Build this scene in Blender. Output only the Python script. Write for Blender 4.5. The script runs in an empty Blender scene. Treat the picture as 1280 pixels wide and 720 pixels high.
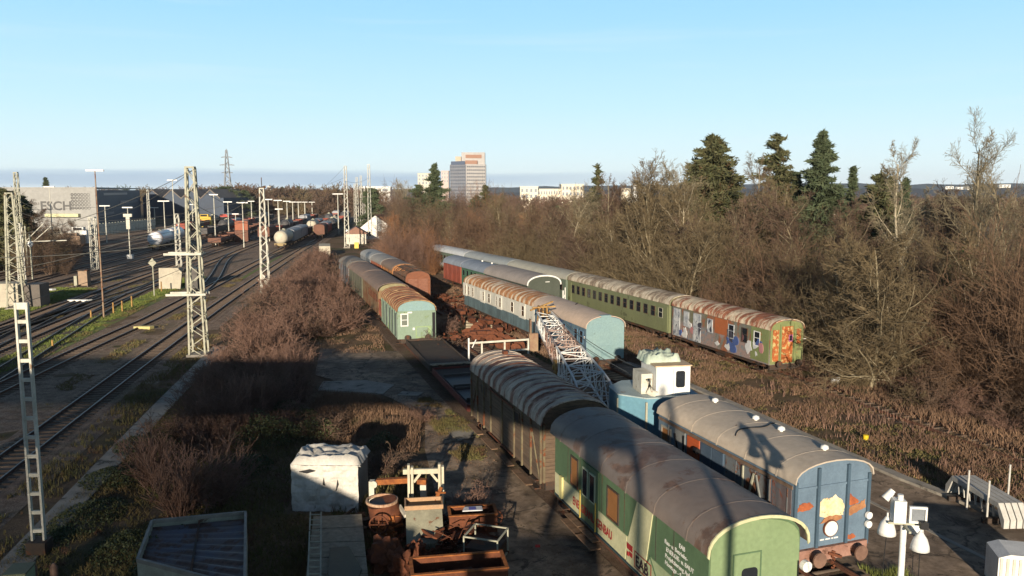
import bpy, math, random
import numpy as np
from mathutils import Vector, Matrix
R = math.radians
random.seed(7); rng = np.random.default_rng(11)
sc = bpy.context.scene
COL = sc.collection
# ------------------------------------------------------------------ camera, sky, sun, exposure
CF, CHZ, CH = 1005.0, 238.0, 13.6
cd = bpy.data.cameras.new('camera'); cam = bpy.data.objects.new('camera', cd); COL.objects.link(cam)
PITCH = math.atan((360 - CHZ) / CF)
cam.location = (0, 0, CH); cam.rotation_euler = (math.pi / 2 - PITCH, 0, 0)
cd.sensor_width = 36; cd.lens = 36 * CF / 1280; cd.clip_end = 20000; cd.clip_start = 0.1
sc.camera = cam
SUN_EL, SUN_AZ = 11.0, 4.0
w = bpy.data.worlds.new('World'); sc.world = w; w.use_nodes = True
nt = w.node_tree; nt.nodes.clear()
N = nt.nodes.new; Lk = nt.links.new
out = N('ShaderNodeOutputWorld'); bg = N('ShaderNodeBackground'); bg.inputs[1].default_value = 0.05
sky = N('ShaderNodeTexSky'); sky.sky_type = 'NISHITA'; sky.sun_disc = False
sky.sun_elevation = R(SUN_EL); sky.sun_rotation = R(180 + SUN_AZ); sky.altitude = 300
sky.air_density = 1.0; sky.dust_density = 0.4; sky.ozone_density = 3.0
# low cloud bank and thin cirrus, laid out by sky direction
tc = N('ShaderNodeTexCoord'); sep = N('ShaderNodeSeparateXYZ'); Lk(tc.outputs['Generated'], sep.inputs[0])
mp = N('ShaderNodeMapping'); mp.inputs['Scale'].default_value = (2.2, 2.2, 30); Lk(tc.outputs['Generated'], mp.inputs[0])
no = N('ShaderNodeTexNoise'); no.inputs['Scale'].default_value = 1.6; no.inputs['Detail'].default_value = 5; Lk(mp.outputs[0], no.inputs[0])
ad = N('ShaderNodeMath'); ad.operation = 'MULTIPLY_ADD'; ad.inputs[1].default_value = 0.022; Lk(no.outputs[0], ad.inputs[0]); Lk(sep.outputs[2], ad.inputs[2])
rp = N('ShaderNodeValToRGB'); Lk(ad.outputs[0], rp.inputs[0])
e = rp.color_ramp.elements
e[0].position = 0.0; e[0].color = (0, 0, 0, 1); e[1].position = 1; e[1].color = (0, 0, 0, 1)
for p_, v_ in ((0.012, .35), (0.0175, .25), (0.020, .95), (0.030, .9), (0.0335, .0)):
    q_ = e.new(p_); q_.color = (v_, v_, v_, 1)
sd = N('ShaderNodeMapRange'); sd.inputs[1].default_value = 0.25; sd.inputs[2].default_value = -0.1; Lk(sep.outputs[0], sd.inputs[0])
mu = N('ShaderNodeMath'); mu.operation = 'MULTIPLY'; Lk(rp.outputs[0], mu.inputs[0]); Lk(sd.outputs[0], mu.inputs[1])
mx = N('ShaderNodeMix'); mx.data_type = 'RGBA'; Lk(mu.outputs[0], mx.inputs[0]); mx.inputs[7].default_value = (4.9, 7.3, 9.8, 1)
# bright winter haze low over the horizon, the Nishita dome above it
hz = N('ShaderNodeValToRGB'); Lk(sep.outputs[2], hz.inputs[0]); he = hz.color_ramp.elements
he[0].position = 0.0; he[0].color = (.78, .92, .97, 1); he[1].position = 1.0; he[1].color = (.22, .45, .8, 1)
for p_, c_ in ((.03, (.74, .92, .97)), (.10, (.55, .83, .95)), (.20, (.37, .70, .96)), (.28, (.28, .61, .92))):
    q_ = he.new(p_); q_.color = (*c_, 1)
hs = N('ShaderNodeVectorMath'); hs.operation = 'SCALE'; hs.inputs[3].default_value = 13.8; Lk(hz.outputs[0], hs.inputs[0])
hf = N('ShaderNodeMapRange'); hf.interpolation_type = 'SMOOTHSTEP'; hf.inputs[1].default_value = .235; hf.inputs[2].default_value = .285; hf.inputs[3].default_value = .92; hf.inputs[4].default_value = 0; Lk(sep.outputs[2], hf.inputs[0])
hm = N('ShaderNodeMix'); hm.data_type = 'RGBA'; Lk(hf.outputs[0], hm.inputs[0]); Lk(sky.outputs[0], hm.inputs[6]); Lk(hs.outputs[0], hm.inputs[7]); Lk(hm.outputs[2], mx.inputs[6])
mp2 = N('ShaderNodeMapping'); mp2.inputs['Scale'].default_value = (1.3, 1.3, 26); mp2.inputs['Rotation'].default_value = (0, R(2), 0); Lk(tc.outputs['Generated'], mp2.inputs[0])
n2 = N('ShaderNodeTexNoise'); n2.inputs['Scale'].default_value = 2.0; n2.inputs['Detail'].default_value = 6; Lk(mp2.outputs[0], n2.inputs[0])
r2 = N('ShaderNodeMapRange'); r2.inputs[1].default_value = .55; r2.inputs[2].default_value = .85; r2.inputs[4].default_value = .3; Lk(n2.outputs[0], r2.inputs[0])
mx2 = N('ShaderNodeMix'); mx2.data_type = 'RGBA'; Lk(r2.outputs[0], mx2.inputs[0]); Lk(mx.outputs[2], mx2.inputs[6]); mx2.inputs[7].default_value = (10, 11.5, 12.5, 1)
Lk(mx2.outputs[2], bg.inputs[0]); Lk(bg.outputs[0], out.inputs[0])
sl = bpy.data.lights.new('sun', 'SUN'); sl.energy = 5.0; sl.angle = R(0.55); sl.color = (1, .85, .66)
so = bpy.data.objects.new('sun', sl); COL.objects.link(so); so.rotation_euler = (R(90 - SUN_EL), 0, -R(SUN_AZ))
sc.view_settings.view_transform = 'Standard'; sc.view_settings.look = 'None'
sc.view_settings.exposure = 0.76; sc.view_settings.gamma = 1

def G(px, py, z=0.0):
    """ground position (x, y) of a point of height z seen at a photo pixel, used to survey where things stand"""
    a = (px - 640) / CF; b = (360 - py) / CF
    dy = math.cos(PITCH) + b * math.sin(PITCH); dz = -math.sin(PITCH) + b * math.cos(PITCH)
    t = (z - CH) / dz
    return (a * t, dy * t)
def D(px, y):
    """x of a thing standing at distance y that is seen in photo column px (near eye level)"""
    return (px - 640) / CF * y * 1.007
def topz(py, y):
    return CH + y * math.tan(math.atan((360 - py) / CF) - PITCH)

# ------------------------------------------------------------------ materials
MATS = {}
def new_mat(name):
    m = bpy.data.materials.new(name); m.use_nodes = True; MATS[name] = m
    t = m.node_tree; b = t.nodes['Principled BSDF']
    return m, t, b
def c4(c): return (c[0], c[1], c[2], 1)
def noise(t, vec, scale, detail=4, rough=.55, dist=0):
    n = t.nodes.new('ShaderNodeTexNoise'); n.inputs['Scale'].default_value = scale; n.inputs['Detail'].default_value = detail
    n.inputs['Roughness'].default_value = rough; n.inputs['Distortion'].default_value = dist
    t.links.new(vec, n.inputs['Vector']); return n.outputs[0]
def rng_(t, v, a, b, c=0, d=1):
    n = t.nodes.new('ShaderNodeMapRange'); n.clamp = True
    for i, q in enumerate((a, b, c, d)): n.inputs[i + 1].default_value = q
    t.links.new(v, n.inputs[0]); return n.outputs[0]
def mix_(t, f, a, b):
    n = t.nodes.new('ShaderNodeMix'); n.data_type = 'RGBA'
    for s, q in ((0, f), (6, a), (7, b)):
        if isinstance(q, tuple): n.inputs[s].default_value = c4(q)
        elif isinstance(q, (int, float)): n.inputs[s].default_value = q
        else: t.links.new(q, n.inputs[s])
    return n.outputs[2]
def math_(t, op, a, b=None):
    n = t.nodes.new('ShaderNodeMath'); n.operation = op
    for i, q in enumerate((a, b)):
        if q is None: continue
        if isinstance(q, (int, float)): n.inputs[i].default_value = q
        else: t.links.new(q, n.inputs[i])
    return n.outputs[0]
def coords(t, scale=(1, 1, 1)):
    c = t.nodes.new('ShaderNodeTexCoord'); m = t.nodes.new('ShaderNodeMapping'); m.inputs['Scale'].default_value = scale
    t.links.new(c.outputs['Object'], m.inputs[0]); return m.outputs[0], c.outputs['Object']
def bump(t, b, h, strength, dist=.05):
    n = t.nodes.new('ShaderNodeBump'); n.inputs['Strength'].default_value = strength; n.inputs['Distance'].default_value = dist
    t.links.new(h, n.inputs['Height']); t.links.new(n.outputs[0], b.inputs['Normal'])
def paint(name, c1, c2=None, sc_=2.0, stretch=(1, 1, 1), rust=None, ramt=.0, rsc=1.2, rstretch=(1, 1, 1), rough=.6, metal=0, bmp=.15, spec=.3):
    """weathered surface: two tones of the base colour plus patches of a second colour"""
    m, t, b = new_mat(name)
    v, o = coords(t, stretch)
    c2 = c2 or tuple(x * .6 for x in c1)
    n1 = noise(t, v, sc_, 6, .65)
    col = mix_(t, rng_(t, n1, .35, .65), c1, c2)
    fine = noise(t, o, sc_ * 9, 4)
    col = mix_(t, rng_(t, fine, .3, .75, 0, .35), col, tuple(x * .45 for x in c1))
    if rust:
        v2, _ = coords(t, rstretch)
        n2 = noise(t, v2, rsc, 7, .68, .4)
        f = rng_(t, n2, .72 - ramt * .45, .76 - ramt * .45)
        rc = mix_(t, rng_(t, fine, .35, .65), rust, tuple(x * .55 for x in rust))
        col = mix_(t, f, col, rc)
    t.links.new(col, b.inputs['Base Color'])
    b.inputs['Roughness'].default_value = rough; b.inputs['Metallic'].default_value = metal
    b.inputs['Specular IOR Level'].default_value = spec
    if bmp: bump(t, b, n1 if bmp > .5 else fine, bmp, .04)
    return m
def flat(name, c, rough=.6, metal=0, spec=.3): return paint(name, c, tuple(x * .8 for x in c), rough=rough, metal=metal, spec=spec, bmp=.05)

RUST = (.17, .055, .022)
M = {}
M['rust'] = paint('rusty_steel', (.15, .05, .022), (.075, .026, .014), 3, rough=.85, bmp=.5)
M['rust_bright'] = paint('bright_rust', (.34, .12, .03), (.16, .05, .018), 4, rough=.85, bmp=.5)
M['dark'] = paint('dark_grime_steel', (.035, .03, .027), (.07, .045, .03), 3, rust=(.12, .05, .025), ramt=.45, rough=.8)
M['black'] = flat('black_rubber', (.012, .012, .014), .5)
M['glass'] = flat('dark_window_glass', (.02, .024, .03), .08, 0, .8)
M['sunlit_pane'] = flat('sun_tinted_pane', (.28, .13, .05), .35)  # orange sunlight on the window painted into the pane colour
M['white'] = paint('white_paint', (.72, .72, .69), (.6, .6, .57), 3, rough=.5)
M['offwhite'] = paint('dirty_white_paint', (.6, .58, .5), (.42, .4, .33), 2.5, rust=(.2, .09, .04), ramt=.2, rough=.7)
M['cream'] = paint('cream_paint', (.55, .53, .33), (.42, .42, .25), 1.2, rough=.5)
M['wood'] = paint('weathered_boards', (.16, .11, .07), (.07, .05, .035), 2.0, (1, .25, 6), rough=.9, bmp=.4)
M['plank'] = paint('timber_deck', (.23, .14, .085), (.10, .065, .04), 2.2, (.4, 3, 1), rough=.9, bmp=.4)
M['greywood'] = paint('grey_timber', (.34, .3, .22), (.2, .17, .12), 2.2, (2, 2, .6), rough=.9, bmp=.3)
M['concrete'] = paint('old_concrete', (.34, .31, .26), (.22, .2, .17), 1.2, rust=(.1, .09, .07), ramt=.3, rough=.9, bmp=.3)
M['galv'] = paint('lattice_galvanised', (.40, .40, .31), (.27, .26, .20), 2.0, rust=(.16, .1, .06), ramt=.25, rough=.7)
M['mastw'] = paint('pale_mast_paint', (.55, .54, .47), (.38, .37, .31), 1.5, rust=(.2, .13, .08), ramt=.25, rough=.6)
M['lampw'] = flat('lamp_housing_white', (.75, .75, .72), .4)
M['wire'] = flat('dull_copper_wire', (.10, .10, .09), .6)
M['railtop'] = paint('rail_steel', (.10, .09, .085), (.16, .13, .12), 2, rough=.35, metal=.6, bmp=0)
M['railrust'] = paint('rusty_rail', (.14, .06, .035), (.08, .04, .03), 2, rough=.8)
M['sleeper'] = paint('sleeper', (.085, .06, .045), (.13, .10, .075), 2, rough=.9)
M['bark'] = paint('pale_bark', (.27, .23, .15), (.15, .125, .08), 3, rough=.9, bmp=.2)
M['barkw'] = paint('whitish_bark', (.42, .37, .26), (.25, .21, .15), 3, rough=.9, bmp=.2)
M['twig'] = paint('brown_twigs', (.15, .10, .07), (.085, .055, .038), .6, rough=.9, bmp=0)
M['twigy'] = paint('olive_twigs', (.19, .145, .08), (.10, .075, .045), .6, rough=.9, bmp=0)
M['twigr'] = paint('red_twigs', (.23, .135, .10), (.12, .075, .055), .6, rough=.9, bmp=0)
M['woodred'] = paint('wood_warm_twigs', (.18, .11, .068), (.10, .062, .04), .6, rough=.9, bmp=0)
M['twigo'] = paint('orange_twigs', (.30, .15, .07), (.2, .10, .055), .6, rough=.9, bmp=0)
M['needle'] = paint('dark_needles', (.055, .08, .04), (.075, .09, .045), 1.2, rough=.8, bmp=0)
M['needle2'] = paint('olive_needles', (.065, .075, .032), (.09, .085, .038), .8, rust=(.12, .07, .03), ramt=.3, rsc=.7, rough=.8, bmp=0)
M['leaf'] = paint('bramble_leaves', (.05, .07, .028), (.075, .08, .03), 2, rust=(.16, .13, .06), ramt=.3, rsc=4, rough=.6, bmp=0)
M['ivy'] = paint('bright_ivy', (.07, .14, .02), (.04, .08, .02), 1, rough=.5, bmp=0)
M['dead'] = paint('dead_grass', (.25, .155, .095), (.13, .08, .055), .25, rust=(.11, .09, .045), ramt=.35, rsc=.5, rough=.9, bmp=0)
M['grass'] = paint('green_grass', (.13, .18, .035), (.17, .18, .05), .4, rough=.9, bmp=0)
M['dimgrass'] = paint('winter_weeds', (.12, .12, .04), (.16, .11, .05), .5, rust=(.15, .08, .045), ramt=.35, rsc=.8, rough=.9, bmp=0)

# ------------------------------------------------------------------ mesh building
class MB:
    def __init__(s): s.v = []; s.f = []; s.mi = []; s.sm = []; s.m = 0
    def add(s, vs, fs, smooth=False):
        o = len(s.v); s.v.extend([tuple(q) for q in vs]); s.f.extend([[i + o for i in f] for f in fs])
        s.mi.extend([s.m] * len(fs)); s.sm.extend([smooth] * len(fs)); return s
    def box(s, x0, x1, y0, y1, z0, z1, T=None):
        vs = [Vector((x, y, z)) for x in (x0, x1) for y in (y0, y1) for z in (z0, z1)]
        if T: vs = [T @ q for q in vs]
        return s.add(vs, [(0, 1, 3, 2), (4, 6, 7, 5), (0, 4, 5, 1), (2, 3, 7, 6), (0, 2, 6, 4), (1, 5, 7, 3)])
    def bar(s, p, q, w, h=None):
        """rectangular bar from p to q"""
        p = Vector(p); q = Vector(q); d = (q - p).normalized(); h = h or w
        up = Vector((0, 0, 1)) if abs(d.z) < .95 else Vector((0, 1, 0))
        a = d.cross(up).normalized() * w / 2; b = a.cross(d).normalized() * h / 2
        vs = [r + i * a + j * b for r in (p, q) for i, j in ((-1, -1), (1, -1), (1, 1), (-1, 1))]
        return s.add(vs, [(0, 3, 2, 1), (4, 5, 6, 7), (0, 1, 5, 4), (1, 2, 6, 5), (2, 3, 7, 6), (3, 0, 4, 7)])
    def tube(s, pts, rad, n=8, cap=True, smooth=True):
        pts = [Vector(p) for p in pts]; rs = rad if isinstance(rad, (list, tuple)) else [rad] * len(pts)
        vs = []; fs = []
        for i, p in enumerate(pts):
            d = (pts[min(i + 1, len(pts) - 1)] - pts[max(i - 1, 0)]).normalized()
            up = Vector((0, 0, 1)) if abs(d.z) < .9 else Vector((0, 1, 0))
            a = d.cross(up).normalized(); b = a.cross(d)
            for k in range(n):
                t = 2 * math.pi * k / n; vs.append(p + (a * math.cos(t) + b * math.sin(t)) * rs[i])
        for i in range(len(pts) - 1):
            for k in range(n):
                k2 = (k + 1) % n; fs.append((i * n + k, i * n + k2, (i + 1) * n + k2, (i + 1) * n + k))
        s.add(vs, fs, smooth)
        if cap:
            s.add(vs[:n], [tuple(range(n))[::-1]]); s.add(vs[-n:], [tuple(range(n))])
        return s
    def prism(s, poly, axis, a, b, smooth=False):
        """closed polygon (u,v) extruded along axis from a to b"""
        n = len(poly)
        def P(u, v, t): return (u, t, v) if axis == 'y' else (t, u, v) if axis == 'x' else (u, v, t)
        vs = [P(u, v, a) for u, v in poly] + [P(u, v, b) for u, v in poly]
        s.add(vs, [(i, (i + 1) % n, n + (i + 1) % n, n + i) for i in range(n)], smooth)
        s.add(vs[:n], [tuple(range(n))[::-1]]); s.add(vs[n:], [tuple(range(n))]); return s
    def disc(s, c, r, n, axis='y', t=.05):
        poly = [(r * math.cos(2 * math.pi * k / n), r * math.sin(2 * math.pi * k / n)) for k in range(n)]
        if axis == 'y': poly = [(c[0] + u, c[2] + v) for u, v in poly]; return s.prism(poly, 'y', c[1] - t / 2, c[1] + t / 2)
        if axis == 'x': poly = [(c[1] + u, c[2] + v) for u, v in poly]; return s.prism(poly, 'x', c[0] - t / 2, c[0] + t / 2)
        poly = [(c[0] + u, c[1] + v) for u, v in poly]; return s.prism(poly, 'z', c[2] - t / 2, c[2] + t / 2)
    def build(s, name, mats, parent=None, fix=True):
        me = bpy.data.meshes.new(name); me.from_pydata([tuple(q) for q in s.v], [], s.f)
        for m in (mats if isinstance(mats, (list, tuple)) else [mats]): me.materials.append(m)
        me.polygons.foreach_set('material_index', s.mi); me.polygons.foreach_set('use_smooth', s.sm)
        if fix:
            import bmesh
            bm = bmesh.new(); bm.from_mesh(me); bmesh.ops.recalc_face_normals(bm, faces=bm.faces); bm.to_mesh(me); bm.free()
        me.update()
        o = bpy.data.objects.new(name, me); COL.objects.link(o)
        if parent: o.parent = parent
        return o
def tag(o, label=None, cat=None, group=None, kind=None):
    if label: o['label'] = label
    if cat: o['category'] = cat
    if group: o['group'] = group
    if kind: o['kind'] = kind
    return o
def empty(name, loc, rz, label, cat, group=None):
    o = bpy.data.objects.new(name, None); COL.objects.link(o); o.location = (loc[0], loc[1], loc[2] if len(loc) > 2 else 0)
    o.rotation_euler = (0, 0, rz); o.empty_display_size = .3
    return tag(o, label, cat, group)
def copy_thing(r, loc, rz=None, label=None, group=None, scale=None):
    n = r.copy(); COL.objects.link(n); n.location = loc
    if rz is not None: n.rotation_euler = (0, 0, rz)
    if label: n['label'] = label
    if group: n['group'] = group
    if scale: n.scale = scale
    for ch in r.children:
        c = ch.copy(); COL.objects.link(c); c.parent = n
        for g in ch.children:
            d = g.copy(); COL.objects.link(d); d.parent = c
    return n
def lettering(name, text, size, mat, parent, M4, extr=.004, align='LEFT', bold=0):
    cu = bpy.data.curves.new(name, 'FONT'); cu.body = text; cu.size = size; cu.extrude = extr; cu.align_x = align; cu.offset = bold
    cu.resolution_u = 3
    t = bpy.data.objects.new(name, cu); COL.objects.link(t)
    dg = bpy.context.evaluated_depsgraph_get(); dg.update()
    me = bpy.data.meshes.new_from_object(t.evaluated_get(dg)); bpy.data.objects.remove(t)
    me.transform(M4); me.materials.clear(); me.materials.append(mat)
    o = bpy.data.objects.new(name, me); COL.objects.link(o); o.parent = parent
    return o
def mesh_np(name, V, F, mat, parent=None, nv=4, mi=None, smooth=False):
    me = bpy.data.meshes.new(name)
    me.vertices.add(len(V)); me.vertices.foreach_set('co', np.ascontiguousarray(V, np.float32).ravel())
    k = F.shape[1]; me.loops.add(F.size); me.loops.foreach_set('vertex_index', np.ascontiguousarray(F, np.int32).ravel())
    me.polygons.add(len(F)); me.polygons.foreach_set('loop_start', np.arange(0, F.size, k, dtype=np.int32))
    for m in (mat if isinstance(mat, (list, tuple)) else [mat]): me.materials.append(m)
    if mi is not None: me.polygons.foreach_set('material_index', np.ascontiguousarray(mi, np.int32))
    me.update(calc_edges=True)
    o = bpy.data.objects.new(name, me); COL.objects.link(o)
    if parent: o.parent = parent
    return o
# ------------------------------------------------------------------ the ground
def sheet(name, poly, z, mat, kind='structure', thick=None):
    b = MB()
    if thick: b.prism(poly, 'z', z - thick, z)
    else: b.add([(x, y, z) for x, y in poly], [tuple(range(len(poly)))])
    o = b.build(name, mat)
    if not thick and o.data.polygons[0].normal.z < 0:
        o.data.flip_normals()
    return tag(o, kind=kind)
def vnoise(x, y, s, seed=0):
    x = x * s; y = y * s; r = np.random.default_rng(seed + 5).random((64, 64)); xi = np.floor(x).astype(int); yi = np.floor(y).astype(int)
    fx = x - xi; fy = y - yi; fx = fx * fx * (3 - 2 * fx); fy = fy * fy * (3 - 2 * fy)
    g = lambda a, b: r[a % 64, b % 64]
    return (g(xi, yi) * (1 - fx) + g(xi + 1, yi) * fx) * (1 - fy) + (g(xi, yi + 1) * (1 - fx) + g(xi + 1, yi + 1) * fx) * fy
def ground_mat():
    m, t, b = new_mat('waste_ground'); c, o = coords(t)
    n1 = noise(t, o, .12, 6, .6); n2 = noise(t, o, 1.1, 6, .7); n3 = noise(t, o, 9, 5, .7)
    col = mix_(t, rng_(t, n2, .35, .62), (.13, .09, .06), (.22, .15, .09))
    col = mix_(t, rng_(t, n1, .50, .62), col, (.075, .075, .03))
    col = mix_(t, rng_(t, n3, .35, .7, 0, .6), col, (.05, .035, .025))
    t.links.new(col, b.inputs['Base Color']); b.inputs['Roughness'].default_value = .95; b.inputs['Specular IOR Level'].default_value = .1
    bump(t, b, n3, .6, .08); return m
def gravel_mat(name, a, bb, moss):
    m, t, b = new_mat(name); c, o = coords(t)
    n1 = noise(t, o, .16, 5, .65); n2 = noise(t, o, 1.4, 5, .7); n3 = noise(t, o, 14, 5, .75)
    col = mix_(t, rng_(t, n3, .38, .64), a, bb)
    col = mix_(t, rng_(t, n2, .42, .66, 0, .75), col, (.12, .075, .05)); col = mix_(t, rng_(t, noise(t, o, 5, 4, .8), .5, .68, 0, .5), col, (.05, .04, .035))
    col = mix_(t, rng_(t, n1, .52, .66, 0, moss), col, (.085, .085, .035))
    t.links.new(col, b.inputs['Base Color']); b.inputs['Roughness'].default_value = .95; b.inputs['Specular IOR Level'].default_value = .1
    bump(t, b, n3, 1.0, .09); return m
def asphalt_mat():
    m, t, b = new_mat('old_asphalt'); c, o = coords(t)
    n1 = noise(t, o, .35, 6, .65, .4); n2 = noise(t, o, 2.2, 6, .7); n3 = noise(t, o, 30, 3, .7)
    vo = t.nodes.new('ShaderNodeTexVoronoi'); vo.feature = 'DISTANCE_TO_EDGE'; vo.inputs['Scale'].default_value = .21
    va = t.nodes.new('ShaderNodeMix'); va.data_type = 'VECTOR'
    nn = t.nodes.new('ShaderNodeTexNoise'); nn.inputs['Scale'].default_value = 1.0; t.links.new(o, nn.inputs[0])
    va.inputs[0].default_value = .55; nn.inputs['Detail'].default_value = 5; t.links.new(o, va.inputs[4]); t.links.new(nn.outputs[1], va.inputs[5]); t.links.new(va.outputs[1], vo.inputs[0])
    crack = rng_(t, vo.outputs[0], 0, .008, .7, 0)
    col = mix_(t, rng_(t, n1, .4, .62), (.15, .115, .085), (.36, .27, .19))
    col = mix_(t, rng_(t, n2, .42, .66, 0, .75), col, (.10, .07, .045)); col = mix_(t, rng_(t, noise(t, o, .9, 6, .8, 1.0), .55, .6, 0, .8), col, (.05, .04, .03))
    col = mix_(t, rng_(t, n1, .62, .7, 0, .8), col, (.09, .085, .035))
    col = mix_(t, crack, col, (.02, .018, .014))
    t.links.new(col, b.inputs['Base Color']); b.inputs['Roughness'].default_value = .85; b.inputs['Specular IOR Level'].default_value = .25
    bump(t, b, n2, .3, .04); return m
M['ground'] = ground_mat()
M['ballast'] = gravel_mat('ballast', (.40, .31, .24), (.15, .11, .082), .35)
M['ballast_old'] = gravel_mat('old_overgrown_ballast', (.19, .145, .11), (.12, .08, .06), .7)
M['asphalt'] = asphalt_mat()
# one sheet to the horizon, finer where it is near
gx = np.unique(np.concatenate([np.arange(-120, 80, .8), np.linspace(-5200, -120, 40), np.linspace(80, 5200, 40)]))
gy = np.unique(np.concatenate([np.arange(6, 110, .8), np.linspace(-300, 6, 12), np.arange(110, 460, 5), np.linspace(460, 9500, 50)]))
XX, YY = np.meshgrid(gx, gy)
ZZ = (vnoise(XX, YY, .55, 1) * .05 + vnoise(XX, YY, .17, 2) * .05) * ((YY > 0) & (YY < 120) & (abs(XX) < 110))
V = np.stack([XX, YY, ZZ], -1).reshape(-1, 3); nx = len(gx); ny = len(gy)
ii = (np.arange(ny - 1)[:, None] * nx + np.arange(nx - 1)[None]).ravel()
tag(mesh_np('ground', V, np.stack([ii, ii + 1, ii + nx + 1, ii + nx], 1), M['ground']), kind='structure')

# ------------------------------------------------------------------ the yard tracks on the left
CY = np.array([22, 36.9, 51.3, 81.9, 122.2, 205.4, 293.4, 431.8, 560.]); CX = np.array([-22.0, -24.4, -27.3, -33.3, -38.6, -50.5, -64.5, -87, -112.])
PC = np.polyfit(CY, CX, 4)
def cx(y): return np.polyval(PC, y)
def yard(y, off):
    """point `off` metres to the left of the main track"""
    s = np.polyval(np.polyder(PC), y); n = math.hypot(1, s)
    return (cx(y) - off / n, y + off * s / n)
def path_frames(pts):
    P = np.array(pts, float); T = np.gradient(P, axis=0); T /= np.linalg.norm(T, axis=1)[:, None]
    return P, T, np.stack([T[:, 1], -T[:, 0]], 1)
def ribbon(b, P, Nn, o0, o1, z0, z1=None, side=.0):
    """strip between offsets o0 and o1; closed box section when z1 is given"""
    n = len(P)
    if z1 is None:
        vs = [(*(P[i] + Nn[i] * o), z0) for i in range(n) for o in (o0, o1)]
        b.add(vs, [(2 * i, 2 * i + 1, 2 * i + 3, 2 * i + 2) for i in range(n - 1)])
    else:
        vs = []
        for i in range(n):
            for o, z in ((o0 - side, z0), (o0, z1), (o1, z1), (o1 + side, z0)): vs.append((*(P[i] + Nn[i] * o), z))
        fs = []
        for i in range(n - 1):
            for k in range(3): fs.append((4 * i + k, 4 * i + k + 1, 4 * i + k + 5, 4 * i + k + 4))
        fs += [(0, 1, 2, 3), (4 * n - 1, 4 * n - 2, 4 * n - 3, 4 * n - 4)]
        b.add(vs, fs)
def track(pts, mat_bed, mat_rail, sleepers_to=170, bed=True, zb=.10, slp=.65, zoff=0):
    P, T, Nn = path_frames(pts)
    b = MB(); z = zb + zoff
    ribbon(b, P, Nn, -1.7, 1.7, -.03, z, .5)
    root = tag(b.build('railway_track', mat_bed), kind='structure')
    for s in (-1, 1):
        b = MB(); c = s * .7525; b.m = 0
        ribbon(b, P, Nn, c - .036, c + .036, z + .135, z + .185); b.m = 1
        ribbon(b, P, Nn, c - .065, c + .065, z + .03, z + .135)
        b.build('rail', [mat_rail, M['railrust']], root)
    L = np.concatenate([[0], np.cumsum(np.linalg.norm(np.diff(P, axis=0), axis=1))])
    ss = np.arange(0, L[-1], slp); X = np.interp(ss, L, P[:, 0]); Y = np.interp(ss, L, P[:, 1]); k = Y < sleepers_to
    X, Y, ss = X[k], Y[k], ss[k]; TX = np.interp(ss, L, T[:, 0]); TY = np.interp(ss, L, T[:, 1])
    if len(X):
        corners = [(a, c) for a in (-1.3, 1.3) for c in (-.12, .12)]
        Vs = []
        for zz in (z - .04, z + .045):
            for a, c in corners: Vs.append(np.stack([X + TY * a + TX * c, Y - TX * a + TY * c, np.full_like(X, zz)], 1))
        Vs = np.stack(Vs, 1).reshape(-1, 3); base = (np.arange(len(X)) * 8)[:, None]
        F = np.concatenate([base + np.array(f) for f in ((4, 5, 7, 6), (0, 1, 5, 4), (2, 6, 7, 3), (0, 4, 6, 2), (1, 3, 7, 5))])
        tag(mesh_np('sleepers', Vs, F, M['sleeper'], root), kind='stuff')
    return root
ys = np.concatenate([np.arange(18, 120, 3), np.arange(120, 560, 10)])
offs = [0, 5.6, 13.5, 18.2, 23, 28, 32.6, 37.2, 41.8, 46.4, 51, 55.6]
bedpoly = [yard(y, -3.0) for y in ys] + [yard(y, 66) for y in ys[::-1]]
sheet('yard_gravel', bedpoly, .06, M['ballast'])
for i, o in enumerate(offs):
    yy = ys[ys > (18 if i < 3 else 114 if i == 4 else 40)]
    if i == 1:   # draws close to the main track further out
        pts = [yard(y, np.interp(y, [40, 53, 67, 84, 128, 600], [8.0, 7.2, 6.4, 5.2, 4.7, 4.7])) for y in yy]
    else: pts = [yard(y, o) for y in yy]
    track(pts, M['ballast'], M['railtop'], 190 if i < 6 else 0, zoff=.0, zb=.10)
def link(y0, o0, y1, o1):
    yy = np.linspace(y0, y1, 24); t = (yy - y0) / (y1 - y0); s = t * t * (3 - 2 * t)
    P, T, Nn = path_frames([yard(y, o0 + (o1 - o0) * q) for y, q in zip(yy, s)])
    root = None
    b = MB(); ribbon(b, P, Nn, -1.35, 1.35, .108); root = tag(b.build('railway_track', M['sleeper']), kind='structure')
    for q in (-1, 1):
        b = MB(); c = q * .7525; ribbon(b, P, Nn, c - .04, c + .04, .114, .288); b.build('rail', M['railtop'], root)
link(38, 8.0, 115, 13.5); link(60, 18.2, 130, 13.5); link(116, 23, 190, 18.2); link(110, 28, 190, 23); link(100, 5.0, 180, 13.5); link(150, 4.7, 225, 0); link(48, 13.5, 118, 18.2)
# concrete cable path beside the main track
yy = np.arange(20, 70, 2.0)
P, T, Nn = path_frames([yard(y, 0) for y in yy])
b = MB(); ribbon(b, P, Nn, 4.3, 5.5, -.02, .14); tag(b.build('cable_path', M['concrete']), kind='structure')
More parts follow.
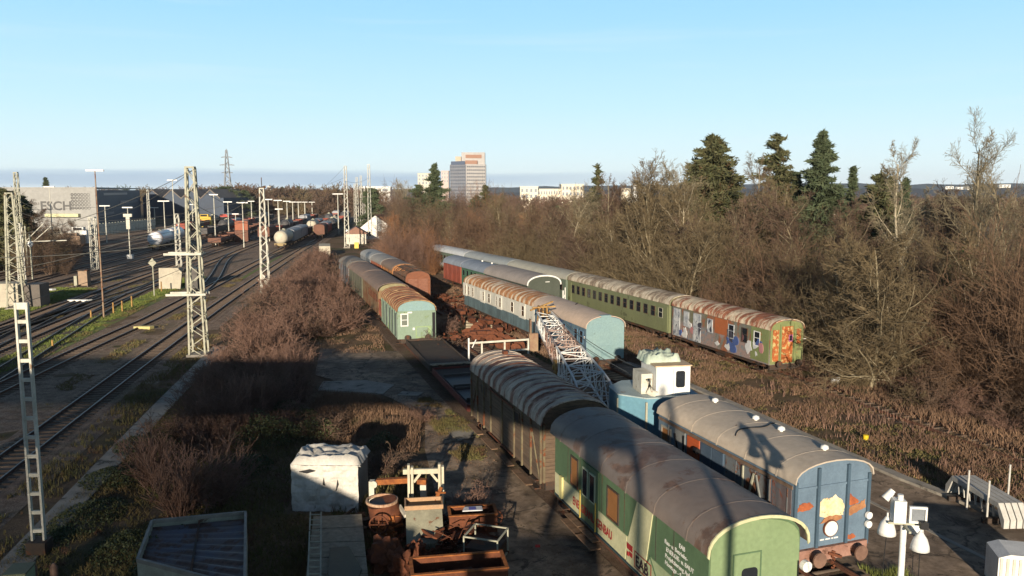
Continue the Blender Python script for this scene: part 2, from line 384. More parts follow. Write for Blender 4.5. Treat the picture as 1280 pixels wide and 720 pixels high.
# gravel haul road on the right of the yard further out
# old sidings under the parked stock
def line(p, h, L, back=0, n=12):
    h = R(h); return [(p[0] - math.sin(h) * t, p[1] + math.cos(h) * t) for t in np.linspace(-back, L, n)]
ROWE = [(31.5, 22), (27.6, 34), (25.4, 41.5), (22.8, 50), (19.92, 57.42), (15.4, 70.2), (7.3, 90.2), (-.2, 107), (-7.5, 124), (-14, 139), (-22, 158), (-32, 182)]
def dense(pts, n=60):
    P = np.array(pts, float); L = np.concatenate([[0], np.cumsum(np.linalg.norm(np.diff(P, axis=0), axis=1))]); s = np.linspace(0, L[-1], n)
    return list(zip(np.interp(s, L, P[:, 0]), np.interp(s, L, P[:, 1])))
track(dense(ROWE), M['ballast_old'], M['railrust'], 75, zb=.03, slp=.8)
track(line((11.15, 26.9), 19, 48, 12, 30), M['ballast_old'], M['railrust'], 90)
track(line((6.87, 21.64), 18.0, 70, 8, 40), M['ballast_old'], M['railrust'], 0)
track(line((6.93, 58.9), 18.5, 45, 6, 20), M['ballast_old'], M['railrust'], 75)
track(line((3.6, 87), 22, 40, 4, 20), M['ballast_old'], M['railrust'], 0)
track(line((-10.9, 93.5), 19, 60, 8, 30), M['ballast_old'], M['railrust'], 0)
# paved yard
sheet('asphalt_yard', [(-2.6, 22), (8.5, 15), (3.9, 27), (.6, 36), (-2.5, 45), (-5.5, 54), (-9.6, 66.8), (-16.5, 68), (-14.5, 58), (-8.0, 51.5), (-5.2, 47), (-4.6, 41), (-3.3, 34)], .115, M['asphalt'])
sheet('asphalt_path', [(13.9, 20), (24.5, 20), (20.9, 30.2), (18.1, 36.4), (16.0, 42.6), (11.9, 55.0), (8.6, 62), (5.2, 61), (8.4, 50), (7.4, 43), (10.7, 32)], .115, M['asphalt'])
kb = MB()
ks = [(24.6, 20), (21.0, 30.2), (18.2, 36.4), (16.1, 42.6), (12.0, 55.0), (8.7, 62)]
P, T, Nn = path_frames(dense(ks, 24)); ribbon(kb, P, Nn, 0, .55, -.02, .2); tag(kb.build('kerb', M['concrete']), kind='structure')
P, T, Nn = path_frames(dense([(19.6, 20), (17.6, 27.5), (15.4, 34), (14.2, 38)], 12)); kb = MB(); ribbon(kb, P, Nn, 0, .22, .10, .135); tag(kb.build('kerb', M['concrete']), kind='structure')
# loose concrete slabs in the shade
for pp in ([(-13.2, 53.5), (-8.6, 52.3), (-8.2, 54.8), (-10.5, 56.2), (-13.4, 55.8)], [(-7.6, 52.0), (-6.2, 51.8), (-5.9, 52.7), (-7.4, 53.0)], [(-3.9, 44.5), (-2.9, 42.2), (-1.8, 43.2), (-2.6, 45.6)]):
    sheet('concrete_slab', pp, .16, M['concrete'], thick=.1)
sheet('lawn', [yard(y, 8.2) for y in np.arange(52, 130, 4)] + [yard(y, 11.7) for y in np.arange(128, 50, -4)], .075, M['grass'])
sheet('lawn', [yard(y, 20.2) for y in np.arange(66, 118, 4)] + [yard(y, 26.2) for y in np.arange(116, 64, -4)], .077, M['grass'])
sheet('lawn', [yard(y, 2.3) for y in np.arange(120, 170, 4)] + [yard(y, 3.1) for y in np.arange(168, 118, -4)], .077, M['grass'])

# ------------------------------------------------------------------ low plants that nobody could count
def poly_pts(poly, n):
    P = np.array(poly); lo = P.min(0); hi = P.max(0); out_ = []
    got = 0
    while got < n:
        q = lo + rng.random((n * 2, 2)) * (hi - lo); ins = np.zeros(len(q), bool); j = len(P) - 1
        for i in range(len(P)):
            a, c = P[i], P[j]
            cond = ((a[1] > q[:, 1]) != (c[1] > q[:, 1])) & (q[:, 0] < (c[0] - a[0]) * (q[:, 1] - a[1]) / (c[1] - a[1] + 1e-12) + a[0])
            ins ^= cond; j = i
        out_.append(q[ins]); got += ins.sum()
    return np.concatenate(out_)[:n]
def blades(name, poly, n, h, wd, mat, label=None, clump=.35, z=.05, lean=.5, seed=0):
    q = poly_pts(poly, n)
    den = vnoise(q[:, 0], q[:, 1], .45, seed) * .6 + vnoise(q[:, 0], q[:, 1], 1.6, seed + 1) * .4
    q = q[den > clump]; den = den[den > clump]; n = len(q)
    a = rng.random(n) * 2 * np.pi; H = h * (.35 + .9 * rng.random(n)) * (.55 + den); W = wd * (.6 + .8 * rng.random(n))
    la = rng.random(n) * 2 * np.pi; ln = H * lean * rng.random(n)
    V = np.empty((n, 3, 3)); dx = np.cos(a) * W / 2; dy = np.sin(a) * W / 2
    V[:, 0] = np.stack([q[:, 0] - dx, q[:, 1] - dy, np.full(n, z)], 1); V[:, 1] = np.stack([q[:, 0] + dx, q[:, 1] + dy, np.full(n, z)], 1)
    V[:, 2] = np.stack([q[:, 0] + np.cos(la) * ln, q[:, 1] + np.sin(la) * ln, z + H], 1)
    return tag(mesh_np(name, V.reshape(-1, 3), np.arange(3 * n).reshape(-1, 3), mat), kind='stuff')
strip = [(24.9, 22), (31, 22), (27.8, 34), (25.2, 41.5), (20, 57), (15.4, 70), (7, 90), (2, 95), (4.5, 84), (8.6, 70), (9.2, 61), (12.6, 55), (16.7, 42.8), (18.8, 36.6), (21.5, 30.6)]
blades('dry_grass', strip, 80000, .2, .06, M['dead'], lean=1.8, clump=.47, seed=3)
blades('weeds', strip, 7000, .4, .05, M['twigr'], clump=.55, seed=9)
blades('weeds', strip, 30000, .12, .07, M['dimgrass'], lean=2, clump=.45, seed=19)
blades('dry_grass', [(27.5, 22), (40, 22), (36, 34), (27, 52), (18, 75), (8, 100), (-14, 146), (-16, 140), (5, 96), (15.5, 72), (22.5, 52), (28, 34)], 60000, .4, .06, M['dead'], lean=1.2, clump=.3, seed=5)
blades('dry_grass', [(8.2, 61), (5, 70), (0, 83), (4, 86), (-6, 108), (-15, 132), (-22, 132), (-14, 104), (-8, 92), (-3, 80), (1.5, 66), (4, 60)], 40000, .25, .07, M['dead'], clump=.42, seed=15)
blades('weeds', [(-18.5, 24), (-8, 24), (-7, 33), (-10, 45), (-19.5, 56), (-22.5, 56), (-20, 40)], 50000, .18, .045, M['dimgrass'], lean=1.5, clump=.35, seed=21)
blades('dry_grass', [(-9.5, 40.5), (-4.8, 40.5), (-5.4, 47), (-9, 51.5), (-12.5, 52), (-13, 44)], 16000, .45, .045, M['dead'], lean=1.0, clump=.35, seed=23)
blades('weeds', [(-1.2, 40), (-2.5, 45.5), (-5.4, 51.5), (-6.6, 51), (-4.6, 45), (-3.4, 40.5), (-2.0, 38)], 12000, .2, .045, M['dimgrass'], lean=1.4, clump=.5, seed=25)
blades('weeds', [(13.2, 24), (14.6, 24), (13.9, 27.5), (12.5, 27.5)], 3500, .3, .03, M['grass'], clump=.3, seed=27)
blades('green_grass', [yard(y, 20.2) for y in np.arange(66, 118, 4)] + [yard(y, 26.2) for y in np.arange(116, 64, -4)], 30000, .16, .08, M['grass'], clump=.25, seed=41)
blades('green_grass', [yard(y, 9.0) for y in np.arange(52, 130, 4)] + [yard(y, 11.8) for y in np.arange(128, 50, -4)], 26000, .16, .07, M['grass'], clump=.25, seed=31)
blades('weeds', [(-9.0, 26), (-1.0, 25), (-2.8, 33.5), (-4.6, 38), (-7.5, 35), (-7.6, 32)], 9000, .3, .04, M['dimgrass'], clump=.45, seed=33)
blades('dry_grass', [yard(y, -1.9) for y in np.arange(22, 75, 4)] + [yard(y, -4.2) for y in np.arange(74, 20, -4)], 9000, .22, .05, M['dimgrass'], clump=.4, seed=35)
blades('dry_grass', [(-19, 66), (-10.5, 66), (-13, 78), (-22, 104), (-27, 104), (-23, 84)], 14000, .2, .06, M['dead'], lean=1.3, clump=.45, seed=37)
for k_, o_ in enumerate((2.9, 9, 15.8, 20.6, 25.5)): blades('weeds', [yard(y, o_ - .7) for y in np.arange(40, 130, 6)] + [yard(y, o_ + .7) for y in np.arange(126, 36, -6)], 9000, .14, .07, M['dimgrass'], lean=1.3, clump=.56, seed=60 + k_)
blades('fallen_leaves', [(-3, 24), (5, 20), (3.5, 27), (.4, 36), (-3, 45), (-6, 53), (-9, 64), (-14, 60), (-8, 50), (-4, 41)], 9000, .03, .06, M['dead'], lean=2, clump=.45, z=.12, seed=71)
# ------------------------------------------------------------------ rolling stock
def roof_profile(w, ze, za, n=12, flat_=.0, k=1.0):
    """arched roof line from left eave to right eave"""
    pts = []
    for i in range(n + 1):
        t = math.pi * i / n; c = -math.cos(t); s_ = math.sin(t) ** .8
        pts.append((c * w, ze + (za - ze) * s_))
    return pts
def body_mesh(w, ze, za, zb, L, inset=.04):
    b = MB(); pr = roof_profile(w, ze, za - inset)
    b.prism([(-w, zb)] + pr + [(w, zb)][::1], 'y', 0, L); return b
def roof_mesh(w, ze, za, L, over=.10, th=.05, ribs=0, end=.12, ribh=.035):
    b = MB(); o = roof_profile(w + over, ze - .05, za + th); i_ = roof_profile(w + over - .04, ze - .08, za - .0)
    n = len(o); vs = [(x, y, z) for y in (-end, L + end) for x, z in o] + [(x, y, z) for y in (-end, L + end) for x, z in i_]
    f1 = [(k, k + 1, n + k + 1, n + k) for k in range(n - 1)]
    b.add(vs[:2 * n], f1, True); b.add(vs[2 * n:], f1, True)
    for q in (0, n): b.add(vs, [(q + k, q + k + 1, 2 * n + q + k + 1, 2 * n + q + k) for k in range(n - 1)])
    b.add(vs, [(0, n, 3 * n, 2 * n), (n - 1, 2 * n - 1, 4 * n - 1, 3 * n - 1)])
    if ribs:
        for r in range(ribs):
            y = L * (r + .5) / ribs; ro = roof_profile(w + over + .01, ze - .05, za + th + ribh)
            vs = [(x, y + d, z) for d in (-.03, .03) for x, z in ro] + [(x * .99, y + d, z - .06) for d in (-.03, .03) for x, z in ro]
            b.add(vs[:2 * n], f1); b.add([vs[k] for k in list(range(n)) + list(range(2 * n, 3 * n))], f1); b.add([vs[k] for k in list(range(n, 2 * n)) + list(range(3 * n, 4 * n))], f1)
    return b
def window(parent, x, y0, y1, z0, z1, frame, glass, side=-1, bars=1, t=.05, fr=.06, deep=.02):
    """window on a side wall at local x; side -1 faces left"""
    X = lambda d: x + side * d
    b = MB(); lo, hi = sorted((X(-deep), X(.035)))
    b.box(lo, hi, y0, y0 + fr, z0, z1); b.box(lo, hi, y1 - fr, y1, z0, z1); b.box(lo, hi, y0 + fr, y1 - fr, z0, z0 + fr); b.box(lo, hi, y0 + fr, y1 - fr, z1 - fr, z1)
    if bars: zm = z0 + (z1 - z0) * .55; b.box(lo, hi, y0 + fr, y1 - fr, zm - .02, zm + .02)
    f = b.build('window', frame, parent); b = MB(); lo, hi = sorted((X(-deep), X(.012)))
    b.box(lo, hi, y0 + fr, y1 - fr, z0 + fr, z1 - fr); b.build('pane', glass, f); return f
def end_window(parent, x0, x1, z0, z1, y, frame, glass, bars=1, fr=.06):
    b = MB(); a, c = y - .04, y + .02
    b.box(x0, x0 + fr, a, c, z0, z1); b.box(x1 - fr, x1, a, c, z0, z1); b.box(x0 + fr, x1 - fr, a, c, z0, z0 + fr); b.box(x0 + fr, x1 - fr, a, c, z1 - fr, z1)
    if bars: zm = (z0 + z1) / 2; b.box(x0 + fr, x1 - fr, a, c, zm - .025, zm + .025)
    f = b.build('window', frame, parent); b = MB(); b.box(x0 + fr, x1 - fr, y - .015, y + .02, z0 + fr, z1 - fr); b.build('pane', glass, f); return f
def buffers(root, mat, y=0, d=-1, z=1.06, r=.25, gap=.88):
    for s in (-1, 1):
        b = MB(); b.tube([(s * gap, y, z), (s * gap, y + d * .38, z)], .12, 10); b.disc((s * gap, y + d * .42, z), r, 16, 'y', .06); b.build('buffer', mat, root)
def running_gear(root, L, mat, bogies=False, zb=1.0, w=1.35, steps=True):
    b = MB(); b.box(-1.15, -.95, .02, L - .02, zb - .32, zb); b.box(.95, 1.15, .02, L - .02, zb - .32, zb); b.box(-w, w, 0.0, .16, zb - .38, zb); b.box(-w, w, L - .16, L, zb - .38, zb)
    for k in range(4): y = L * (k + .5) / 4; b.box(-.95, .95, y - .08, y + .08, zb - .28, zb - .02)
    if L > 12: b.box(-.9, -.3, L * .42, L * .56, .35, zb - .1); b.box(.3, .9, L * .45, L * .6, .35, zb - .1)
    b.build('underframe', mat, root)
    ax = [2.2, 4.7, L - 4.7, L - 2.2] if bogies else [L * .2, L * .8]
    for y in ax:
        b = MB(); b.tube([(-.95, y, .72), (.95, y, .72)], .08, 8)
        for s in (-1, 1): b.disc((s * .75, y, .72), .46, 20, 'x', .12)
        ws = b.build('wheelset', mat, root)
        for s in (-1, 1): b = MB(); b.box(s * 1.0 - .1, s * 1.0 + .1, y - .18, y + .18, .58, .9); b.bar((s * 1.09, y - .6, .86), (s * 1.09, y + .6, .86), .05, .09); b.build('axle_box', mat, ws)
    if bogies:
        for yc in (3.45, L - 3.45):
            b = MB()
            for s in (-1, 1): b.box(s * 1.02 - .06, s * 1.02 + .06, yc - 1.75, yc + 1.75, .74, .9); b.box(s * 1.02 - .09, s * 1.02 + .09, yc - .35, yc + .35, .45, .74)
            b.build('bogie_frame', mat, root)
    if steps:
        for y in (1.0, L - 1.0):
            for s in (-1, 1):
                b = MB(); b.box(s * 1.5 - .14, s * 1.5 + .14, y - .35, y + .35, .42, .46); b.box(s * 1.5 - .14, s * 1.5 + .14, y - .35, y + .35, .78, .82)
                for d in (-.32, .32): b.bar((s * 1.4, y + d, .42), (s * 1.4, y + d, zb), .03)
                b.build('step', mat, root)
def vehicle(name, label, cat, group, loc, head, L, w, ze, za, zb, bmat, rmat, gear=None, bogies=False, ribs=0, ribh=.035, over=.1, rib_sides=0, buf=True, steps=True, roof=True, ribmat=None, end=.12):
    r = empty(name, (loc[0], loc[1], .12), R(head), label, cat, group)
    b = body_mesh(w, ze, za, zb, L)
    if rib_sides:
        for k in range(rib_sides + 1):
            y = .04 + (L - .08) * k / rib_sides
            for s in (-1, 1): b.box(*sorted((s * w - s * .01, s * (w + .04))), y - .04, y + .04, zb + .02, ze - .1)
    for s in (-1, 1): b.box(*sorted((s * w - s * .01, s * (w + .025))), 0.02, L - .02, zb, zb + .09)
    b.build('body', bmat, r)
    if roof: roof_mesh(w, ze, za, L, over, .05, ribs, end, ribh).build('roof', rmat, r)
    running_gear(r, L, gear or M['dark'], bogies, zb, min(w, 1.4), steps)
    if buf: buffers(r, gear or M['dark'], 0, -1); buffers(r, gear or M['dark'], L, 1)
    return r
def next_end(loc, head, L, gap=1.1):
    h = R(head); return (loc[0] - math.sin(h) * (L + gap), loc[1] + math.cos(h) * (L + gap))
def side_panel(name, r, x, y0, y1, z0, z1, mat, out_=.03, side=-1):
    b = MB(); b.box(*sorted((x - side * .02, x + side * out_)), y0, y1, z0, z1); return b.build(name, mat, r)
def vent(r, x, y, z, mat=None):
    b = MB(); b.tube([(x, y, z - .12), (x, y, z + .12)], .07, 8); b.tube([(x, y, z + .10), (x, y, z + .2), (x, y, z + .24)], [.15, .13, .02], 10); return b.build('roof_vent', mat or M['lampw'], r)

def two_tone(name, z, top, bot, rust, ramt):
    m, t, b = new_mat(name); v, o = coords(t, (1, 1, .35)); n1 = noise(t, v, 1.6, 6, .7); n2 = noise(t, v, .9, 7, .7, .5); n3 = noise(t, o, 12, 3)
    s = t.nodes.new('ShaderNodeSeparateXYZ'); t.links.new(o, s.inputs[0])
    zz = math_(t, 'ADD', s.outputs[2], math_(t, 'MULTIPLY', n2, .08))
    f = rng_(t, zz, z + .035, z + .05)
    col = mix_(t, f, mix_(t, rng_(t, n1, .4, .6), bot, tuple(q * .55 for q in bot)), mix_(t, rng_(t, n1, .4, .62), top, tuple(q * .8 for q in top)))
    col = mix_(t, rng_(t, n2, .72 - ramt * .4, .76 - ramt * .4), col, rust); col = mix_(t, rng_(t, n3, .4, .7, 0, .25), col, (.05, .04, .03))
    t.links.new(col, b.inputs['Base Color']); b.inputs['Roughness'].default_value = .6; bump(t, b, n3, .15, .03); return m
def banded_roof(name, base, rust, amt, period, streak=.5):
    """sheet-metal roof, rust running across it in bands between the seams"""
    m, t, b = new_mat(name); v, o = coords(t, (.3, 1, .3)); v2, _ = coords(t, (.8, 1, .8))
    n1 = noise(t, v, 1.3, 6, .7, .3); n2 = noise(t, v2, 2.4, 6, .7); n3 = noise(t, o, 12, 3)
    wv = t.nodes.new('ShaderNodeTexWave'); wv.bands_direction = 'Y'; wv.inputs['Scale'].default_value = 1 / period * .314; wv.inputs['Distortion'].default_value = 1.2; wv.inputs['Detail'].default_value = 3; t.links.new(o, wv.inputs[0])
    q = math_(t, 'ADD', math_(t, 'MULTIPLY', n1, 1 - streak * .4), math_(t, 'MULTIPLY', wv.outputs[0], streak * .22))
    f = rng_(t, q, .72 - amt * .4, .80 - amt * .4); g = rng_(t, n2, .45, .6)
    col = mix_(t, g, base, tuple(x * .68 for x in base)); rc = mix_(t, g, rust, tuple(x * .5 for x in rust))
    col = mix_(t, f, col, rc); col = mix_(t, rng_(t, n3, .4, .75, 0, .3), col, tuple(x * .5 for x in base))
    t.links.new(col, b.inputs['Base Color']); b.inputs['Roughness'].default_value = .7; b.inputs['Specular IOR Level'].default_value = .25; bump(t, b, n3, .2, .03); return m

# ---- blue goods van in front on the right
Mb = paint('faded_blue_paint', (.13, .19, .25), (.095, .14, .19), 1.4, rust=(.2, .07, .035), ramt=.12, rsc=1.5, rough=.6)
Mbs = paint('side_blue_grey', (.12, .14, .16), (.15, .15, .145), 1.2, (1, 1, .4), rust=(.16, .07, .04), ramt=.48, rsc=1.3, rough=.65)
Mgr = paint('beige_grey_roof', (.50, .42, .33), (.38, .33, .27), .5, (1, .5, 1), rust=(.2, .12, .07), ramt=.12, rsc=.9, rough=.7)
bl = vehicle('goods_van', 'faded blue goods van with a patched peeling end wall and beige grey roof', 'goods van', 'old wagons and coaches parked in the siding', (11.15, 26.9), 19.3, 9.2, 1.62, 3.62, 4.22, .95, Mb, Mgr, buf=False, over=.06, ribs=5, ribh=.006)
b = MB()
for x in (-.64, .62): b.box(x - .055, x + .055, -.09, 0.01, .98, 4.02)
for x in (-1.56, 1.56): b.box(x - .06, x + .06, -.06, .01, .98, 3.6)
b.build('end_post', flat('post_blue_dark', (.06, .10, .14)), bl)
b = MB(); b.box(-1.6, 1.6, -.04, .0, 3.30, 3.38); b.build('end_seam', Mb, bl)
def patch(name, r, pts, y, mat, seed=1, t=.012):
    rr = random.Random(seed); P = []
    for i in range(len(pts)):
        a = pts[i]; c = pts[(i + 1) % len(pts)]
        for k in range(5): u = k / 5; P.append((a[0] + (c[0] - a[0]) * u + rr.uniform(-.03, .03), a[1] + (c[1] - a[1]) * u + rr.uniform(-.03, .03)))
    b = MB(); b.prism(P, 'y', y - t, y); return b.build(name, mat, r)
Mcr = paint('cream_peeling', (.75, .66, .46), (.6, .42, .2), 2.2, rust=(.3, .1, .03), ramt=.32, rsc=2.5, rough=.8)
Mor = paint('orange_rust_patch', (.42, .12, .04), (.2, .06, .03), 3, rough=.9, bmp=.4)
Mrw = paint('rust_wood_patch', (.4, .2, .09), (.2, .08, .04), 2.4, rough=.9, bmp=.4)
patch('peeled_patch', bl, [(-.58, 2.28), (-.6, 2.75), (-.3, 2.9), (0, 2.85), (.1, 2.98), (.4, 2.72), (.52, 2.5), (.5, 2.2), (.1, 2.12)], -.006, Mcr, 3)
patch('rust_patch', bl, [(-.5, 2.02), (-.2, 2.22), (.4, 2.2), (.45, 2.1), (.1, 1.95)], -.02, Mrw, 7, .01)
patch('rust_patch', bl, [(-1.45, 2.55), (-1.4, 2.8), (-1.0, 2.82), (-.78, 2.68), (-.95, 2.55)], -.003, Mor, 4)
patch('rust_patch', bl, [(.72, 2.12), (.75, 2.45), (1.1, 2.5), (1.42, 2.62), (1.45, 2.35), (1.1, 2.2)], -.006, Mrw, 5)
patch('rust_patch', bl, [(.72, 2.5), (.73, 2.95), (.95, 2.75), (1.2, 2.6), (1.1, 2.5)], -.012, Mor, 6, .004)
patch('rust_patch', bl, [(.7, 1.25), (.72, 1.4), (1.0, 1.42), (1.1, 1.3), (.9, 1.2)], -.003, Mor, 8)
b = MB(); b.disc((-.05, -.06, 1.78), .27, 24, 'y', .06); dk = b.build('round_plate', M['white'], bl)
b = MB(); b.disc((-.05, -.045, 1.78), .31, 24, 'y', .05); b.build('plate_rim', M['rust'], dk)
b = MB(); b.box(-1.5, 1.5, -.14, -.005, .70, 1.16); b.build('buffer_beam', paint('pinkish_rusty_beam', (.33, .19, .15), (.2, .1, .07), 2, rust=(.12, .06, .04), ramt=.35, rsc=2, rough=.8), bl)
buffers(bl, paint('buffer_rust', (.2, .12, .085), (.11, .06, .045), 3, rough=.8), -.12, -1, .95, .27)
b = MB()
for k in range(9): b.bar((-.05 + .05 * math.sin(k * 2.1), -.16 - .05 * (k % 3), 1.0 - k * .07), (.06 * math.cos(k * 1.7), -.2 - .04 * (k % 2), .95 - k * .07), .06)
b.bar((-.2, -.15, .95), (.25, -.3, .8), .09); b.build('coupling_hook', M['rust'], bl)
b = MB()
for z in (2.05, 1.72): b.disc((1.55, -.1, z), .13, 14, 'y', .1)
b.build('end_lamp', M['lampw'], bl)
MI = lambda x, y, z: Matrix.Translation((x, y, z)) @ Matrix.Rotation(math.pi / 2, 4, 'X')
b = MB()
for x0, x1 in ((-.45, -.28), (-.22, -.02), (.04, .1), (.14, .32)): b.box(x0, x1, -.012, 0, 1.36, 1.41)
b.build('stencilled_marks', M['white'], bl)
x = -1.62
side_panel('side_panel', bl, x, .12, 1.15, 1.1, 3.3, paint('rusty_side_panel', (.14, .10, .10), (.1, .12, .14), 1.3, rust=(.22, .07, .04), ramt=.45, rsc=1, rough=.7), .02)
dr = side_panel('door', bl, x, 1.25, 2.0, 1.1, 3.3, Mbs, .05)
b = MB(); b.bar((x - .09, 1.3, 1.2), (x - .09, 2.0, 3.2), .06); b.bar((x - .09, 1.25, 1.1), (x - .09, 1.25, 3.3), .07); b.build('brace', flat('brace_grey', (.2, .21, .2)), dr)
dr = side_panel('door', bl, x, 2.1, 2.75, 1.1, 3.3, Mbs, .05)
b = MB(); b.bar((x - .09, 2.75, 1.2), (x - .09, 2.12, 3.2), .07); b.bar((x - .09, 2.78, 1.1), (x - .09, 2.78, 3.3), .06); b.build('brace', M['galv'], dr)
side_panel('side_panel', bl, x, 2.85, 4.0, 1.1, 3.3, Mbs, .02)
for y0 in (4.15, 4.95): side_panel('door', bl, x, y0, y0 + .75, 1.1, 3.3, paint('deep_blue_door%d' % int(y0), (.075, .11, .16), (.05, .08, .12), 1.2, rough=.5), .05)
rd = side_panel('door', bl, x, 5.85, 6.75, 1.05, 3.3, paint('orange_red_door', (.42, .09, .03), (.3, .07, .03), 1.5, rough=.6), .05); rd['label'] = 'orange red door'
dr = side_panel('door', bl, x, 6.95, 7.75, 1.05, 3.3, paint('grey_door', (.22, .23, .23), (.16, .17, .17), 1.5, rough=.6), .05)
b = MB(); b.bar((x - .08, 7.0, 1.2), (x - .08, 7.7, 3.1), .06); b.bar((x - .08, 6.98, 1.2), (x - .08, 6.98, 3.2), .06); b.build('brace', M['black'], dr)
window(bl, x, 8.1, 8.95, 1.7, 3.15, flat('window_frame_grey', (.3, .29, .25)), M['sunlit_pane'], fr=.09)
for y, z in ((1.1, 2.4), (5.75, 2.9)):
    b = MB(); b.tube([(x - .05, y, z), (x - .2, y, z)], .05, 8); b.disc((x - .22, y, z + .05), .12, 12, 'y', .2); b.build('side_lamp', M['black'], bl)
b = MB(); b.box(x - .06, x - .02, 0.05, 9.15, 3.34, 3.46); b.build('gutter', paint('brown_gutter', (.19, .13, .09), (.12, .08, .06), 2), bl)
for y in (.9, 3.3, 4.9, 7.8): vent(bl, .35, y, 4.22)
b = MB()
for k in range(9): b.box(-1.66, -1.62, .3 + k, .34 + k, 1.0, 3.3)
b.build('wall_ribs', Mbs, bl)
b = MB(); SEAM = []
for k in range(14):
    a = math.pi * (.22 + .036 * k); SEAM.append((-math.cos(a) * 1.69, 3.9 + .2 * math.sin(k * .6) + (k * .03), 3.57 + .71 * math.sin(a) ** .8 + .01))
b.tube(SEAM, .022, 4)
b.build('tar_seam', M['black'], bl)

# ---- green coach in front
Mg = paint('dark_green_paint', (.10, .165, .09), (.075, .125, .07), .8, (1, 1, .5), rough=.4, spec=.5)
Mge = paint('light_green_end', (.20, .27, .145), (.17, .24, .125), .8, (1, 1, .4), rust=(.12, .15, .08), ramt=.1, rough=.5)
Mgrf = paint('brown_grey_roof', (.19, .15, .125), (.125, .108, .1), .35, (1, .6, 1), rust=(.145, .09, .065), ramt=.42, rsc=.4, rough=.55, spec=.4)
GL = 11.6; HG = 18.4
gr = vehicle('measuring_coach', 'green coach with cream band, red lettering and brownish arched roof in the foreground', 'railway coach', 'old wagons and coaches parked in the siding', (6.87, 21.64), HG, GL, 1.5, 3.58, 4.42, .95, Mg, Mgrf, over=.17, end=.18, ribs=6, ribh=.006)
b = MB(); pr = roof_profile(1.46, 3.5, 4.30); b.prism([(-1.46, .98)] + pr + [(1.46, .98)], 'y', -.03, .02); ew = b.build('end_wall', Mge, gr); ew['label'] = 'light green end wall'
b = MB(); o_ = roof_profile(1.68, 3.5, 4.49, 16); i_ = roof_profile(1.62, 3.44, 4.40, 16); n = len(o_)
vs = [(p[0], -.22, p[1]) for p in o_] + [(p[0], -.22, p[1]) for p in i_] + [(p[0], -.17, p[1]) for p in o_] + [(p[0], -.17, p[1]) for p in i_]
for k in range(n - 1): b.add(vs, [(k, k + 1, n + k + 1, n + k), (2 * n + k, 2 * n + k + 1, 3 * n + k + 1, 3 * n + k), (k, k + 1, 2 * n + k + 1, 2 * n + k), (n + k, n + k + 1, 3 * n + k + 1, 3 * n + k)])
b.build('roof_rim', M['cream'], gr)
b = MB(); b.box(-.75, -.71, -.05, -.03, 1.0, 3.35); b.box(.15, .19, -.05, -.03, 1.0, 3.35); b.box(-.75, .19, -.05, -.03, 3.35, 3.39); dd = b.build('door', Mg, gr)
b = MB(); P_ = []
for cx_, cz_, a0 in ((-.05, 2.8, 0), (-.33, 2.8, 90), (-.33, 1.95, 180), (-.05, 1.95, 270)):
    for q in range(5): a = R(a0 + q * 22.5); P_.append((cx_ + .12 * math.cos(a), cz_ + .12 * math.sin(a)))
b.prism(P_, 'y', -.05, -.03); wd = b.build('door_window', M['glass'], gr)
b = MB(); b.box(-.5, .12, -.075, -.052, 2.36, 2.40); b.box(-.22, -.14, -.07, -.051, 2.1, 2.5); b.build('window_bar', M['galv'], wd)
b = MB(); b.tube([(-.64, -.08, 1.5), (-.6, -.08, 1.62)], .02, 6); b.build('door_handle', M['white'], dd)
b = MB(); b.tube([(-.2, -.1, 1.05), (-.12, -.1, 1.35), (.0, -.1, 1.35), (.12, -.1, 1.05)], .02, 6); b.tube([(.55, -.1, 1.05), (.6, -.1, 1.25), (1.4, -.1, 1.35)], .02, 6); b.tube([(1.42, -.08, 1.1), (1.42, -.08, 2.9)], .022, 6); b.build('hand_rail', M['black'], gr)
b = MB(); b.disc((1.62, -.15, 2.75), .16, 14, 'y', .16); b.build('tail_lamp', M['lampw'], gr)
X = -1.5
def side_poly(name, r, pts, x, t, mat):
    b = MB(); b.prism([(y, z) for y, z in pts], 'x', x - t, x + .01); return b.build(name, mat, r)
side_poly('cream_band', gr, [(.0 + 11.55, 1.06), (11.55, 1.92), (4.95, 1.92), (5.05, 1.06)], X, .022, M['cream'])
side_poly('cream_stripe', gr, [(4.25, 3.42), (3.2, 3.42), (3.55, 1.75), (3.9, 1.06), (4.95, 1.06), (4.9, 1.8)], X, .030, M['cream'])
side_poly('cream_band', gr, [(4.38, 1.06), (3.62, 1.42), (3.3, 1.92), (.2, 1.92), (.2, 1.06)], X, .020, paint('pale_green_band', (.32, .38, .22), (.26, .31, .18), 1))
side_poly('cream_stripe', gr, [(3.35, 1.95), (3.28, 1.95), (2.5, 1.06), (2.6, 1.06)], X, .034, Mg)
side_panel('sill_strip', gr, X, .05, 11.5, .97, 1.05, flat('sill_dark_blue', (.03, .05, .07)), .03)
def MS(x, y, z, k=-90): return Matrix.Translation((x, y, z)) @ Matrix.Rotation(R(-90), 4, 'Z') @ Matrix.Rotation(R(90), 4, 'X')
for y_ in (1.9, 3.0, 5.2, 7.0, 9.0, 10.2):
    b = MB(); b.box(X - .008, X + .0, y_ - .012, y_ + .012, 1.95, 3.45); b.build('panel_seam', M['dark'], gr)
red = flat('lettering_red', (.30, .03, .03), .5)
lettering('lettering', 'ENERGIEANLAGENBAU', .34, red, gr, MS(X - .062, 9.55, 1.32) @ Matrix.Scale(1.35, 4, (0, 1, 0)), .004, bold=.004)
lettering('lettering', 'EAB', .52, flat('lettering_black', (.04, .02, .03), .5), gr, MS(X - .038, 4.28, 1.22) , .004, bold=.012)
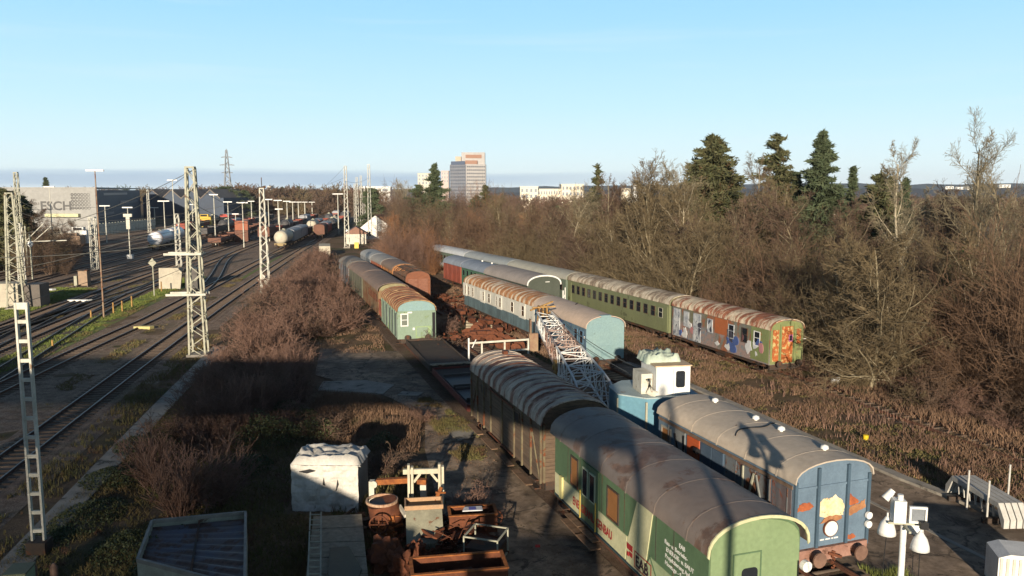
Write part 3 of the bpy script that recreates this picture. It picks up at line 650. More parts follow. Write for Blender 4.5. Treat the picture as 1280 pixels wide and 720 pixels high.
b = MB(); b.box(X - .036, X - .03, 3.2, 4.36, 1.13, 1.17); b.box(X - .036, X - .03, 3.2, 4.36, 1.66, 1.70); b.box(X - .036, X - .03, 3.2, 3.24, 1.17, 1.66); b.box(X - .036, X - .03, 4.32, 4.36, 1.17, 1.66); b.build('logo_frame', red, gr)
b = MB(); b.box(X - .046, X - .02, 4.5, 4.9, 1.55, 1.75); b.box(X - .046, X - .02, 4.5, 4.72, 1.35, 1.5); b.box(X - .046, X - .02, 4.76, 4.9, 1.30, 1.45); b.build('logo_mark', red, gr)
for q, tx in enumerate(('EAB', 'Bau- u. Betriebs-', 'ENERGIE- u. BAUT', 'Projektierung Anl.', 'Montage - Service')):
    wd_ = {0: 1.6, 1: 2.45, 2: 2.35, 3: 2.4, 4: 2.4}[q]
    lettering('lettering', tx, .2, M['white'], gr, MS(X - .006, wd_, 3.0 - .22 * q), .003)
Mwf = flat('pale_window_frame', (.22, .3, .17), .5)
window(gr, X, 9.15, 9.9, 2.0, 3.2, M['dark'], M['sunlit_pane'], fr=.08, bars=0)
d2 = side_panel('door', gr, X, 7.25, 8.75, 1.08, 3.35, Mg, .05)
for y0 in (7.45, 8.1):
    b = MB(); b.box(X - .09, X - .05, y0, y0 + .5, 2.05, 3.15); f = b.build('door_window', flat('creamy_gasket%d' % int(y0 * 10), (.45, .5, .36), .5), gr)
    b = MB(); b.box(X - .1, X - .09, y0 + .06, y0 + .44, 2.11, 3.09); b.build('pane', M['glass'], f)
window(gr, X, 5.6, 6.55, 2.0, 3.15, M['dark'], M['sunlit_pane'], fr=.07, bars=0)
b = MB()
for y in (7.3, 8.7): b.bar((X - .12, y, 1.1), (X - .12, y, 2.2), .04)
b.build('hand_rail', flat('yellow_rail', (.55, .4, .08)), gr)
b = MB(); b.box(X - .1, X - .02, 10.62, 10.9, 1.1, 2.0); b.build('equipment_box', flat('creamy_yellow_box', (.6, .55, .25)), gr)
for y in (7.0, 8.4):
    b = MB(); b.box(X - .42, X - .02, y, y + 1.5, .55, .6); b.box(X - .3, X - .02, y + .1, y + 1.4, .8, .84); b.build('footboard', M['plank'], gr)

# ---- wooden boxcar behind the green coach
Mrib = banded_roof('rust_striped_roof', (.44, .37, .30), (.20, .085, .055), .72, .9, .55)
Mbw = paint('weathered_planks', (.15, .105, .07), (.08, .058, .042), 1.4, (1, .12, 5), rough=.9, bmp=.3)
BL = 11.2
bx = vehicle('wooden_boxcar', 'dark weathered plank boxcar under a ribbed roof striped grey and rust', 'goods van', 'old wagons and coaches parked in the siding', (2.78, 33.95), 18.4, BL, 1.55, 3.55, 4.5, .95, M['wood'], Mrib, ribs=17, over=.12)
b = MB()
for k in range(15):
    z = 1.0 + k * .168
    for y0, y1 in ((.05, 3.6), (3.68, 5.5), (5.56, 7.4), (7.48, BL - .05)):
        b.box(-1.585 - .004 * (k % 3), -1.55, y0, y1, z, z + .155); b.box(1.55, 1.585, y0, y1, z, z + .155)
for k in range(17):
    z = 1.0 + k * .168; hw = 1.52 if z < 3.4 else 1.52 * math.sqrt(max(0.02, 1 - ((z - 3.4) / 1.0) ** 2)); b.box(-hw, hw, -.03 - .004 * (k % 2), 0, z, z + .155)
b.build('wall_planks', Mbw, bx)
POSTS = []
for y in (.06, 1.3, 2.5, 3.64, 5.53, 7.44, 8.7, 9.9, BL - .06):
    for s in (-1, 1): POSTS.append((*sorted((s * 1.58, s * 1.66)), y - .05, y + .05, .9, 3.5))
for x in (-1.5, -.5, .5, 1.5): POSTS.append((x - .05, x + .05, -.1, -.034, .95, 3.6))
Mpo = paint('post_brown_green', (.17, .15, .09), (.1, .07, .045), 2, rust=RUST, ramt=.4, rough=.8)
for q in POSTS: b = MB(); b.box(*q); b.build('iron_post', Mpo, bx)
b = MB(); b.bar((-1.63, .1, 1.0), (-1.63, 1.3, 3.3), .05); b.build('brace', Mpo, bx)
b = MB(); b.bar((-1.63, BL - .1, 1.0), (-1.63, BL - 1.3, 3.3), .05); b.build('brace', Mpo, bx)
b = MB(); b.box(-1.72, -1.67, 3.6, 7.5, 3.3, 3.38); b.box(-1.72, -1.67, 3.6, 7.5, .98, 1.05); b.build('door_rail', M['rust'], bx)
for y0 in (2.9, 8.3): window(bx, -1.6, y0, y0 + .9, 2.7, 3.25, M['wood'], M['black'], bars=0)
b = MB(); b.box(-.12, .12, BL - 1.3, BL - 1.0, 4.5, 4.72); b.build('roof_vent', M['rust'], bx)
b = MB()
for q in range(4): b.box(-1.95, -1.62, 1 + q * 2.6, 3.0 + q * 2.6, .5, .55)
b.build('footboard', M['plank'], bx)

# ---- two low flat wagons between boxcar and teal van
Mfl = paint('dark_brown_deck', (.06, .045, .035), (.04, .03, .026), 1.0, rust=(.1, .05, .03), ramt=.3, rough=.9)
def flatcar(loc, head, L, label, trays, beam):
    r = empty('flat_wagon', (loc[0], loc[1], .12), R(head), label, 'flat wagon', 'old wagons and coaches parked in the siding')
    b = MB(); b.box(-1.45, 1.45, 0, L, .95, 1.1)
    b.build('deck', Mfl, r)
    b = MB(); b.box(-1.52, -1.45, -.02, L + .02, .8, 1.22); b.box(1.45, 1.52, -.02, L + .02, .8, 1.22); b.box(-1.45, 1.45, -.09, -.01, .8, 1.22); b.box(-1.45, 1.45, L + .01, L + .09, .8, 1.22); b.build('side_beam', beam, r)
    for y0, y1 in trays:
        b = MB(); b.box(-1.3, 1.3, y0, y1, 1.1, 1.16); b.box(-1.3, 1.3, y0, y0 + .08, 1.16, 1.32); b.box(-1.3, 1.3, y1 - .08, y1, 1.16, 1.32); b.build('deck_tray', paint('tray%d' % len(MATS), (.05, .05, .055), (.07, .06, .05), 1.5), r)
    running_gear(r, L, M['dark'], False, .95, 1.3, False); buffers(r, M['dark'], 0, -1); return r
fp = next_end((2.78, 33.95), 18.4, BL, 1.2)
f1 = flatcar(fp, 17.2, 10.0, 'low flat wagon with red side beam beside the shaded concrete slabs', ((1.0, 3.8), (4.4, 7.5)), paint('dull_red_beam', (.16, .035, .025), (.09, .03, .022), 2, rough=.8))
b = MB(); b.disc((-.88, -.5, 1.06), .24, 14, 'y', .05); b.disc((.88, -.5, 1.06), .24, 14, 'y', .05); b.build('buffer_plate', flat('bright_red_lamp', (.4, .05, .02)), f1)
fp2 = next_end(fp, 17.2, 10.0, .9)
f2 = flatcar(fp2, 16.8, 10.2, 'empty flat wagon with dark brown deck in front of the teal van', (), Mfl)
b = MB(); b.box(-1.5, 1.5, .3, .6, 1.11, 1.2); b.box(-1.4, 2.6, -.4, -.1, 1.25, 1.33); b.build('deck_beam', M['greywood'], f2)

# ---- teal van
Mt = paint('pale_teal_paint', (.21, .28, .22), (.18, .25, .18), .8, rust=(.19, .26, .14), ramt=.35, rsc=.5, rough=.6)
Mtr = banded_roof('rusty_cream_roof', (.60, .41, .20), (.28, .10, .045), .92, .9, .7)
tp = (-8.14, 67.8)
te = vehicle('workshop_van', 'pale teal workshop van with rusty cream ribbed roof and white framed window', 'goods van', 'old wagons and coaches parked in the siding', tp, 16.6, 10.2, 1.62, 3.35, 4.2, .9, Mt, Mtr, ribs=9, rib_sides=9)
b = MB(); pr = roof_profile(1.6, 3.35, 4.14); b.prism([(-1.6, 3.3)] + pr + [(1.6, 3.3)], 'y', -.03, .01); b.build('gable_panel', paint('bluer_teal', (.19, .30, .32), (.2, .3, .28), .9, rough=.6), te)
end_window(te, -1.38, -.72, 2.0, 3.1, -.02, M['white'], flat('dull_pane', (.16, .18, .15), .3), fr=.09)
b = MB(); b.box(-.1, 1.25, -.04, .0, .95, 1.95); h_ = b.build('hatch', paint('hatch_green', (.2, .3, .14), (.26, .34, .2), 1.5), te)
b = MB(); b.box(0, .95, -.06, -.04, 1.05, 1.85); b.build('hatch_leaf', Mt, h_)
b = MB(); b.box(1.35, 1.42, -.08, .0, .95, 3.1); b.box(1.4, 1.6, -.03, .005, .95, 3.1); b.build('downpipe', M['black'], te)
b = MB(); b.box(-.35, -.18, -.06, 0, 1.65, 1.85); b.box(-.78, -.4, -.12, 0, 3.12, 3.24); b.build('meter_box', M['white'], te)
for y in (.6, 2.4, 4.2, 6.2, 8.0): side_panel('door', te, -1.62, y, y + .8, 1.0, 3.0, paint('grey_teal%d' % int(y * 10), (.16, .2, .17), (.1, .12, .1), 1.4), .05)

# low red open wagon between teal van and brown coach
rp = next_end(tp, 16.6, 10.2, .9)
r = empty('open_wagon', (rp[0], rp[1], .12), R(16.8), 'short rusty red open wagon between the teal van and a brown coach', 'open wagon', 'old wagons and coaches parked in the siding')
b = MB(); b.box(-1.4, 1.4, 0, 3.6, .95, 1.05); b.build('deck', M['rust'], r)
b = MB()
for x in (-1.4, 1.34): b.box(x, x + .06, .06, 3.54, 1.05, 2.5)
for y in (0, 3.54): b.box(-1.4, 1.4, y, y + .06, 1.05, 2.5)
for k in range(5):
    for s in (-1, 1): b.box(*sorted((s * 1.4, s * 1.46)), k * .85, k * .85 + .08, 1.0, 2.6)
b.build('side_wall', paint('faded_red_steel', (.22, .07, .045), (.13, .045, .03), 1.5, rough=.85), r)
b = MB()
for k in range(3): b.prism([(-1.2 + k * .3, 1.06), (1.1, 1.06), (.6, 1.9 + .2 * k), (-.4, 2.2)], 'y', .3 + k, 1.1 + k)
b.build('scrap_load', M['rust'], r); running_gear(r, 3.6, M['dark'], False, .95, 1.3, False)

Mbr = paint('brown_coach_side', (.24, .14, .07), (.17, .13, .07), 1.3, (1, 1, .4), rust=(.2, .08, .035), ramt=.5, rsc=.9, rough=.75)
Mbrf = paint('brown_roof', (.24, .165, .125), (.17, .13, .105), .7, rust=(.2, .12, .08), ramt=.25, rough=.75)
p5 = (-12.15, 81.4)
v5 = vehicle('old_coach', 'brown wooden coach with dark overhanging roof behind the rusty open wagon', 'railway coach', 'old wagons and coaches parked in the siding', p5, 17.4, 12.6, 1.5, 3.45, 4.15, .9, Mbr, Mbrf, over=.16, end=.5)
for k in range(6): window(v5, -1.5, .9 + k * 1.2, 1.6 + k * 1.2, 2.1, 2.9, M['rust'], M['glass'], bars=0)
b = MB(); pr = roof_profile(1.48, 3.4, 4.08); b.prism([(-1.48, 3.35)] + pr + [(1.48, 3.35)], 'y', -.02, .01); b.build('gable_panel', paint('khaki_gable', (.26, .24, .13), (.2, .16, .09), 1.5), v5)
p6 = next_end(p5, 17.4, 12.6, 1.1)
v6 = vehicle('old_coach', 'dull grey green van with brown roof, second last of the bush-side row', 'goods van', 'old wagons and coaches parked in the siding', p6, 18.5, 11.5, 1.5, 3.4, 4.15, .9, paint('grey_olive', (.12, .12, .08), (.09, .085, .065), 1.5, rough=.8), Mbrf, rib_sides=7)
p7 = next_end(p6, 18.5, 11.5, 1.1)
v7 = vehicle('old_van', 'grey roofed van at the far end of the bush-side row', 'goods van', 'old wagons and coaches parked in the siding', p7, 19.5, 9, 1.5, 3.4, 4.15, .9, Mbs, paint('silvery_roof', (.26, .24, .2), (.17, .12, .09), .6, rough=.7), rib_sides=5)

# ---- the brown row
Mrd = paint('red_brown_boards', (.22, .085, .045), (.15, .06, .035), 1.6, (1, 1, 3), rough=.85)
q1 = (-11.0, 93.5)
r = empty('derelict_boxcar', (q1[0], q1[1], .12), R(17.5), 'derelict red brown boxcar with bare roof ribs and plank end doors', 'goods van', 'old wagons and coaches parked in the siding')
b = MB(); b.box(-1.45, 1.45, 0, 9, .9, 1.02); b.box(-1.45, -1.38, .1, 8.9, 1.02, 3.3); b.box(1.38, 1.45, .1, 8.9, 1.02, 3.3); b.box(-1.45, 1.45, 8.9, 9, 1.02, 3.3)
for k in range(9):
    for s in (-1, 1): b.box(*sorted((s * 1.45, s * 1.5)), k * 1.1 + .05, k * 1.1 + .15, 1.0, 3.3)
b.build('body', paint('dark_brown_planks', (.11, .06, .04), (.07, .045, .035), 1.5, (1, 1, 4), rough=.9), r)
b = MB(); pr = roof_profile(1.45, 3.2, 4.1)
b.prism([(-1.45, 1.0)] + pr + [(1.45, 1.0)], 'y', 0, .1); ew = b.build('end_wall', Mrd, r)
b = MB()
for x0, x1 in ((-1.15, -.06), (.06, 1.15)):
    for k in range(13): b.box(x0, x1, -.05, 0, 1.15 + k * .16, 1.29 + k * .16)
b.build('end_door', paint('lighter_red_boards', (.27, .13, .085), (.18, .075, .05), 2, (1, 1, 4), rough=.9), r)
b = MB()
for k in range(8):
    y = .4 + k * 1.15; pr = roof_profile(1.45, 3.3, 4.1, 8)
    for a, c in zip(pr[:-1], pr[1:]): b.bar((a[0], y, a[1]), (c[0], y, c[1]), .08)
for x, z in ((-.9, 3.95), (0, 4.12), (.9, 3.95)): b.bar((x, .1, z), (x, 8.9, z), .07)
b.build('roof_ribs', M['dark'], r)
b = MB(); 
pr = roof_profile(1.4, 3.3, 4.04, 10)[3:]; n = len(pr); vs = [(x, y, z) for y in (2.0, 8.9) for x, z in pr]; b.add(vs, [(k, k + 1, n + k + 1, n + k) for k in range(n - 1)]); b.build('roof_boards', paint('rotten_roof', (.09, .065, .05), (.05, .04, .035), 1.5, rough=.95), r)
running_gear(r, 9, M['dark'], False, .9, 1.3, False); buffers(r, M['rust'], 0, -1)
q2 = next_end(q1, 17.5, 9, .5)
v = vehicle('rusty_boxcar', 'boxcar with orange and ochre sides and brown roof in the middle row', 'goods van', 'old wagons and coaches parked in the siding', q2, 18.5, 8.2, 1.5, 3.35, 4.15, .9, paint('ochre_side', (.42, .2, .07), (.24, .1, .05), 1, rust=(.14, .08, .06), ramt=.4, rsc=.8), paint('brown_roof_light', (.22, .15, .10), (.16, .11, .08), .8), rib_sides=6)
q3 = next_end(q2, 18.5, 8.2, .6)
v = vehicle('red_boxcar', 'boxcar with bright red brown sides and pale grey roof in the middle row', 'goods van', 'old wagons and coaches parked in the siding', q3, 19, 8.5, 1.5, 3.35, 4.15, .9, paint('warm_red_side', (.33, .10, .05), (.22, .08, .045), 1, rust=(.2, .17, .14), ramt=.25), paint('pale_grey_roof', (.30, .28, .25), (.22, .2, .18), .8), rib_sides=6)
q4 = next_end(q3, 19, 8.5, .6)
v = vehicle('grey_boxcar', 'grey sided van with pale roof at the far end of the middle row', 'goods van', 'old wagons and coaches parked in the siding', q4, 19.5, 9, 1.5, 3.35, 4.15, .9, paint('grey_side', (.22, .23, .24), (.14, .15, .16), 1), paint('silver_roof', (.34, .34, .33), (.24, .24, .23), .8), rib_sides=6)
q5 = next_end(q4, 19.5, 9, .6)

# ---- teal and white coaches
Mte = paint('blue_teal_end', (.18, .28, .30), (.21, .31, .31), .8, rust=(.16, .24, .24), ramt=.2, rsc=.6, rough=.5)
Mts = paint('teal_side_graffiti', (.09, .16, .22), (.14, .2, .24), 1.2, rust=(.05, .09, .2), ramt=.4, rsc=.7, rough=.5)
Mbe = paint('beige_roof', (.56, .43, .33), (.45, .36, .29), .35, rust=(.22, .13, .09), ramt=.05, rough=.7)
t1 = (6.93, 58.95)
tc_ = vehicle('teal_coach', 'teal ended coach with smooth beige roof behind the lattice jib', 'railway coach', 'old wagons and coaches parked in the siding', t1, 18.0, 11.3, 1.55, 3.42, 4.22, .95, Mts, Mbe, bogies=False, over=.08)
b = MB(); pr = roof_profile(1.53, 3.4, 4.16); b.prism([(-1.53, .98)] + pr + [(1.53, .98)], 'y', -.03, .02); b.build('end_wall', Mte, tc_)
b = MB(); b.box(-.3, .85, -.06, -.03, 1.1, 2.0); b.build('hatch', paint('teal_hatch', (.16, .26, .28), (.2, .3, .3), 1), tc_)
b = MB(); b.box(-.45, .45, -.05, -.03, 3.72, 3.80); b.box(-.4, .4, -.15, .3, 4.12, 4.3); b.build('roof_box', Mte, tc_)
for k, y in enumerate((.5, 1.6, 4.0, 5.6, 7.2, 8.8)): window(tc_, -1.55, y, y + .7, 2.1, 3.1, flat('blue_frame%d' % k, (.1, .2, .3)), M['glass'])
b = MB(); b.box(-1.62, -1.57, .15, .3, 2.6, 2.75); b.build('side_lamp', M['white'], tc_)
b = MB(); b.bar((.1, 6, 4.28), (.9, 7.5, 4.18), .12, .03); b.build('tar_seam', M['dark'], tc_)
t2 = next_end(t1, 18.0, 11.3, .35)
Mwh = two_tone('white_over_blue_side', 2.02, (.62, .60, .52), (.12, .18, .2), (.24, .2, .16), .12)
Mwr = banded_roof('rust_brown_white_roof', (.66, .56, .42), (.42, .18, .06), .86, 1.1, .6)
WL = 20.3
wc = vehicle('white_coach', 'long coach, white above and blue grey below, with a heavily rusted roof', 'railway coach', 'old wagons and coaches parked in the siding', t2, 20.8, WL, 1.5, 3.45, 4.2, .95, Mwh, Mwr, bogies=True, over=.06)
Mfr = flat('white_frame', (.7, .68, .6), .5); Mbrp = flat('brown_pane', (.10, .06, .04), .2, 0, .6)
for y, w_, bg_ in ((2.2, .75, 1), (5.0, .75, 0), (8.3, .6, 1), (9.3, .6, 0), (11.6, .7, 0), (13.4, .55, 1), (14.2, .55, 0), (16.9, .6, 0), (18.3, .65, 0), (19.5, .5, 1)):
    if bg_: side_panel('door', wc, -1.5, y - .15, y + w_ + .7, 1.95, 3.35, Mfr, .03)
    window(wc, -1.53 if bg_ else -1.5, y, y + w_, 2.15, 3.15, Mfr, Mbrp, fr=.05); window(wc, 1.5, y, y + w_, 2.15, 3.15, Mfr, Mbrp, side=1, fr=.05)

# ---- dark ended coach row
Mdk = paint('dark_olive_end', (.07, .08, .065), (.055, .065, .05), .6, rough=.6)
d1 = (3.45, 86.9)
dc = vehicle('grey_roof_coach', 'coach with plain dark olive end wall outlined in white under a grey roof', 'railway coach', 'old wagons and coaches parked in the siding', d1, 22.0, 13.5, 1.95, 3.35, 4.3, .95, Mdk, paint('grey_roof_warm', (.32, .28, .25), (.25, .22, .2), .5, rough=.7), buf=False, over=.08)
b = MB(); o_ = roof_profile(2.05, 3.3, 4.38, 16); i_ = roof_profile(1.93, 3.25, 4.22, 16); n = len(o_)
vs = [(p[0], y, p[1]) for y in (-.2, -.13) for p in o_] + [(p[0], y, p[1]) for y in (-.2, -.13) for p in i_]
for k in range(n - 1): b.add(vs, [(k, k + 1, 2 * n + k + 1, 2 * n + k), (n + k, n + k + 1, 3 * n + k + 1, 3 * n + k), (k, k + 1, n + k + 1, n + k), (2 * n + k, 2 * n + k + 1, 3 * n + k + 1, 3 * n + k)])
b.build('roof_rim', M['white'], dc)
b = MB(); b.box(.2, .7, -.03, 0, 3.55, 3.62); b.build('mark', M['white'], dc)
b = MB(); b.tube([(2.2, -.3, .9), (2.2, -.3, 2.6)], .07, 8); b.tube([(2.5, -.2, .9), (2.5, -.2, 2.9)], .06, 8); b.bar((2.2, -.3, 1.6), (2.5, -.2, 2.2), .05); b.build('end_pipe', M['white'], dc)
for k in range(8): window(dc, -1.95, .8 + k * 1.5, 1.7 + k * 1.5, 2.2, 3.0, M['dark'], M['glass'], bars=0)
d2_ = next_end(d1, 22, 13.5, .2)
Mgn = paint('green_side_bright', (.07, .15, .09), (.05, .1, .07), 1)
dv = vehicle('blue_roof_coach', 'green coach with smooth blue grey roof next to the small red van', 'railway coach', 'old wagons and coaches parked in the siding', d2_, 22.5, 9.5, 1.6, 3.3, 4.15, .95, Mgn, paint('blue_grey_roof', (.22, .25, .30), (.18, .21, .25), .5, rough=.6), bogies=False)
for k in range(6): window(dv, -1.6, .6 + k * 1.5, 1.5 + k * 1.5, 2.2, 3.0, Mgn, M['glass'], bars=0)
b = MB(); o_ = roof_profile(1.72, 3.3, 4.25, 12)
for a, c in zip(o_[:-1], o_[1:]): b.bar((a[0], -.1, a[1]), (c[0], -.1, c[1]), .16)
b.box(-1.75, -1.6, -.5, .6, 2.9, 3.3); b.build('green_arch', flat('vivid_green', (.06, .38, .06)), dv)
for y in (2.5, 6.0): vent(dv, .1, y, 4.15)
d3 = next_end(d2_, 22.5, 9.5, .4)
rv = vehicle('red_van', 'small red boarded van with blue grey roof beside the far grey coaches', 'goods van', 'old wagons and coaches parked in the siding', d3, 22.5, 7.4, 1.6, 3.3, 4.15, .95, paint('red_van_side', (.30, .08, .05), (.2, .06, .04), 1, rust=(.4, .33, .3), ramt=.1), paint('blue_grey_roof_b', (.26, .29, .33), (.2, .22, .26), .5), rib_sides=4)

# ---- rightmost row: rusty graffiti coach, green coach, three grey coaches
Mrc = new_mat('graffiti_rusty_side'); m, t, bb = Mrc
v, o = coords(t, (1, 1, .45)); n1 = noise(t, v, .8, 6, .7, .5); n2 = noise(t, o, 1.5, 6, .75, 1.2); n3 = noise(t, v, 1.1, 5, .7); n4 = noise(t, o, 10, 4)
s_ = t.nodes.new('ShaderNodeSeparateXYZ'); t.links.new(o, s_.inputs[0])
col = mix_(t, rng_(t, n1, .42, .6), (.15, .15, .13), (.14, .14, .08))
col = mix_(t, rng_(t, n3, .51, .56), col, (.25, .09, .04))
low = rng_(t, s_.outputs[2], 2.5, 2.2)
g1 = mix_(t, rng_(t, n2, .5, .54), (.26, .19, .17), (.17, .19, .2)); g1 = mix_(t, rng_(t, n2, .60, .63), g1, (.10, .14, .24)); g1 = mix_(t, rng_(t, n2, .34, .30), g1, (.5, .42, .4))
col = mix_(t, math_(t, 'MULTIPLY', low, rng_(t, n1, .40, .47)), col, g1)
col = mix_(t, rng_(t, n4, .4, .7, 0, .3), col, (.05, .04, .03)); t.links.new(col, bb.inputs['Base Color']); bb.inputs['Roughness'].default_value = .65; Mrc = m
Mrr = banded_roof('patchy_rust_white_roof', (.62, .52, .38), (.30, .10, .05), .70, 1.3, .15)
e1 = (19.92, 57.42)
rc = vehicle('graffiti_coach', 'rusty coach with graffiti sides, peeling pale roof and orange rusted end doors', 'railway coach', 'old wagons and coaches parked in the siding', e1, 19.8, 13.4, 1.45, 3.55, 4.22, .95, Mrc, Mrr, bogies=False, over=.05, gear=M['dark'])
Mgp = paint('lime_green_end', (.19, .22, .09), (.15, .175, .075), 1, rust=(.3, .14, .04), ramt=.2, rsc=1.5, rough=.6)
b = MB(); pr = roof_profile(1.42, 3.5, 4.12); b.prism([(-1.42, .98)] + pr + [(1.42, .98)], 'y', -.03, .02); b.build('end_wall', Mgp, rc)
Mdr = paint('orange_rust_graffiti', (.42, .12, .03), (.22, .06, .02), 3, rust=(.5, .38, .16), ramt=.42, rsc=3.5, rough=.8)
for x0, x1, z0 in ((-1.25, -.72, 1.2), (-.46, .5, 1.05), (.82, 1.2, 2.4)):
    b = MB(); b.box(x0, x1, -.06, -.03, z0, 3.72 if x0 == -.46 else 3.5); b.build('end_door', Mdr, rc)
b = MB()
for x in (-.58, .64): b.box(x - .05, x + .05, -.09, -.03, 1.0, 3.9)
b.build('end_post', Mgp, rc); end_window(rc, .12, .45, 2.6, 3.1, -.06, flat('pink_frame', (.4, .12, .25)), M['glass'], 0)
b = MB(); b.tube([(1.3, -.1, 1.1), (1.3, -.1, 1.9)], .025, 6); b.build('hand_rail', M['black'], rc)
side_panel('side_panel', rc, -1.45, .1, 2.2, 1.05, 3.5, Mgp, .025)
Msil = paint('graffiti_white_panel', (.5, .52, .52), (.2, .22, .26), 2.4, rust=(.05, .06, .1), ramt=.35, rsc=2.5)
for y, mt in ((1.1, M['white']), (2.6, M['dark']), (4.3, Msil), (7.2, Msil)): window(rc, -1.47, y, y + .75, 2.1, 3.2, mt, M['glass'] if y < 4.5 else Msil, bars=1)
dpr = side_panel('door', rc, -1.45, 8.9, 10.0, 1.0, 3.35, Msil, .05); side_panel('door', rc, -1.45, 12.1, 13.1, 1.0, 3.35, Msil, .05); side_panel('side_panel', rc, -1.45, 10.7, 11.5, 2.0, 3.3, Msil, .03)
side_panel('side_panel', rc, -1.45, 5.2, 6.9, 2.2, 3.45, paint('plain_rust_panel', (.36, .11, .04), (.3, .1, .04), .7), .03)
b = MB(); b.tube([(1.5, .1, 2.7), (1.75, .05, 2.7)], .02, 6); b.build('lamp_bracket', M['white'], rc)
GM = [flat('graffiti_white', (.55, .56, .56)), flat('graffiti_blue', (.06, .10, .26)), flat('graffiti_pink', (.42, .20, .20)), flat('graffiti_dark', (.05, .05, .07))]
rg = random.Random(8)
for k in range(26):
    y = rg.uniform(.4, 12.8); z = rg.uniform(1.2, 2.5); sx_, sz_ = rg.uniform(.15, .5), rg.uniform(.15, .5); b = MB(); P_ = []
    for q in range(9): a = q / 9 * 6.283; f = rg.uniform(.45, 1.15); P_.append((y + sx_ * f * math.cos(a), max(1.05, z + sz_ * f * math.sin(a))))
    b.prism(P_, 'x', -1.482 - k * .0012, -1.44); b.build('graffiti', GM[rg.choice([0, 0, 1, 2, 3])], rc)
e2 = next_end(e1, 19.8, 13.4, .6)
Mgc = paint('faded_green_coach', (.17, .19, .10), (.14, .155, .085), .7, (1, 1, .4), rust=(.1, .11, .06), ramt=.25, rsc=1, rough=.5)
Mgcr = banded_roof('pale_grey_brown_roof', (.54, .47, .36), (.27, .205, .145), .72, 2.0, .3)
gc = vehicle('passenger_coach', 'olive green passenger coach with a row of small square windows and pale mottled roof', 'railway coach', 'old wagons and coaches parked in the siding', e2, 20.7, 21.3, 1.45, 3.55, 4.22, .95, Mgc, Mgcr, bogies=True, over=.05)
for k in range(15):
    y = 1.0 + k * 1.32
    for s in (-1, 1): window(gc, s * 1.45, y, y + .72, 2.15, 3.05, M['dark'] if k else M['galv'], M['glass'], side=s, fr=.04)
for y in (.15, 20.35): side_panel('door', gc, -1.45, y, y + .75, 1.0, 3.3, Mgc, .05)
e3 = next_end(e2, 20.7, 21.3, .6)
for k, (L_, h_, rm, lb) in enumerate(((17.5, 22.2, (.31, .30, .25), 'grey roofed coach directly behind the olive passenger coach'), (16.5, 23.2, (.25, .27, .27), 'coach with slightly bluish grey roof, middle of the three far coaches by the trees'), (16.0, 24.0, (.42, .44, .45), 'farthest coach by the trees, silvery roof and white graffiti on its side'))):
    v = vehicle('passenger_coach', lb, 'railway coach', 'old wagons and coaches parked in the siding', e3, h_, L_, 1.45, 3.5, 4.2, .95, paint('far_coach_side%d' % k, (.13, .17, .13), (.1, .13, .1), .8), paint('far_coach_roof%d' % k, tuple(x * 1.25 for x in rm), rm, .4), bogies=True, over=.05)
    for j in range(int(L_ / 1.5) - 1): window(v, -1.45, .9 + j * 1.5, 1.7 + j * 1.5, 2.15, 3.0, M['dark'], M['glass'], bars=0, fr=.04)
    if k == 2:
        b = MB()
        for q in range(9):
            y = 5.2 + q * .95; b.prism([(y, 1.15), (y + .7, 1.25), (y + .85, 1.8 + .2 * (q % 2)), (y + .3, 2.1 - .2 * (q % 3)), (y - .1, 1.8)], 'x', -1.475, -1.44)
        b.build('graffiti', Msil, v)
    e3 = next_end(e3, h_, L_, .5)
# ------------------------------------------------------------------ rail crane with lattice jib
Mct = paint('crane_teal', (.13, .28, .36), (.10, .22, .30), .7, rust=(.2, .1, .06), ramt=.04, rsc=1.5, rough=.5, spec=.4)
Mctl = paint('crane_pale_top', (.36, .43, .43), (.27, .34, .35), 1, rust=(.3, .22, .15), ramt=.2, rough=.6)
CR = (7.35, 37.2); ca = R(9.5)
cr = empty('rail_crane', (CR[0], CR[1], .12), ca, 'teal rail crane with white cab, its lattice jib lowered over a flat wagon', 'crane')
b = MB()
b.prism([(-2.1, 1.0), (-2.1, 2.5), (-1.1, 3.6), (1.3, 3.6), (1.3, 0), (-1.0, 0)], 'z', 1.25, 3.7)
b.build('machinery_house', Mct, cr)
b = MB(); b.prism([(-2.13, .98), (-2.13, 2.53), (-1.11, 3.63), (1.33, 3.63), (1.33, -.03), (-1.02, -.03)], 'z', 3.702, 3.76); b.build('house_top', Mctl, cr)
b = MB(); b.bar((-1.02, -.03, 1.3), (-1.02, -.03, 3.55), .09); b.bar((1.33, -.02, 1.3), (1.33, -.02, 3.55), .09); b.bar((-2.13, .99, 1.3), (-2.13, .99, 3.55), .07)
b.build('corner_strip', M['galv'], cr)
b = MB(); b.disc((.7, -.03, 2.4), .1, 12, 'y', .05); b.build('end_lamp', M['lampw'], cr)
b = MB(); b.box(-.45, 1.25, .3, 2.5, 3.77, 5.15)
cab = b.build('cab', M['white'], cr)
b = MB(); b.box(-.52, 1.32, .24, 2.6, 5.152, 5.21); b.build('cab_roof', paint('rusty_cab_roof', (.55, .42, .28), (.4, .28, .17), 1.5, rust=RUST, ramt=.15), cab)
for z0, z1 in ((4.15, 4.95), (3.1, 3.7)):
    b = MB(); x0, x1 = .5, .95
    P_ = []
    for cx_, cz_, a0 in ((x1 - .1, z1 - .1, 0), (x0 + .1, z1 - .1, 90), (x0 + .1, z0 + .1, 180), (x1 - .1, z0 + .1, 270)):
        for q in range(4): a = R(a0 + q * 30); P_.append((cx_ + .1 * math.cos(a), cz_ + .1 * math.sin(a)))
    b.prism(P_, 'y', .19, .22) if z0 > 3.9 else b.prism(P_, 'y', -.13, -.1); b.build('cab_window', M['glass'], cab)
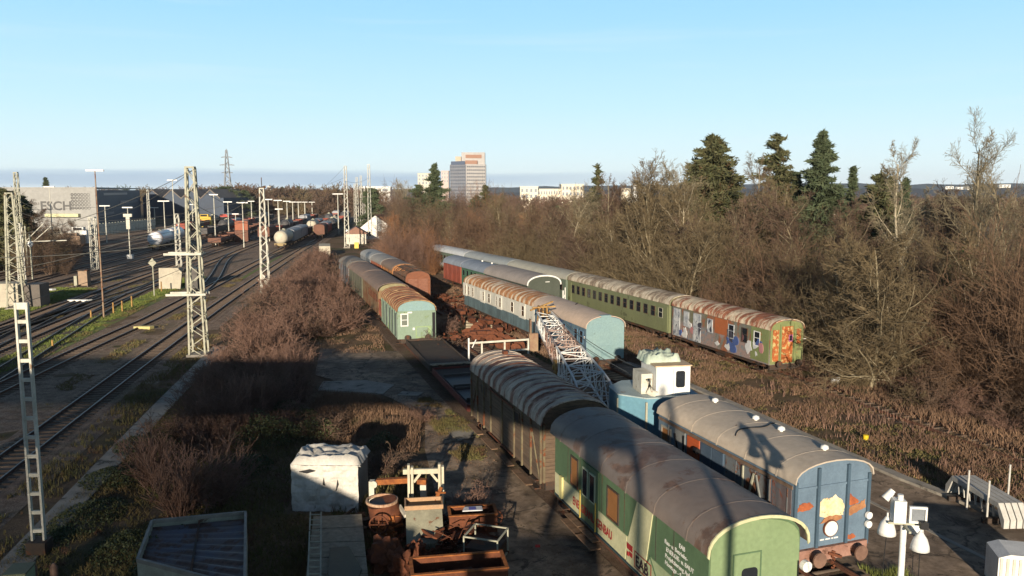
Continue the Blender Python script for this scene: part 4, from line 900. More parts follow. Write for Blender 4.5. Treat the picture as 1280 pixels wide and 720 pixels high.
b = MB(); b.box(.4, 1.05, .222, .299, 3.8, 5.05); b.box(.4, 1.05, -.1, -.04, 2.9, 3.79); b.build('cab_door', M['white'], cab)
b = MB(); b.box(-1.05, -.5, .7, 2.0, 3.77, 4.75); b.tube([(-.7, .65, 4.5), (-.7, .4, 3.95), (-.45, .3, 3.8)], [.16, .22, .2], 8); b.build('hood', M['offwhite'], cr)
# crumpled tarp on cab roof
def crumple(name, x0, x1, y0, y1, z, h, mat, parent, n=14, seed=2, thick=.05):
    rr = np.random.default_rng(seed); vs = []; fs = []
    H = rr.random((n, n)) * h; 
    for k in range(1): H = (H + np.roll(H, 1, 0) + np.roll(H, 1, 1)) / 2.2
    for i in range(n):
        for j in range(n):
            ed = min(i, j, n - 1 - i, n - 1 - j); vs.append((x0 + (x1 - x0) * (i + rr.uniform(-.3, .3)) / (n - 1), y0 + (y1 - y0) * (j + rr.uniform(-.3, .3)) / (n - 1), z + thick + (H[i, j] if ed else -.1)))
    for i in range(n - 1):
        for j in range(n - 1): fs.append((i * n + j, (i + 1) * n + j, (i + 1) * n + j + 1, i * n + j + 1))
    b = MB(); b.add(vs, fs, True); return b.build(name, mat, parent)
cm = crumple('tarpaulin', -.7, 1.1, 1.0, 2.7, 5.2, .36, paint('pale_green_tarp', (.38, .47, .38), (.5, .55, .45), 1.5, rough=.6), None, seed=3)
cm.location = cr.location; cm.rotation_euler = (0, 0, ca); tag(cm, 'crumpled pale green tarpaulin lying on the white crane cab roof', 'tarpaulin')
b = MB(); b.box(-1.5, 1.5, -2.2, 7.5, .85, 1.2); b.build('chassis', M['dark'], cr)
b = MB(); b.box(1.34, 2.1, 1.2, 3.6, 3.2, 3.5); b.build('side_locker', Mct, cr)
for y in (-1.2, .8, 4.5, 6.5):
    b = MB(); b.tube([(-.9, y, .7), (.9, y, .7)], .08, 8)
    for s in (-1, 1): b.disc((s * .75, y, .7), .45, 18, 'x', .12)
    b.build('wheelset', M['dark'], cr)
# jib in crane coordinates: from foot (y 5.6) to tip
def W2L(p):
    dx, dy = p[0] - CR[0], p[1] - CR[1]; return Vector((dx * math.cos(ca) + dy * math.sin(ca), -dx * math.sin(ca) + dy * math.cos(ca), p[2] - .12))
foot_c = Vector(W2L((*G(747, 512, 1.9), 1.9))); tip_c = Vector(W2L((*G(680, 402, 3.6), 3.6)))
ax = (tip_c - foot_c); JL = ax.length; ax.normalize(); sx = ax.cross(Vector((0, 0, 1))).normalized(); uz = sx.cross(ax)
def jp(s, i, k, f=None):
    t = s / JL; hw = 1.0 * (1 - t) + .55 * t; hh = .95 * (1 - t) + .5 * t
    if s < 1.8: hh *= .55 + .25 * s
    return foot_c + ax * s + sx * (i * hw) + uz * (k * hh + .25)
NS = 13
secs = [(0, 6, M['white'], 'jib_section'), (6, 10, paint('rusty_jib', (.25, .12, .08), (.45, .4, .36), 1.2, rust=(.2, .08, .04), ramt=.3), 'jib_section'), (10, NS, M['white'], 'jib_section')]
for a, c, mt, nm in secs:
    b = MB()
    for k in range(a, c):
        s0, s1 = JL * k / NS, JL * (k + 1) / NS
        for i, j in ((-1, -1), (1, -1), (1, 1), (-1, 1)): b.bar(jp(s0, i, j), jp(s1, i, j), .10)
        fl = 1 if k % 2 else -1
        for i in (-1, 1): b.bar(jp(s0, i, -fl), jp(s1, i, fl), .055); b.bar(jp(s0, i, -1), jp(s0, i, 1), .05)
        for j in (-1, 1): b.bar(jp(s0, -fl, j), jp(s1, fl, j), .055); b.bar(jp(s0, -1, j), jp(s0, 1, j), .05)
        sm_ = (s0 + s1) / 2
        for i in (-1, 1): b.bar(jp(s0, i, fl), jp(sm_, i, 0), .045)
        b.bar(jp(s0, -1, -1), jp(s0, 1, 1), .04)
    b.build(nm, mt, cr)
Myr = paint('yellow_rust', (.42, .26, .08), (.2, .1, .04), 2.5, rust=RUST, ramt=.35, rough=.8)
b = MB()
tp_ = jp(JL, 0, 0)
for i in (-1, 1): b.bar(jp(JL, i, -1), jp(JL + 1.2, i * .5, 0), .12); b.bar(jp(JL, i, 1), jp(JL + 1.2, i * .5, 0), .12)
for q in (-.3, 0, .3): c_ = tp_ + ax * .9 + sx * q + uz * .35; b.tube([c_ - sx * .05, c_ + sx * .05], .48, 14)
b.bar(tp_ + ax * .2 - sx * .9 + uz * .8, tp_ + ax * .2 + sx * .9 + uz * .9, .1); b.bar(tp_ + ax * .6 - sx * 1.0 + uz * .5, tp_ + ax * 1.4 + sx * .9 + uz * 1.0, .1)
b.build('head_pulleys', Myr, cr)
hb = tp_ + ax * .6 - sx * .75; hb.z = 2.0
b = MB()
for q in (-.15, .15, .3): b.bar(tp_ + ax * .7 + sx * (q - .75), Vector((hb.x + q, hb.y, hb.z + .5)), .035)
b.build('hoist_rope', M['wire'], cr)
b = MB(); b.box(hb.x - .35, hb.x + .35, hb.y - .2, hb.y + .2, hb.z - .9, hb.z + .5); b.box(hb.x - .28, hb.x - .2, hb.y - .3, hb.y + .3, hb.z + .4, hb.z + 1.6); b.tube([(hb.x, hb.y, hb.z - .9), (hb.x, hb.y, hb.z - 1.2), (hb.x + .15, hb.y, hb.z - 1.35)], .09, 8); b.build('hook_block', paint('rust_block', (.2, .11, .07), (.28, .2, .12), 2), cr)
b = MB()
for q in (-.5, .5):
    A = tp_ + ax * .9 + sx * q * .6 + uz * .8; B = Vector((q + .3, 4.2, 3.8)); pts = [A.lerp(B, t / 10) - Vector((0, 0, .5 * math.sin(math.pi * t / 10))) for t in range(11)]; b.tube(pts, .022, 5)
b.build('jib_rope', M['wire'], cr)
b = MB(); c_ = jp(JL * 5.6 / NS, -1, -.6) - sx * .12; b.tube([c_ - sx * .08, c_ + sx * .08], .5, 16); c_ = jp(JL * 5.6 / NS, -1, -.6) - sx * .3 ; b.tube([c_, c_ + sx * .1], .18, 10); b.build('rope_drum', Myr, cr)

# idler flat wagon under the jib, with planks and railing
ip = next_end((11.15, 26.9), 19.0, 9.2 + 11.4, 0)
iw = empty('plank_wagon', (ip[0], ip[1], .12), R(19), 'flat wagon decked with worn timber planks under the crane jib', 'flat wagon', 'old wagons and coaches parked in the siding')
b = MB()
for k in range(34): y = .05 + k * .41; b.box(-1.5 - .04 * (k % 3), 1.5 + .03 * (k % 2), y, y + .37, 1.05, 1.13 + .02 * (k % 2))
b.build('plank_deck', M['plank'], iw); running_gear(iw, 14, M['dark'], False, 1.05, 1.4, False)
b = MB(); y = 14.15
for x in (-2.2, -.4, 1.5): b.box(x - .06, x + .06, y, y + .08, .8, 2.3)
for z in (2.22, 1.45, 1.0): b.box(-3.2 if z > 2 else -.34, 1.44, y + .001, y + .07, z - .07, z + .07)
b.build('end_railing', M['offwhite'], iw)
b = MB(); b.tube([(-3.2, 14.2, .3), (-3.2, 14.2, 2.6)], .07, 8); b.tube([(-3.0, 14.0, 1.9), (-2.7, 14.0, 2.5)], .04, 6); b.build('corner_post', M['white'], iw)

# ------------------------------------------------------------------ scrap between the rows
def place(px, py, z=0): return G(px, py, z)
# bogie frames
b = MB()
for s in (-1, 1):
    b.prism([(-1.5, .75), (-1.1, .95), (-.5, .95), (-.35, .5), (.35, .5), (.5, .95), (1.1, .95), (1.5, .75), (1.5, .6), (1.0, .62), (.55, .2), (-.55, .2), (-1.0, .62), (-1.5, .6)], 'x', s * .95 - .05, s * .95 + .05)
proto = empty('bogie_frame', (-1.2, 78.5, 0), R(12), 'rusty bogie frame farthest from the boxcar in the scrap row', 'bogie frame', 'rusty bogie frames lying beside the white coach')
b.build('side_frame', M['rust'], proto)
b = MB(); b.box(-.25, .25, -.9, .9, .45, .9) if False else b.box(-.3, .3, -.9, .9, .5, .85)
for x in (-1.4, 1.4): b.box(x - .07, x + .07, -.9, .9, .6, .75)
ob = b.build('cross_beam', M['rust'], proto)
for o in proto.children:
    o.rotation_euler = (0, 0, 0)
pl = [(562, 392, 20, 'rusty bogie frame nearest the derelict boxcar'), (575, 400, 25, 'rusty bogie frame just right of the brown bush top'), (590, 408, 10, 'second rusty bogie frame from the left, beside the white coach end'), (607, 413, 35, 'rusty bogie frame in the middle of the scrap row under the white coach windows'), (622, 420, 15, 'rusty bogie frame directly behind the lined up wheel discs'), (600, 428, 100, 'rusty bogie frame lying lengthwise left of the wheel discs')]
for i, (px, py, a, lb) in enumerate(pl):
    p = place(px, py)
    if i == 0: proto.location = (p[0], p[1], .1); proto.rotation_euler = (0, 0, R(a)); proto['label'] = lb
    else: copy_thing(proto, (p[0], p[1], .1 + .12 * (i % 2)), R(a), lb)
pw = empty('wheelset', (0, 0, 0), 0, 'x', 'wheelset', 'scrap wheelsets standing behind the boxcar roof')
for s in (-1, 1):
    b = MB(); b.disc((s * .75, 0, .5), .5, 22, 'x', .12); b.disc((s * .85, 0, .5), .14, 12, 'x', .14); b.disc((s * .68, 0, .5), .42, 22, 'x', .1); b.build('wheel', M['rust'] if s < 0 else M['rust'], pw)
b = MB(); b.tube([(-.75, 0, .5), (.75, 0, .5)], .085, 8); b.build('axle', M['rust'], pw)
wl = ['wheelset at the far end of the row of rusty wheel discs', 'second farthest of the rusty wheelsets in a row', 'wheelset in the middle of the row of rusty wheel discs', 'second nearest of the rusty wheelsets in a row', 'wheelset at the near end of the row beside the white railing', 'lone rusty wheelset set apart above the grey timber pile']
for i, (px, py) in enumerate(((612, 427), (620, 431), (629, 435), (638, 439), (647, 443), (596, 418))):
    p = place(px, py)
    if i == 0: pw.location = (p[0], p[1], .08); pw.rotation_euler = (0, 0, R(62)); pw['label'] = wl[0]
    else: copy_thing(pw, (p[0], p[1], .08), R(62 + 4 * i), wl[i])
p = place(600, 412)
b = MB()
for k in range(4): b.box(-1.4, 1.4, k * .35, k * .35 + .26, .1 + .22 * (k % 3), .3 + .22 * (k % 3))
o = b.build('timber_pile', M['greywood']); o.location = (p[0], p[1], 0); tag(o, 'short pile of grey timbers among the rusty bogie frames', 'timber pile')
rr = random.Random(4)
def junk(name, n, cxy, sxy, h, mat, label, cat, seed):
    rr = random.Random(seed); b = MB()
    for _ in range(n):
        c = Vector((max(-1.6, min(1.6, rr.gauss(0, 1))) * sxy[0], max(-1.6, min(1.6, rr.gauss(0, 1))) * sxy[1], rr.uniform(.05, h))); T = Matrix.Translation(c) @ Matrix.Rotation(rr.uniform(0, 6.3), 4, 'Z') @ Matrix.Rotation(rr.uniform(-.5, .5), 4, 'X')
        l, ww, hh = rr.uniform(.2, .9), rr.uniform(.05, .3), rr.uniform(.04, .2); b.box(-l / 2, l / 2, -ww / 2, ww / 2, -hh / 2, hh / 2, T)
    for _ in range(n // 3):
        c = Vector((rr.uniform(-1.3, 1.3) * sxy[0], rr.uniform(-1.3, 1.3) * sxy[1], rr.uniform(.05, h))); a = rr.uniform(0, 6.3); l = rr.uniform(.3, 1.1); d_ = Vector((math.cos(a), math.sin(a), rr.uniform(-.25, .4))) * l / 2; b.tube([c - d_, c + d_ * .2 + Vector((0, 0, rr.uniform(-.05, .1))), c + d_], .02, 5)
    o = b.build(name, mat); o.location = (cxy[0], cxy[1], 0); return tag(o, label, cat, kind='stuff' if n > 50 else None)
junk('scrap_heap', 120, place(560, 378), (2.2, 3.0), .7, M['rust'], 'spread heap of red brown scrap in front of the derelict boxcar', 'scrap heap', 5)
junk('scrap_heap', 90, place(590, 425), (1.6, 2.2), .6, M['rust'], 'low heap of rusty iron below the bogie frames', 'scrap heap', 6)
junk('scrap_heap', 70, place(640, 360), (1.5, 4.0), .4, M['greywood'], 'scatter of grey planks hidden between the coach rows', 'scrap heap', 8)

# ------------------------------------------------------------------ foreground left
# wrapped white container
c0 = (-9.35, 33.0)
r = empty('wrapped_container', (c0[0], c0[1], .05), R(-2), 'big crate wrapped in torn white sheeting, half in shadow', 'container')
n = 64; b = MB(); vs = []; rr = np.random.default_rng(5)
UU, VV = np.meshgrid(np.arange(n) / (n - 1), np.arange(n) / (n - 1), indexing='ij')
CRK = sum(abs(vnoise(UU * 3 + s_ * 7, VV * 2, f_, 70 + s_) - .5) * a_ for s_, (f_, a_) in enumerate(((1.2, .22), (2.6, .16), (6, .09), (12, .04))))
for i in range(n):
    for j in range(n):
        u, v_ = i / (n - 1), j / (n - 1); d = CRK[i, j]
        vs.append((u * 2.85, -.05 - d, v_ * 2.02))
b.add(vs, [(i * n + j, (i + 1) * n + j, (i + 1) * n + j + 1, i * n + j + 1) for i in range(n - 1) for j in range(n - 1)], True)
Mwrap = paint('white_sheeting', (.56, .54, .49), (.42, .4, .36), 1.6, (1, 1, .4), rust=(.16, .14, .12), ramt=.1, rsc=1.6, rough=.6, bmp=.2)
b.build('front_sheet', Mwrap, r)
b = MB(); b.box(.03, 2.82, .06, 1.9, 0, 2.0); b.build('crate', paint('crate_grey', (.3, .28, .25), (.2, .19, .17), 1), r)
crumple('top_sheet', -.05, 2.95, -.08, 1.95, 2.0, .34, Mwrap, r, 16, 9, .06)
b = MB(); b.prism([(.35, 1.75), (.8, 1.86), (1.05, 1.78), (.7, 1.68)], 'y', -.22, -.1); b.prism([(1.35, 1.2), (1.4, 1.5), (1.46, 1.15)], 'y', -.22, -.1); b.prism([(1.9, .9), (1.98, 1.4), (2.02, 1.2)], 'y', -.22, -.1); b.build('tear', M['black'], r)
# upturned open bin with corrugated lining
bz = 1.5; A = [G(x, y, bz) for x, y in ((190, 652), (307, 641), (306, 735), (172, 700))]
r = empty('corrugated_bin', (0, 0, 0), 0, 'shallow metal bin with pale rim and blue brown corrugated bed under the red bush', 'metal bin')
b = MB()
for k in range(4): p, q = A[k], A[(k + 1) % 4]; b.bar((p[0], p[1], bz), (q[0], q[1], bz), .09, .14)
b.build('rim', paint('rim_grey', (.30, .27, .23), (.2, .18, .15), 2), r)
b = MB()
for k in range(4): p, q = A[k], A[(k + 1) % 4]; b.bar((p[0], p[1], .75), (q[0], q[1], .75), .05, 1.36)
b.build('side_wall', M['galv'], r)
b = MB(); n = 40; vs = []
for i in range(n):
    t = i / (n - 1)
    for s in (.01, .99):
        a = Vector(A[0]).lerp(Vector(A[3]), t * .985 + .005); c = Vector(A[1]).lerp(Vector(A[2]), t * .985 + .005); p = a.lerp(c, s); vs.append((p.x, p.y, bz - .22 + .04 * math.sin(i * 1.571)))
b.add(vs, [(2 * i, 2 * i + 1, 2 * i + 3, 2 * i + 2) for i in range(n - 1)], True)
b.build('corrugated_bed', paint('blue_brown_sheet', (.10, .105, .135), (.15, .11, .09), .8, rust=(.12, .07, .05), ramt=.5, rsc=1.2, rough=.45), r)
pm = Vector(A[0]).lerp(Vector(A[1]), .5); pn = Vector(A[3]).lerp(Vector(A[2]), .5); b = MB(); b.bar((pm.x, pm.y, bz - .14), (pn.x, pn.y, bz - .14), .06); b.build('divider', M['dark'], r)
# concrete platform, ladder, green plate
P = [G(x, y, .75) for x, y in ((392, 645), (452, 642), (462, 740), (380, 740))]
b = MB()
for k in range(5):
    a0, a1 = k / 5 + .006, (k + 1) / 5 - .006; q = [Vector(P[0]).lerp(Vector(P[3]), a0), Vector(P[1]).lerp(Vector(P[2]), a0), Vector(P[1]).lerp(Vector(P[2]), a1), Vector(P[0]).lerp(Vector(P[3]), a1)]
    b.prism([(p.x, p.y) for p in q], 'z', .55, .75)
b.prism([(p[0], p[1]) for p in (P[0], P[1], P[2], P[3])], 'z', .05, .549)
tag(b.build('plank_platform', M['greywood']), 'low grey plank platform in front of the wrapped crate', 'platform')
r = empty('ladder', (0, 0, 0), 0, 'narrow steel ladder standing against the plank platform left edge', 'ladder')
l0 = Vector((*G(388, 640, 1.1), 1.1)); l1 = Vector((*G(384, 740, .95), .95)); wv_ = Vector((.42, 0, 0))
b = MB(); b.bar(l0, l1, .05); b.bar(l0 + wv_, l1 + wv_, .05); b.build('stile', M['galv'], r)
for k in range(13): b = MB(); t = (k + .5) / 13; b.bar(l0.lerp(l1, t), l0.lerp(l1, t) + wv_, .035); b.build('rung', M['galv'], r)
b = MB(); q = [G(x, y, .8) for x, y in ((412, 686), (436, 684), (452, 712), (440, 745), (408, 745))]; b.prism([(p[0], p[1]) for p in q], 'z', .76, .84); tag(b.build('steel_plate', paint('dark_green_plate', (.07, .08, .05), (.05, .055, .04), 1)), 'dark green steel plate with a cut corner lying on the plank platform', 'steel plate')
# rusty drum
p = place(483, 668); r = empty('rusty_drum', (p[0], p[1], .05), 0, 'open tapered rusty drum with a pale rim, left of the white frame', 'drum')
b = MB(); zs = [.1, .7, 1.35]; b.tube([(0, .1, .05), (0, .05, .7), (-.15, 0, 1.3)], [.62, .64, .58], 24, True); b.build('shell', M['rust'], r)
b = MB()
for k in range(24): a = 2 * math.pi * k / 24; c = 2 * math.pi * (k + 1) / 24; b.bar((-.15 + .6 * math.cos(a), .6 * math.sin(a), 1.36), (-.15 + .6 * math.cos(c), .6 * math.sin(c), 1.36), .07, .1)
b.build('rim', paint('pale_rust_rim', (.5, .36, .25), (.3, .15, .08), 3), r)
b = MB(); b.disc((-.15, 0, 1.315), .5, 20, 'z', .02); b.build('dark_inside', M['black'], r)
def ringthing(name, c, rad, th, mat, label, cat, axis='y', n=20, parent=None):
    b = MB(); V_ = []
    for k in range(n + 1):
        a = 2 * math.pi * k / n; V_.append((rad * math.cos(a), 0, rad * math.sin(a)) if axis == 'y' else (rad * math.cos(a), rad * math.sin(a), 0))
    b.tube(V_, th, 6, cap=False); b.bar(V_[0], V_[n // 2], th * 1.2); b.bar(V_[n // 4], V_[3 * n // 4], th * 1.2)
    o = b.build(name, mat); o.location = c; return tag(o, label, cat)
p = place(474, 684); ringthing('handwheel', (p[0], p[1], .9), .35, .035, M['rust'], 'rusty spoked handwheel leaning in front of the drum', 'handwheel')
p = place(618, 660); ringthing('iron_ring', (p[0], p[1], .45), .32, .03, M['rust'], 'thin iron hoop at the right edge of the scrap pile', 'hoop')
p = place(487, 668); junk('rust_lump', 26, (p[0], p[1] - .5), (.12, .1), .9, M['rust_bright'], 'small bright orange iron fitting in front of the drum', 'iron fitting', 12)
# orange beam on posts
p = place(480, 652); r = empty('steel_trestle', (p[0], p[1] + .8, .1), R(-3), 'orange rusty cross beam on two pale posts behind the drum', 'trestle')
b = MB(); b.prism([(-.6, 1.2), (-.4, 1.42), (.9, 1.52), (1.7, 1.45), (1.7, 1.25), (.9, 1.3), (-.3, 1.2)], 'y', -.12, .12); b.build('beam', M['rust_bright'], r)
b = MB(); b.box(-.72, -.5, -.14, .14, 0, 1.35); b.disc((-.5, -.18, 1.25), .15, 12, 'y', .08); b.build('post', M['offwhite'], r)
b = MB(); b.box(1.45, 1.7, -.14, .14, .3, 1.24); b.build('post', M['offwhite'], r)
# white timber frame
p = place(517, 652); r = empty('timber_portal', (p[0] - .1, p[1], .1), R(5), 'pale wooden portal frame standing above the scrap', 'timber frame')
for x in (0, 1.25):
    b = MB(); b.box(x - .12, x - .02, -.12, .12, 0, 2.35); b.box(x + .02, x + .12, -.12, .12, 0, 2.25); b.build('post', M['greywood'] if 0 else paint('pale_timber%d' % int(x * 10), (.52, .48, .36), (.36, .33, .24), 2, (2, 2, .5)), r)
b = MB(); b.box(-.3, 1.2, -.07, .07, 1.95, 2.15); b.bar((.13, 0, 1.6), (.4, 0, 1.95), .1); b.bar((1.12, 0, 1.6), (.85, 0, 1.95), .1); b.build('cross_beam', paint('pale_timber_beam', (.52, .48, .36), (.36, .33, .24), 2), r)
# grey chute box
p = place(520, 690); r = empty('chute_box', (p[0] + .3, p[1], .1), R(8), 'grey steel hopper box with sloping lid in front of the wooden frame', 'hopper')
Mcb = paint('grey_green_steel', (.30, .29, .21), (.19, .18, .13), 1.5, rust=RUST, ramt=.25, rsc=2)
b = MB(); b.prism([(-.2, 0), (-.2, .3), (1.0, 1.15), (1.9, 1.15), (1.9, 0)], 'x', -.65, .75); b.build('shell', Mcb, r)
b = MB(); b.box(-.7, .8, 1.02, 1.08, 1.15, 1.32); b.box(-.7, .8, 1.86, 1.92, 1.15, 1.32); b.box(-.7, -.64, 1.08, 1.86, 1.15, 1.32); b.box(.74, .8, 1.08, 1.86, 1.15, 1.32); b.build('rim', paint('rusty_rim_pale', (.42, .25, .13), (.3, .2, .12), 2), r)
b = MB(); b.box(-.62, .72, 1.1, 1.84, 1.153, 1.17); b.build('inside', M['black'], r)
b = MB(); b.bar((-.9, 1.9, 1.0), (-.65, 1.1, .9), .12); b.build('lug', M['offwhite'], r)
for k, (px, py, a, l) in enumerate(((548, 652, 40, 'rusty iron bar sticking up from the hopper'), )):
    p = place(px, py); b = MB(); b.bar((0, 0, .9), (.3, .2, 1.55), .1); b.bar((.1, 0, 1.4), (.45, .25, 1.3), .07); o = b.build('iron_bar', M['rust_bright']); o.location = (p[0] - .1, p[1] - .9, .2); tag(o, l, 'iron bar')
# rusty crates
def crate(name, px, py, w_, d_, h_, a, mat, label, cat, z0=.1, openframe=False, rimmat=None):
    p = place(px, py); r = empty(name, (p[0], p[1], z0), R(a), label, cat)
    b = MB()
    if openframe:
        for x in (0, w_):
            for y in (0, d_): b.bar((x, y, 0), (x, y, h_), .05)
        for z in (.04, h_):
            for x in (0, w_): b.bar((x, 0, z), (x, d_, z), .05)
            for y in (0, d_): b.bar((0, y, z), (w_, y, z), .05)
        b.build('frame', rimmat or M['galv'], r); b = MB(); b.box(.04, w_ - .04, .04, d_ - .04, .06, h_ * .55); b.build('contents', M['dark'], r)
    else:
        t = .05
        for x0, x1, y0, y1 in ((0, w_, 0, t), (0, w_, d_ - t, d_), (0, t, t, d_ - t), (w_ - t, w_, t, d_ - t)): b.box(x0, x1, y0, y1, 0, h_)
        b.box(t, w_ - t, t, d_ - t, 0, h_ * .4); b.build('box', mat, r)
        b = MB(); t = .09
        for x0, x1, y0, y1 in ((-.03, w_ + .03, -.03, t), (-.03, w_ + .03, d_ - t, d_ + .03), (-.03, t, t, d_ - t), (w_ - t, w_ + .03, t, d_ - t)): b.box(x0, x1, y0, y1, h_, h_ + .04)
        b.build('rim', rimmat or mat, r)
    return r
crate('rusty_crate', 515, 760, 3.2, 1.3, 1.0, 10, M['rust'], 'long rusty open crate at the bottom edge of the picture', 'crate', rimmat=M['rust_bright'])
crate('wire_crate', 580, 705, 1.3, 1.2, .95, -18, M['galv'], 'pale framed open crate right of the long rusty one', 'crate', openframe=True)
crate('rusty_crate', 562, 672, 1.9, 1.0, .75, 8, M['rust'], 'rusty tray crate holding scraps behind the pale framed crate', 'crate', rimmat=M['rust_bright'])
p = place(575, 668); b = MB(); b.prism([(0, 0), (.8, .1), (.75, .5), (.05, .4)], 'z', .9, .94); o = b.build('paper_sack', flat('pale_sack', (.6, .6, .62))); o.location = (p[0] + .1, p[1] + .1, .0); tag(o, 'flattened white and blue sack on the rusty tray crate', 'sack')
b = MB(); b.prism([(.25, .08), (.55, .12), (.5, .42), (.22, .38)], 'z', .941, .945); b.build('blue_print', flat('blue_print', (.12, .13, .4)), o)
junk('crate_scrap', 26, place(560, 690), (.5, .3), .9, M['rust'], 'loose rusty bits lying in the tray crate under the sack', 'scrap', 41)
junk('crate_scrap', 40, (place(515, 760)[0] + 1.5, place(515, 760)[1] + .9), (.8, .3), .8, M['dark'], 'dark scrap filling the long rusty crate', 'scrap', 42)
# blocky rust lumps
def lump(name, px, py, s, mat, label, cat, seed):
    p = place(px, py); b = MB(); rr = random.Random(seed); n = 9
    import bmesh
    bm = bmesh.new(); bmesh.ops.create_icosphere(bm, subdivisions=3, radius=1)
    for v_ in bm.verts:
        f = 1 + .35 * math.sin(v_.co.x * 5 + seed) * math.sin(v_.co.y * 6 + seed * 2) + .22 * math.sin(v_.co.z * 9 + seed) + rr.uniform(-.07, .07); v_.co = Vector((v_.co.x * s[0] * f, v_.co.y * s[1] * f, max(-.1, v_.co.z * s[2] * f + s[2] * .7)))
    me = bpy.data.meshes.new(name); bm.to_mesh(me); bm.free(); me.materials.append(mat); o = bpy.data.objects.new(name, me); COL.objects.link(o); o.location = (p[0], p[1], .05); return tag(o, label, cat)
lump('rust_lump', 482, 712, (.55, .5, .65), M['rust'], 'crumbling block of rust below the drum', 'scrap block', 1)
lump('rust_lump', 500, 722, (.4, .4, .55), M['rust'], 'pitted brown casting at the bottom edge beside the long crate', 'scrap block', 2)
lump('rust_lump', 520, 705, (.32, .35, .5), M['rust'], 'upright brown casting between drum and hopper', 'scrap block', 3)
junk('scrap_heap', 90, place(500, 655), (1.4, .5), .3, M['dark'], 'dark scrap strewn under the orange trestle beam', 'scrap heap', 26)
junk('scrap_heap', 140, place(545, 690), (1.3, .8), .35, M['rust'], 'loose rusty scrap around the hopper box', 'scrap heap', 16)
junk('scrap_heap', 60, place(598, 690), (.5, .6), .4, M['dark'], 'dark tangled scrap inside and behind the framed crate', 'scrap heap', 18)
b = MB(); b.box(-.09, .09, -.05, .05, .1, .18); o = b.build('can', flat('red_white_can', (.5, .04, .04))); p = place(672, 687); o.location = (p[0], p[1], 0); tag(o, 'tiny crushed red can on the asphalt beside the green coach', 'can')
# green cabinet and stumps at the foot of the near mast
b = MB(); p = place(26, 752); r = empty('cable_cabinet', (p[0], p[1], 0), R(10), 'pale green cable cabinet in the bottom left corner', 'cabinet')
b.box(-.3, .35, -.4, .4, 0, 1.1); b.build('housing', paint('pale_green_box', (.26, .32, .2), (.2, .25, .15), 1), r); b = MB(); b.box(-.33, .38, -.43, .43, 1.1, 1.16); b.build('lid', paint('mossy_lid', (.13, .14, .08), (.09, .1, .06), 2), r)
for px, lb in ((43, 'short brown post under the ladder mast, left one'), (69, 'short brown post right of the ladder mast')):
    p = place(px, 735); b = MB(); b.tube([(0, 0, 0), (0, 0, .75), (0, 0, .9)], [.13, .13, .04], 8); o = b.build('stump_post', paint('stump%d' % px, (.17, .10, .07), (.1, .06, .045), 2)); o.location = (p[0], p[1], 0); tag(o, lb, 'post')

# ------------------------------------------------------------------ right edge: loudspeaker mast, troughs, cabin
r = empty('loudspeaker_mast', (8.3, 16.3, 1.68), R(-8), 'white pole carrying horn speakers, a white box and a framed floodlight', 'lamp post')
b = MB(); b.tube([(0, 0, -2.2), (0, 0, 6.55)], .085, 12); b.build('pole', M['lampw'], r); r.scale = (.76, .76, .745)
b = MB(); b.bar((-.42, .0, 6.6), (.46, 0, 6.6), .06); b.bar((0, -.5, 6.55), (0, .6, 6.55), .06); b.build('cross_arm', M['galv'], r)
for x, y, z in ((-.36, .25, 6.5), (.33, -.35, 6.35), (.46, .5, 6.5)):
    b = MB(); b.tube([(x, y, z + .18), (x, y, z + .1), (x, y, z - .02), (x, y, z - .22), (x, y, z - .34), (x, y, z - .36)], [.05, .1, .18, .235, .25, .02], 18); b.tube([(x, y, z + .3), (x, y, z + .16)], .03, 6); l_ = b.build('horn_lamp', M['lampw'], r)
    b = MB(); b.disc((x, y, z - .375), .16, 16, 'z', .03); b.build('lens', M['glass'], l_)
    b = MB(); b.tube([(x, y, z - .36), (x + (.03 if x > 0 else -.1), y, z - 2.5), (0.09 if x > 0 else -.09, y * .2, z - 4.2)], .012, 5); b.build('cable', M['black'], r)
b = MB(); b.box(-.32, .0, -.15, .2, 6.66, 7.3); b.build('control_box', M['lampw'], r)
b = MB(); b.tube([(-.13, 0, 7.3), (-.13, 0, 7.45)], .08, 10); b.tube([(-.46, .25, 7.2), (-.24, .3, 7.45)], [.12, .09], 10); b.build('sensor', M['lampw'], r)
b = MB(); b.box(.05, .10, -.25, -.17, 6.72, 7.2); b.box(.46, .51, -.25, -.17, 6.72, 7.2); b.box(.10, .46, -.25, -.17, 6.72, 6.78); b.box(.10, .46, -.25, -.17, 7.14, 7.2); fl = b.build('floodlight', M['lampw'], r)
b = MB(); b.box(.10, .46, -.2, -.16, 6.78, 7.14); b.build('lens', flat('flood_glass', (.2, .22, .24), .15), fl); b = MB(); b.box(.3, .5, -.42, -.28, 6.62, 6.82); b.build('camera_unit', M['black'], r)
proto = None
tlab = ['leftmost of the four nested pale steel trestles by the grass strip', 'second from left of the four nested pale steel trestles', 'second from right of the four nested pale steel trestles', 'rightmost pale steel trestle, nearest the dry grass']
pA = Vector((*G(1203, 612, .5), 0)); pB = Vector((*G(1262, 648, .5), 0)); dv_ = (pB - pA); TL = dv_.length; ang = math.atan2(dv_.y, dv_.x)
Mtr = paint('pale_trestle', (.50, .49, .45), (.38, .37, .34), 1.2, rough=.6)
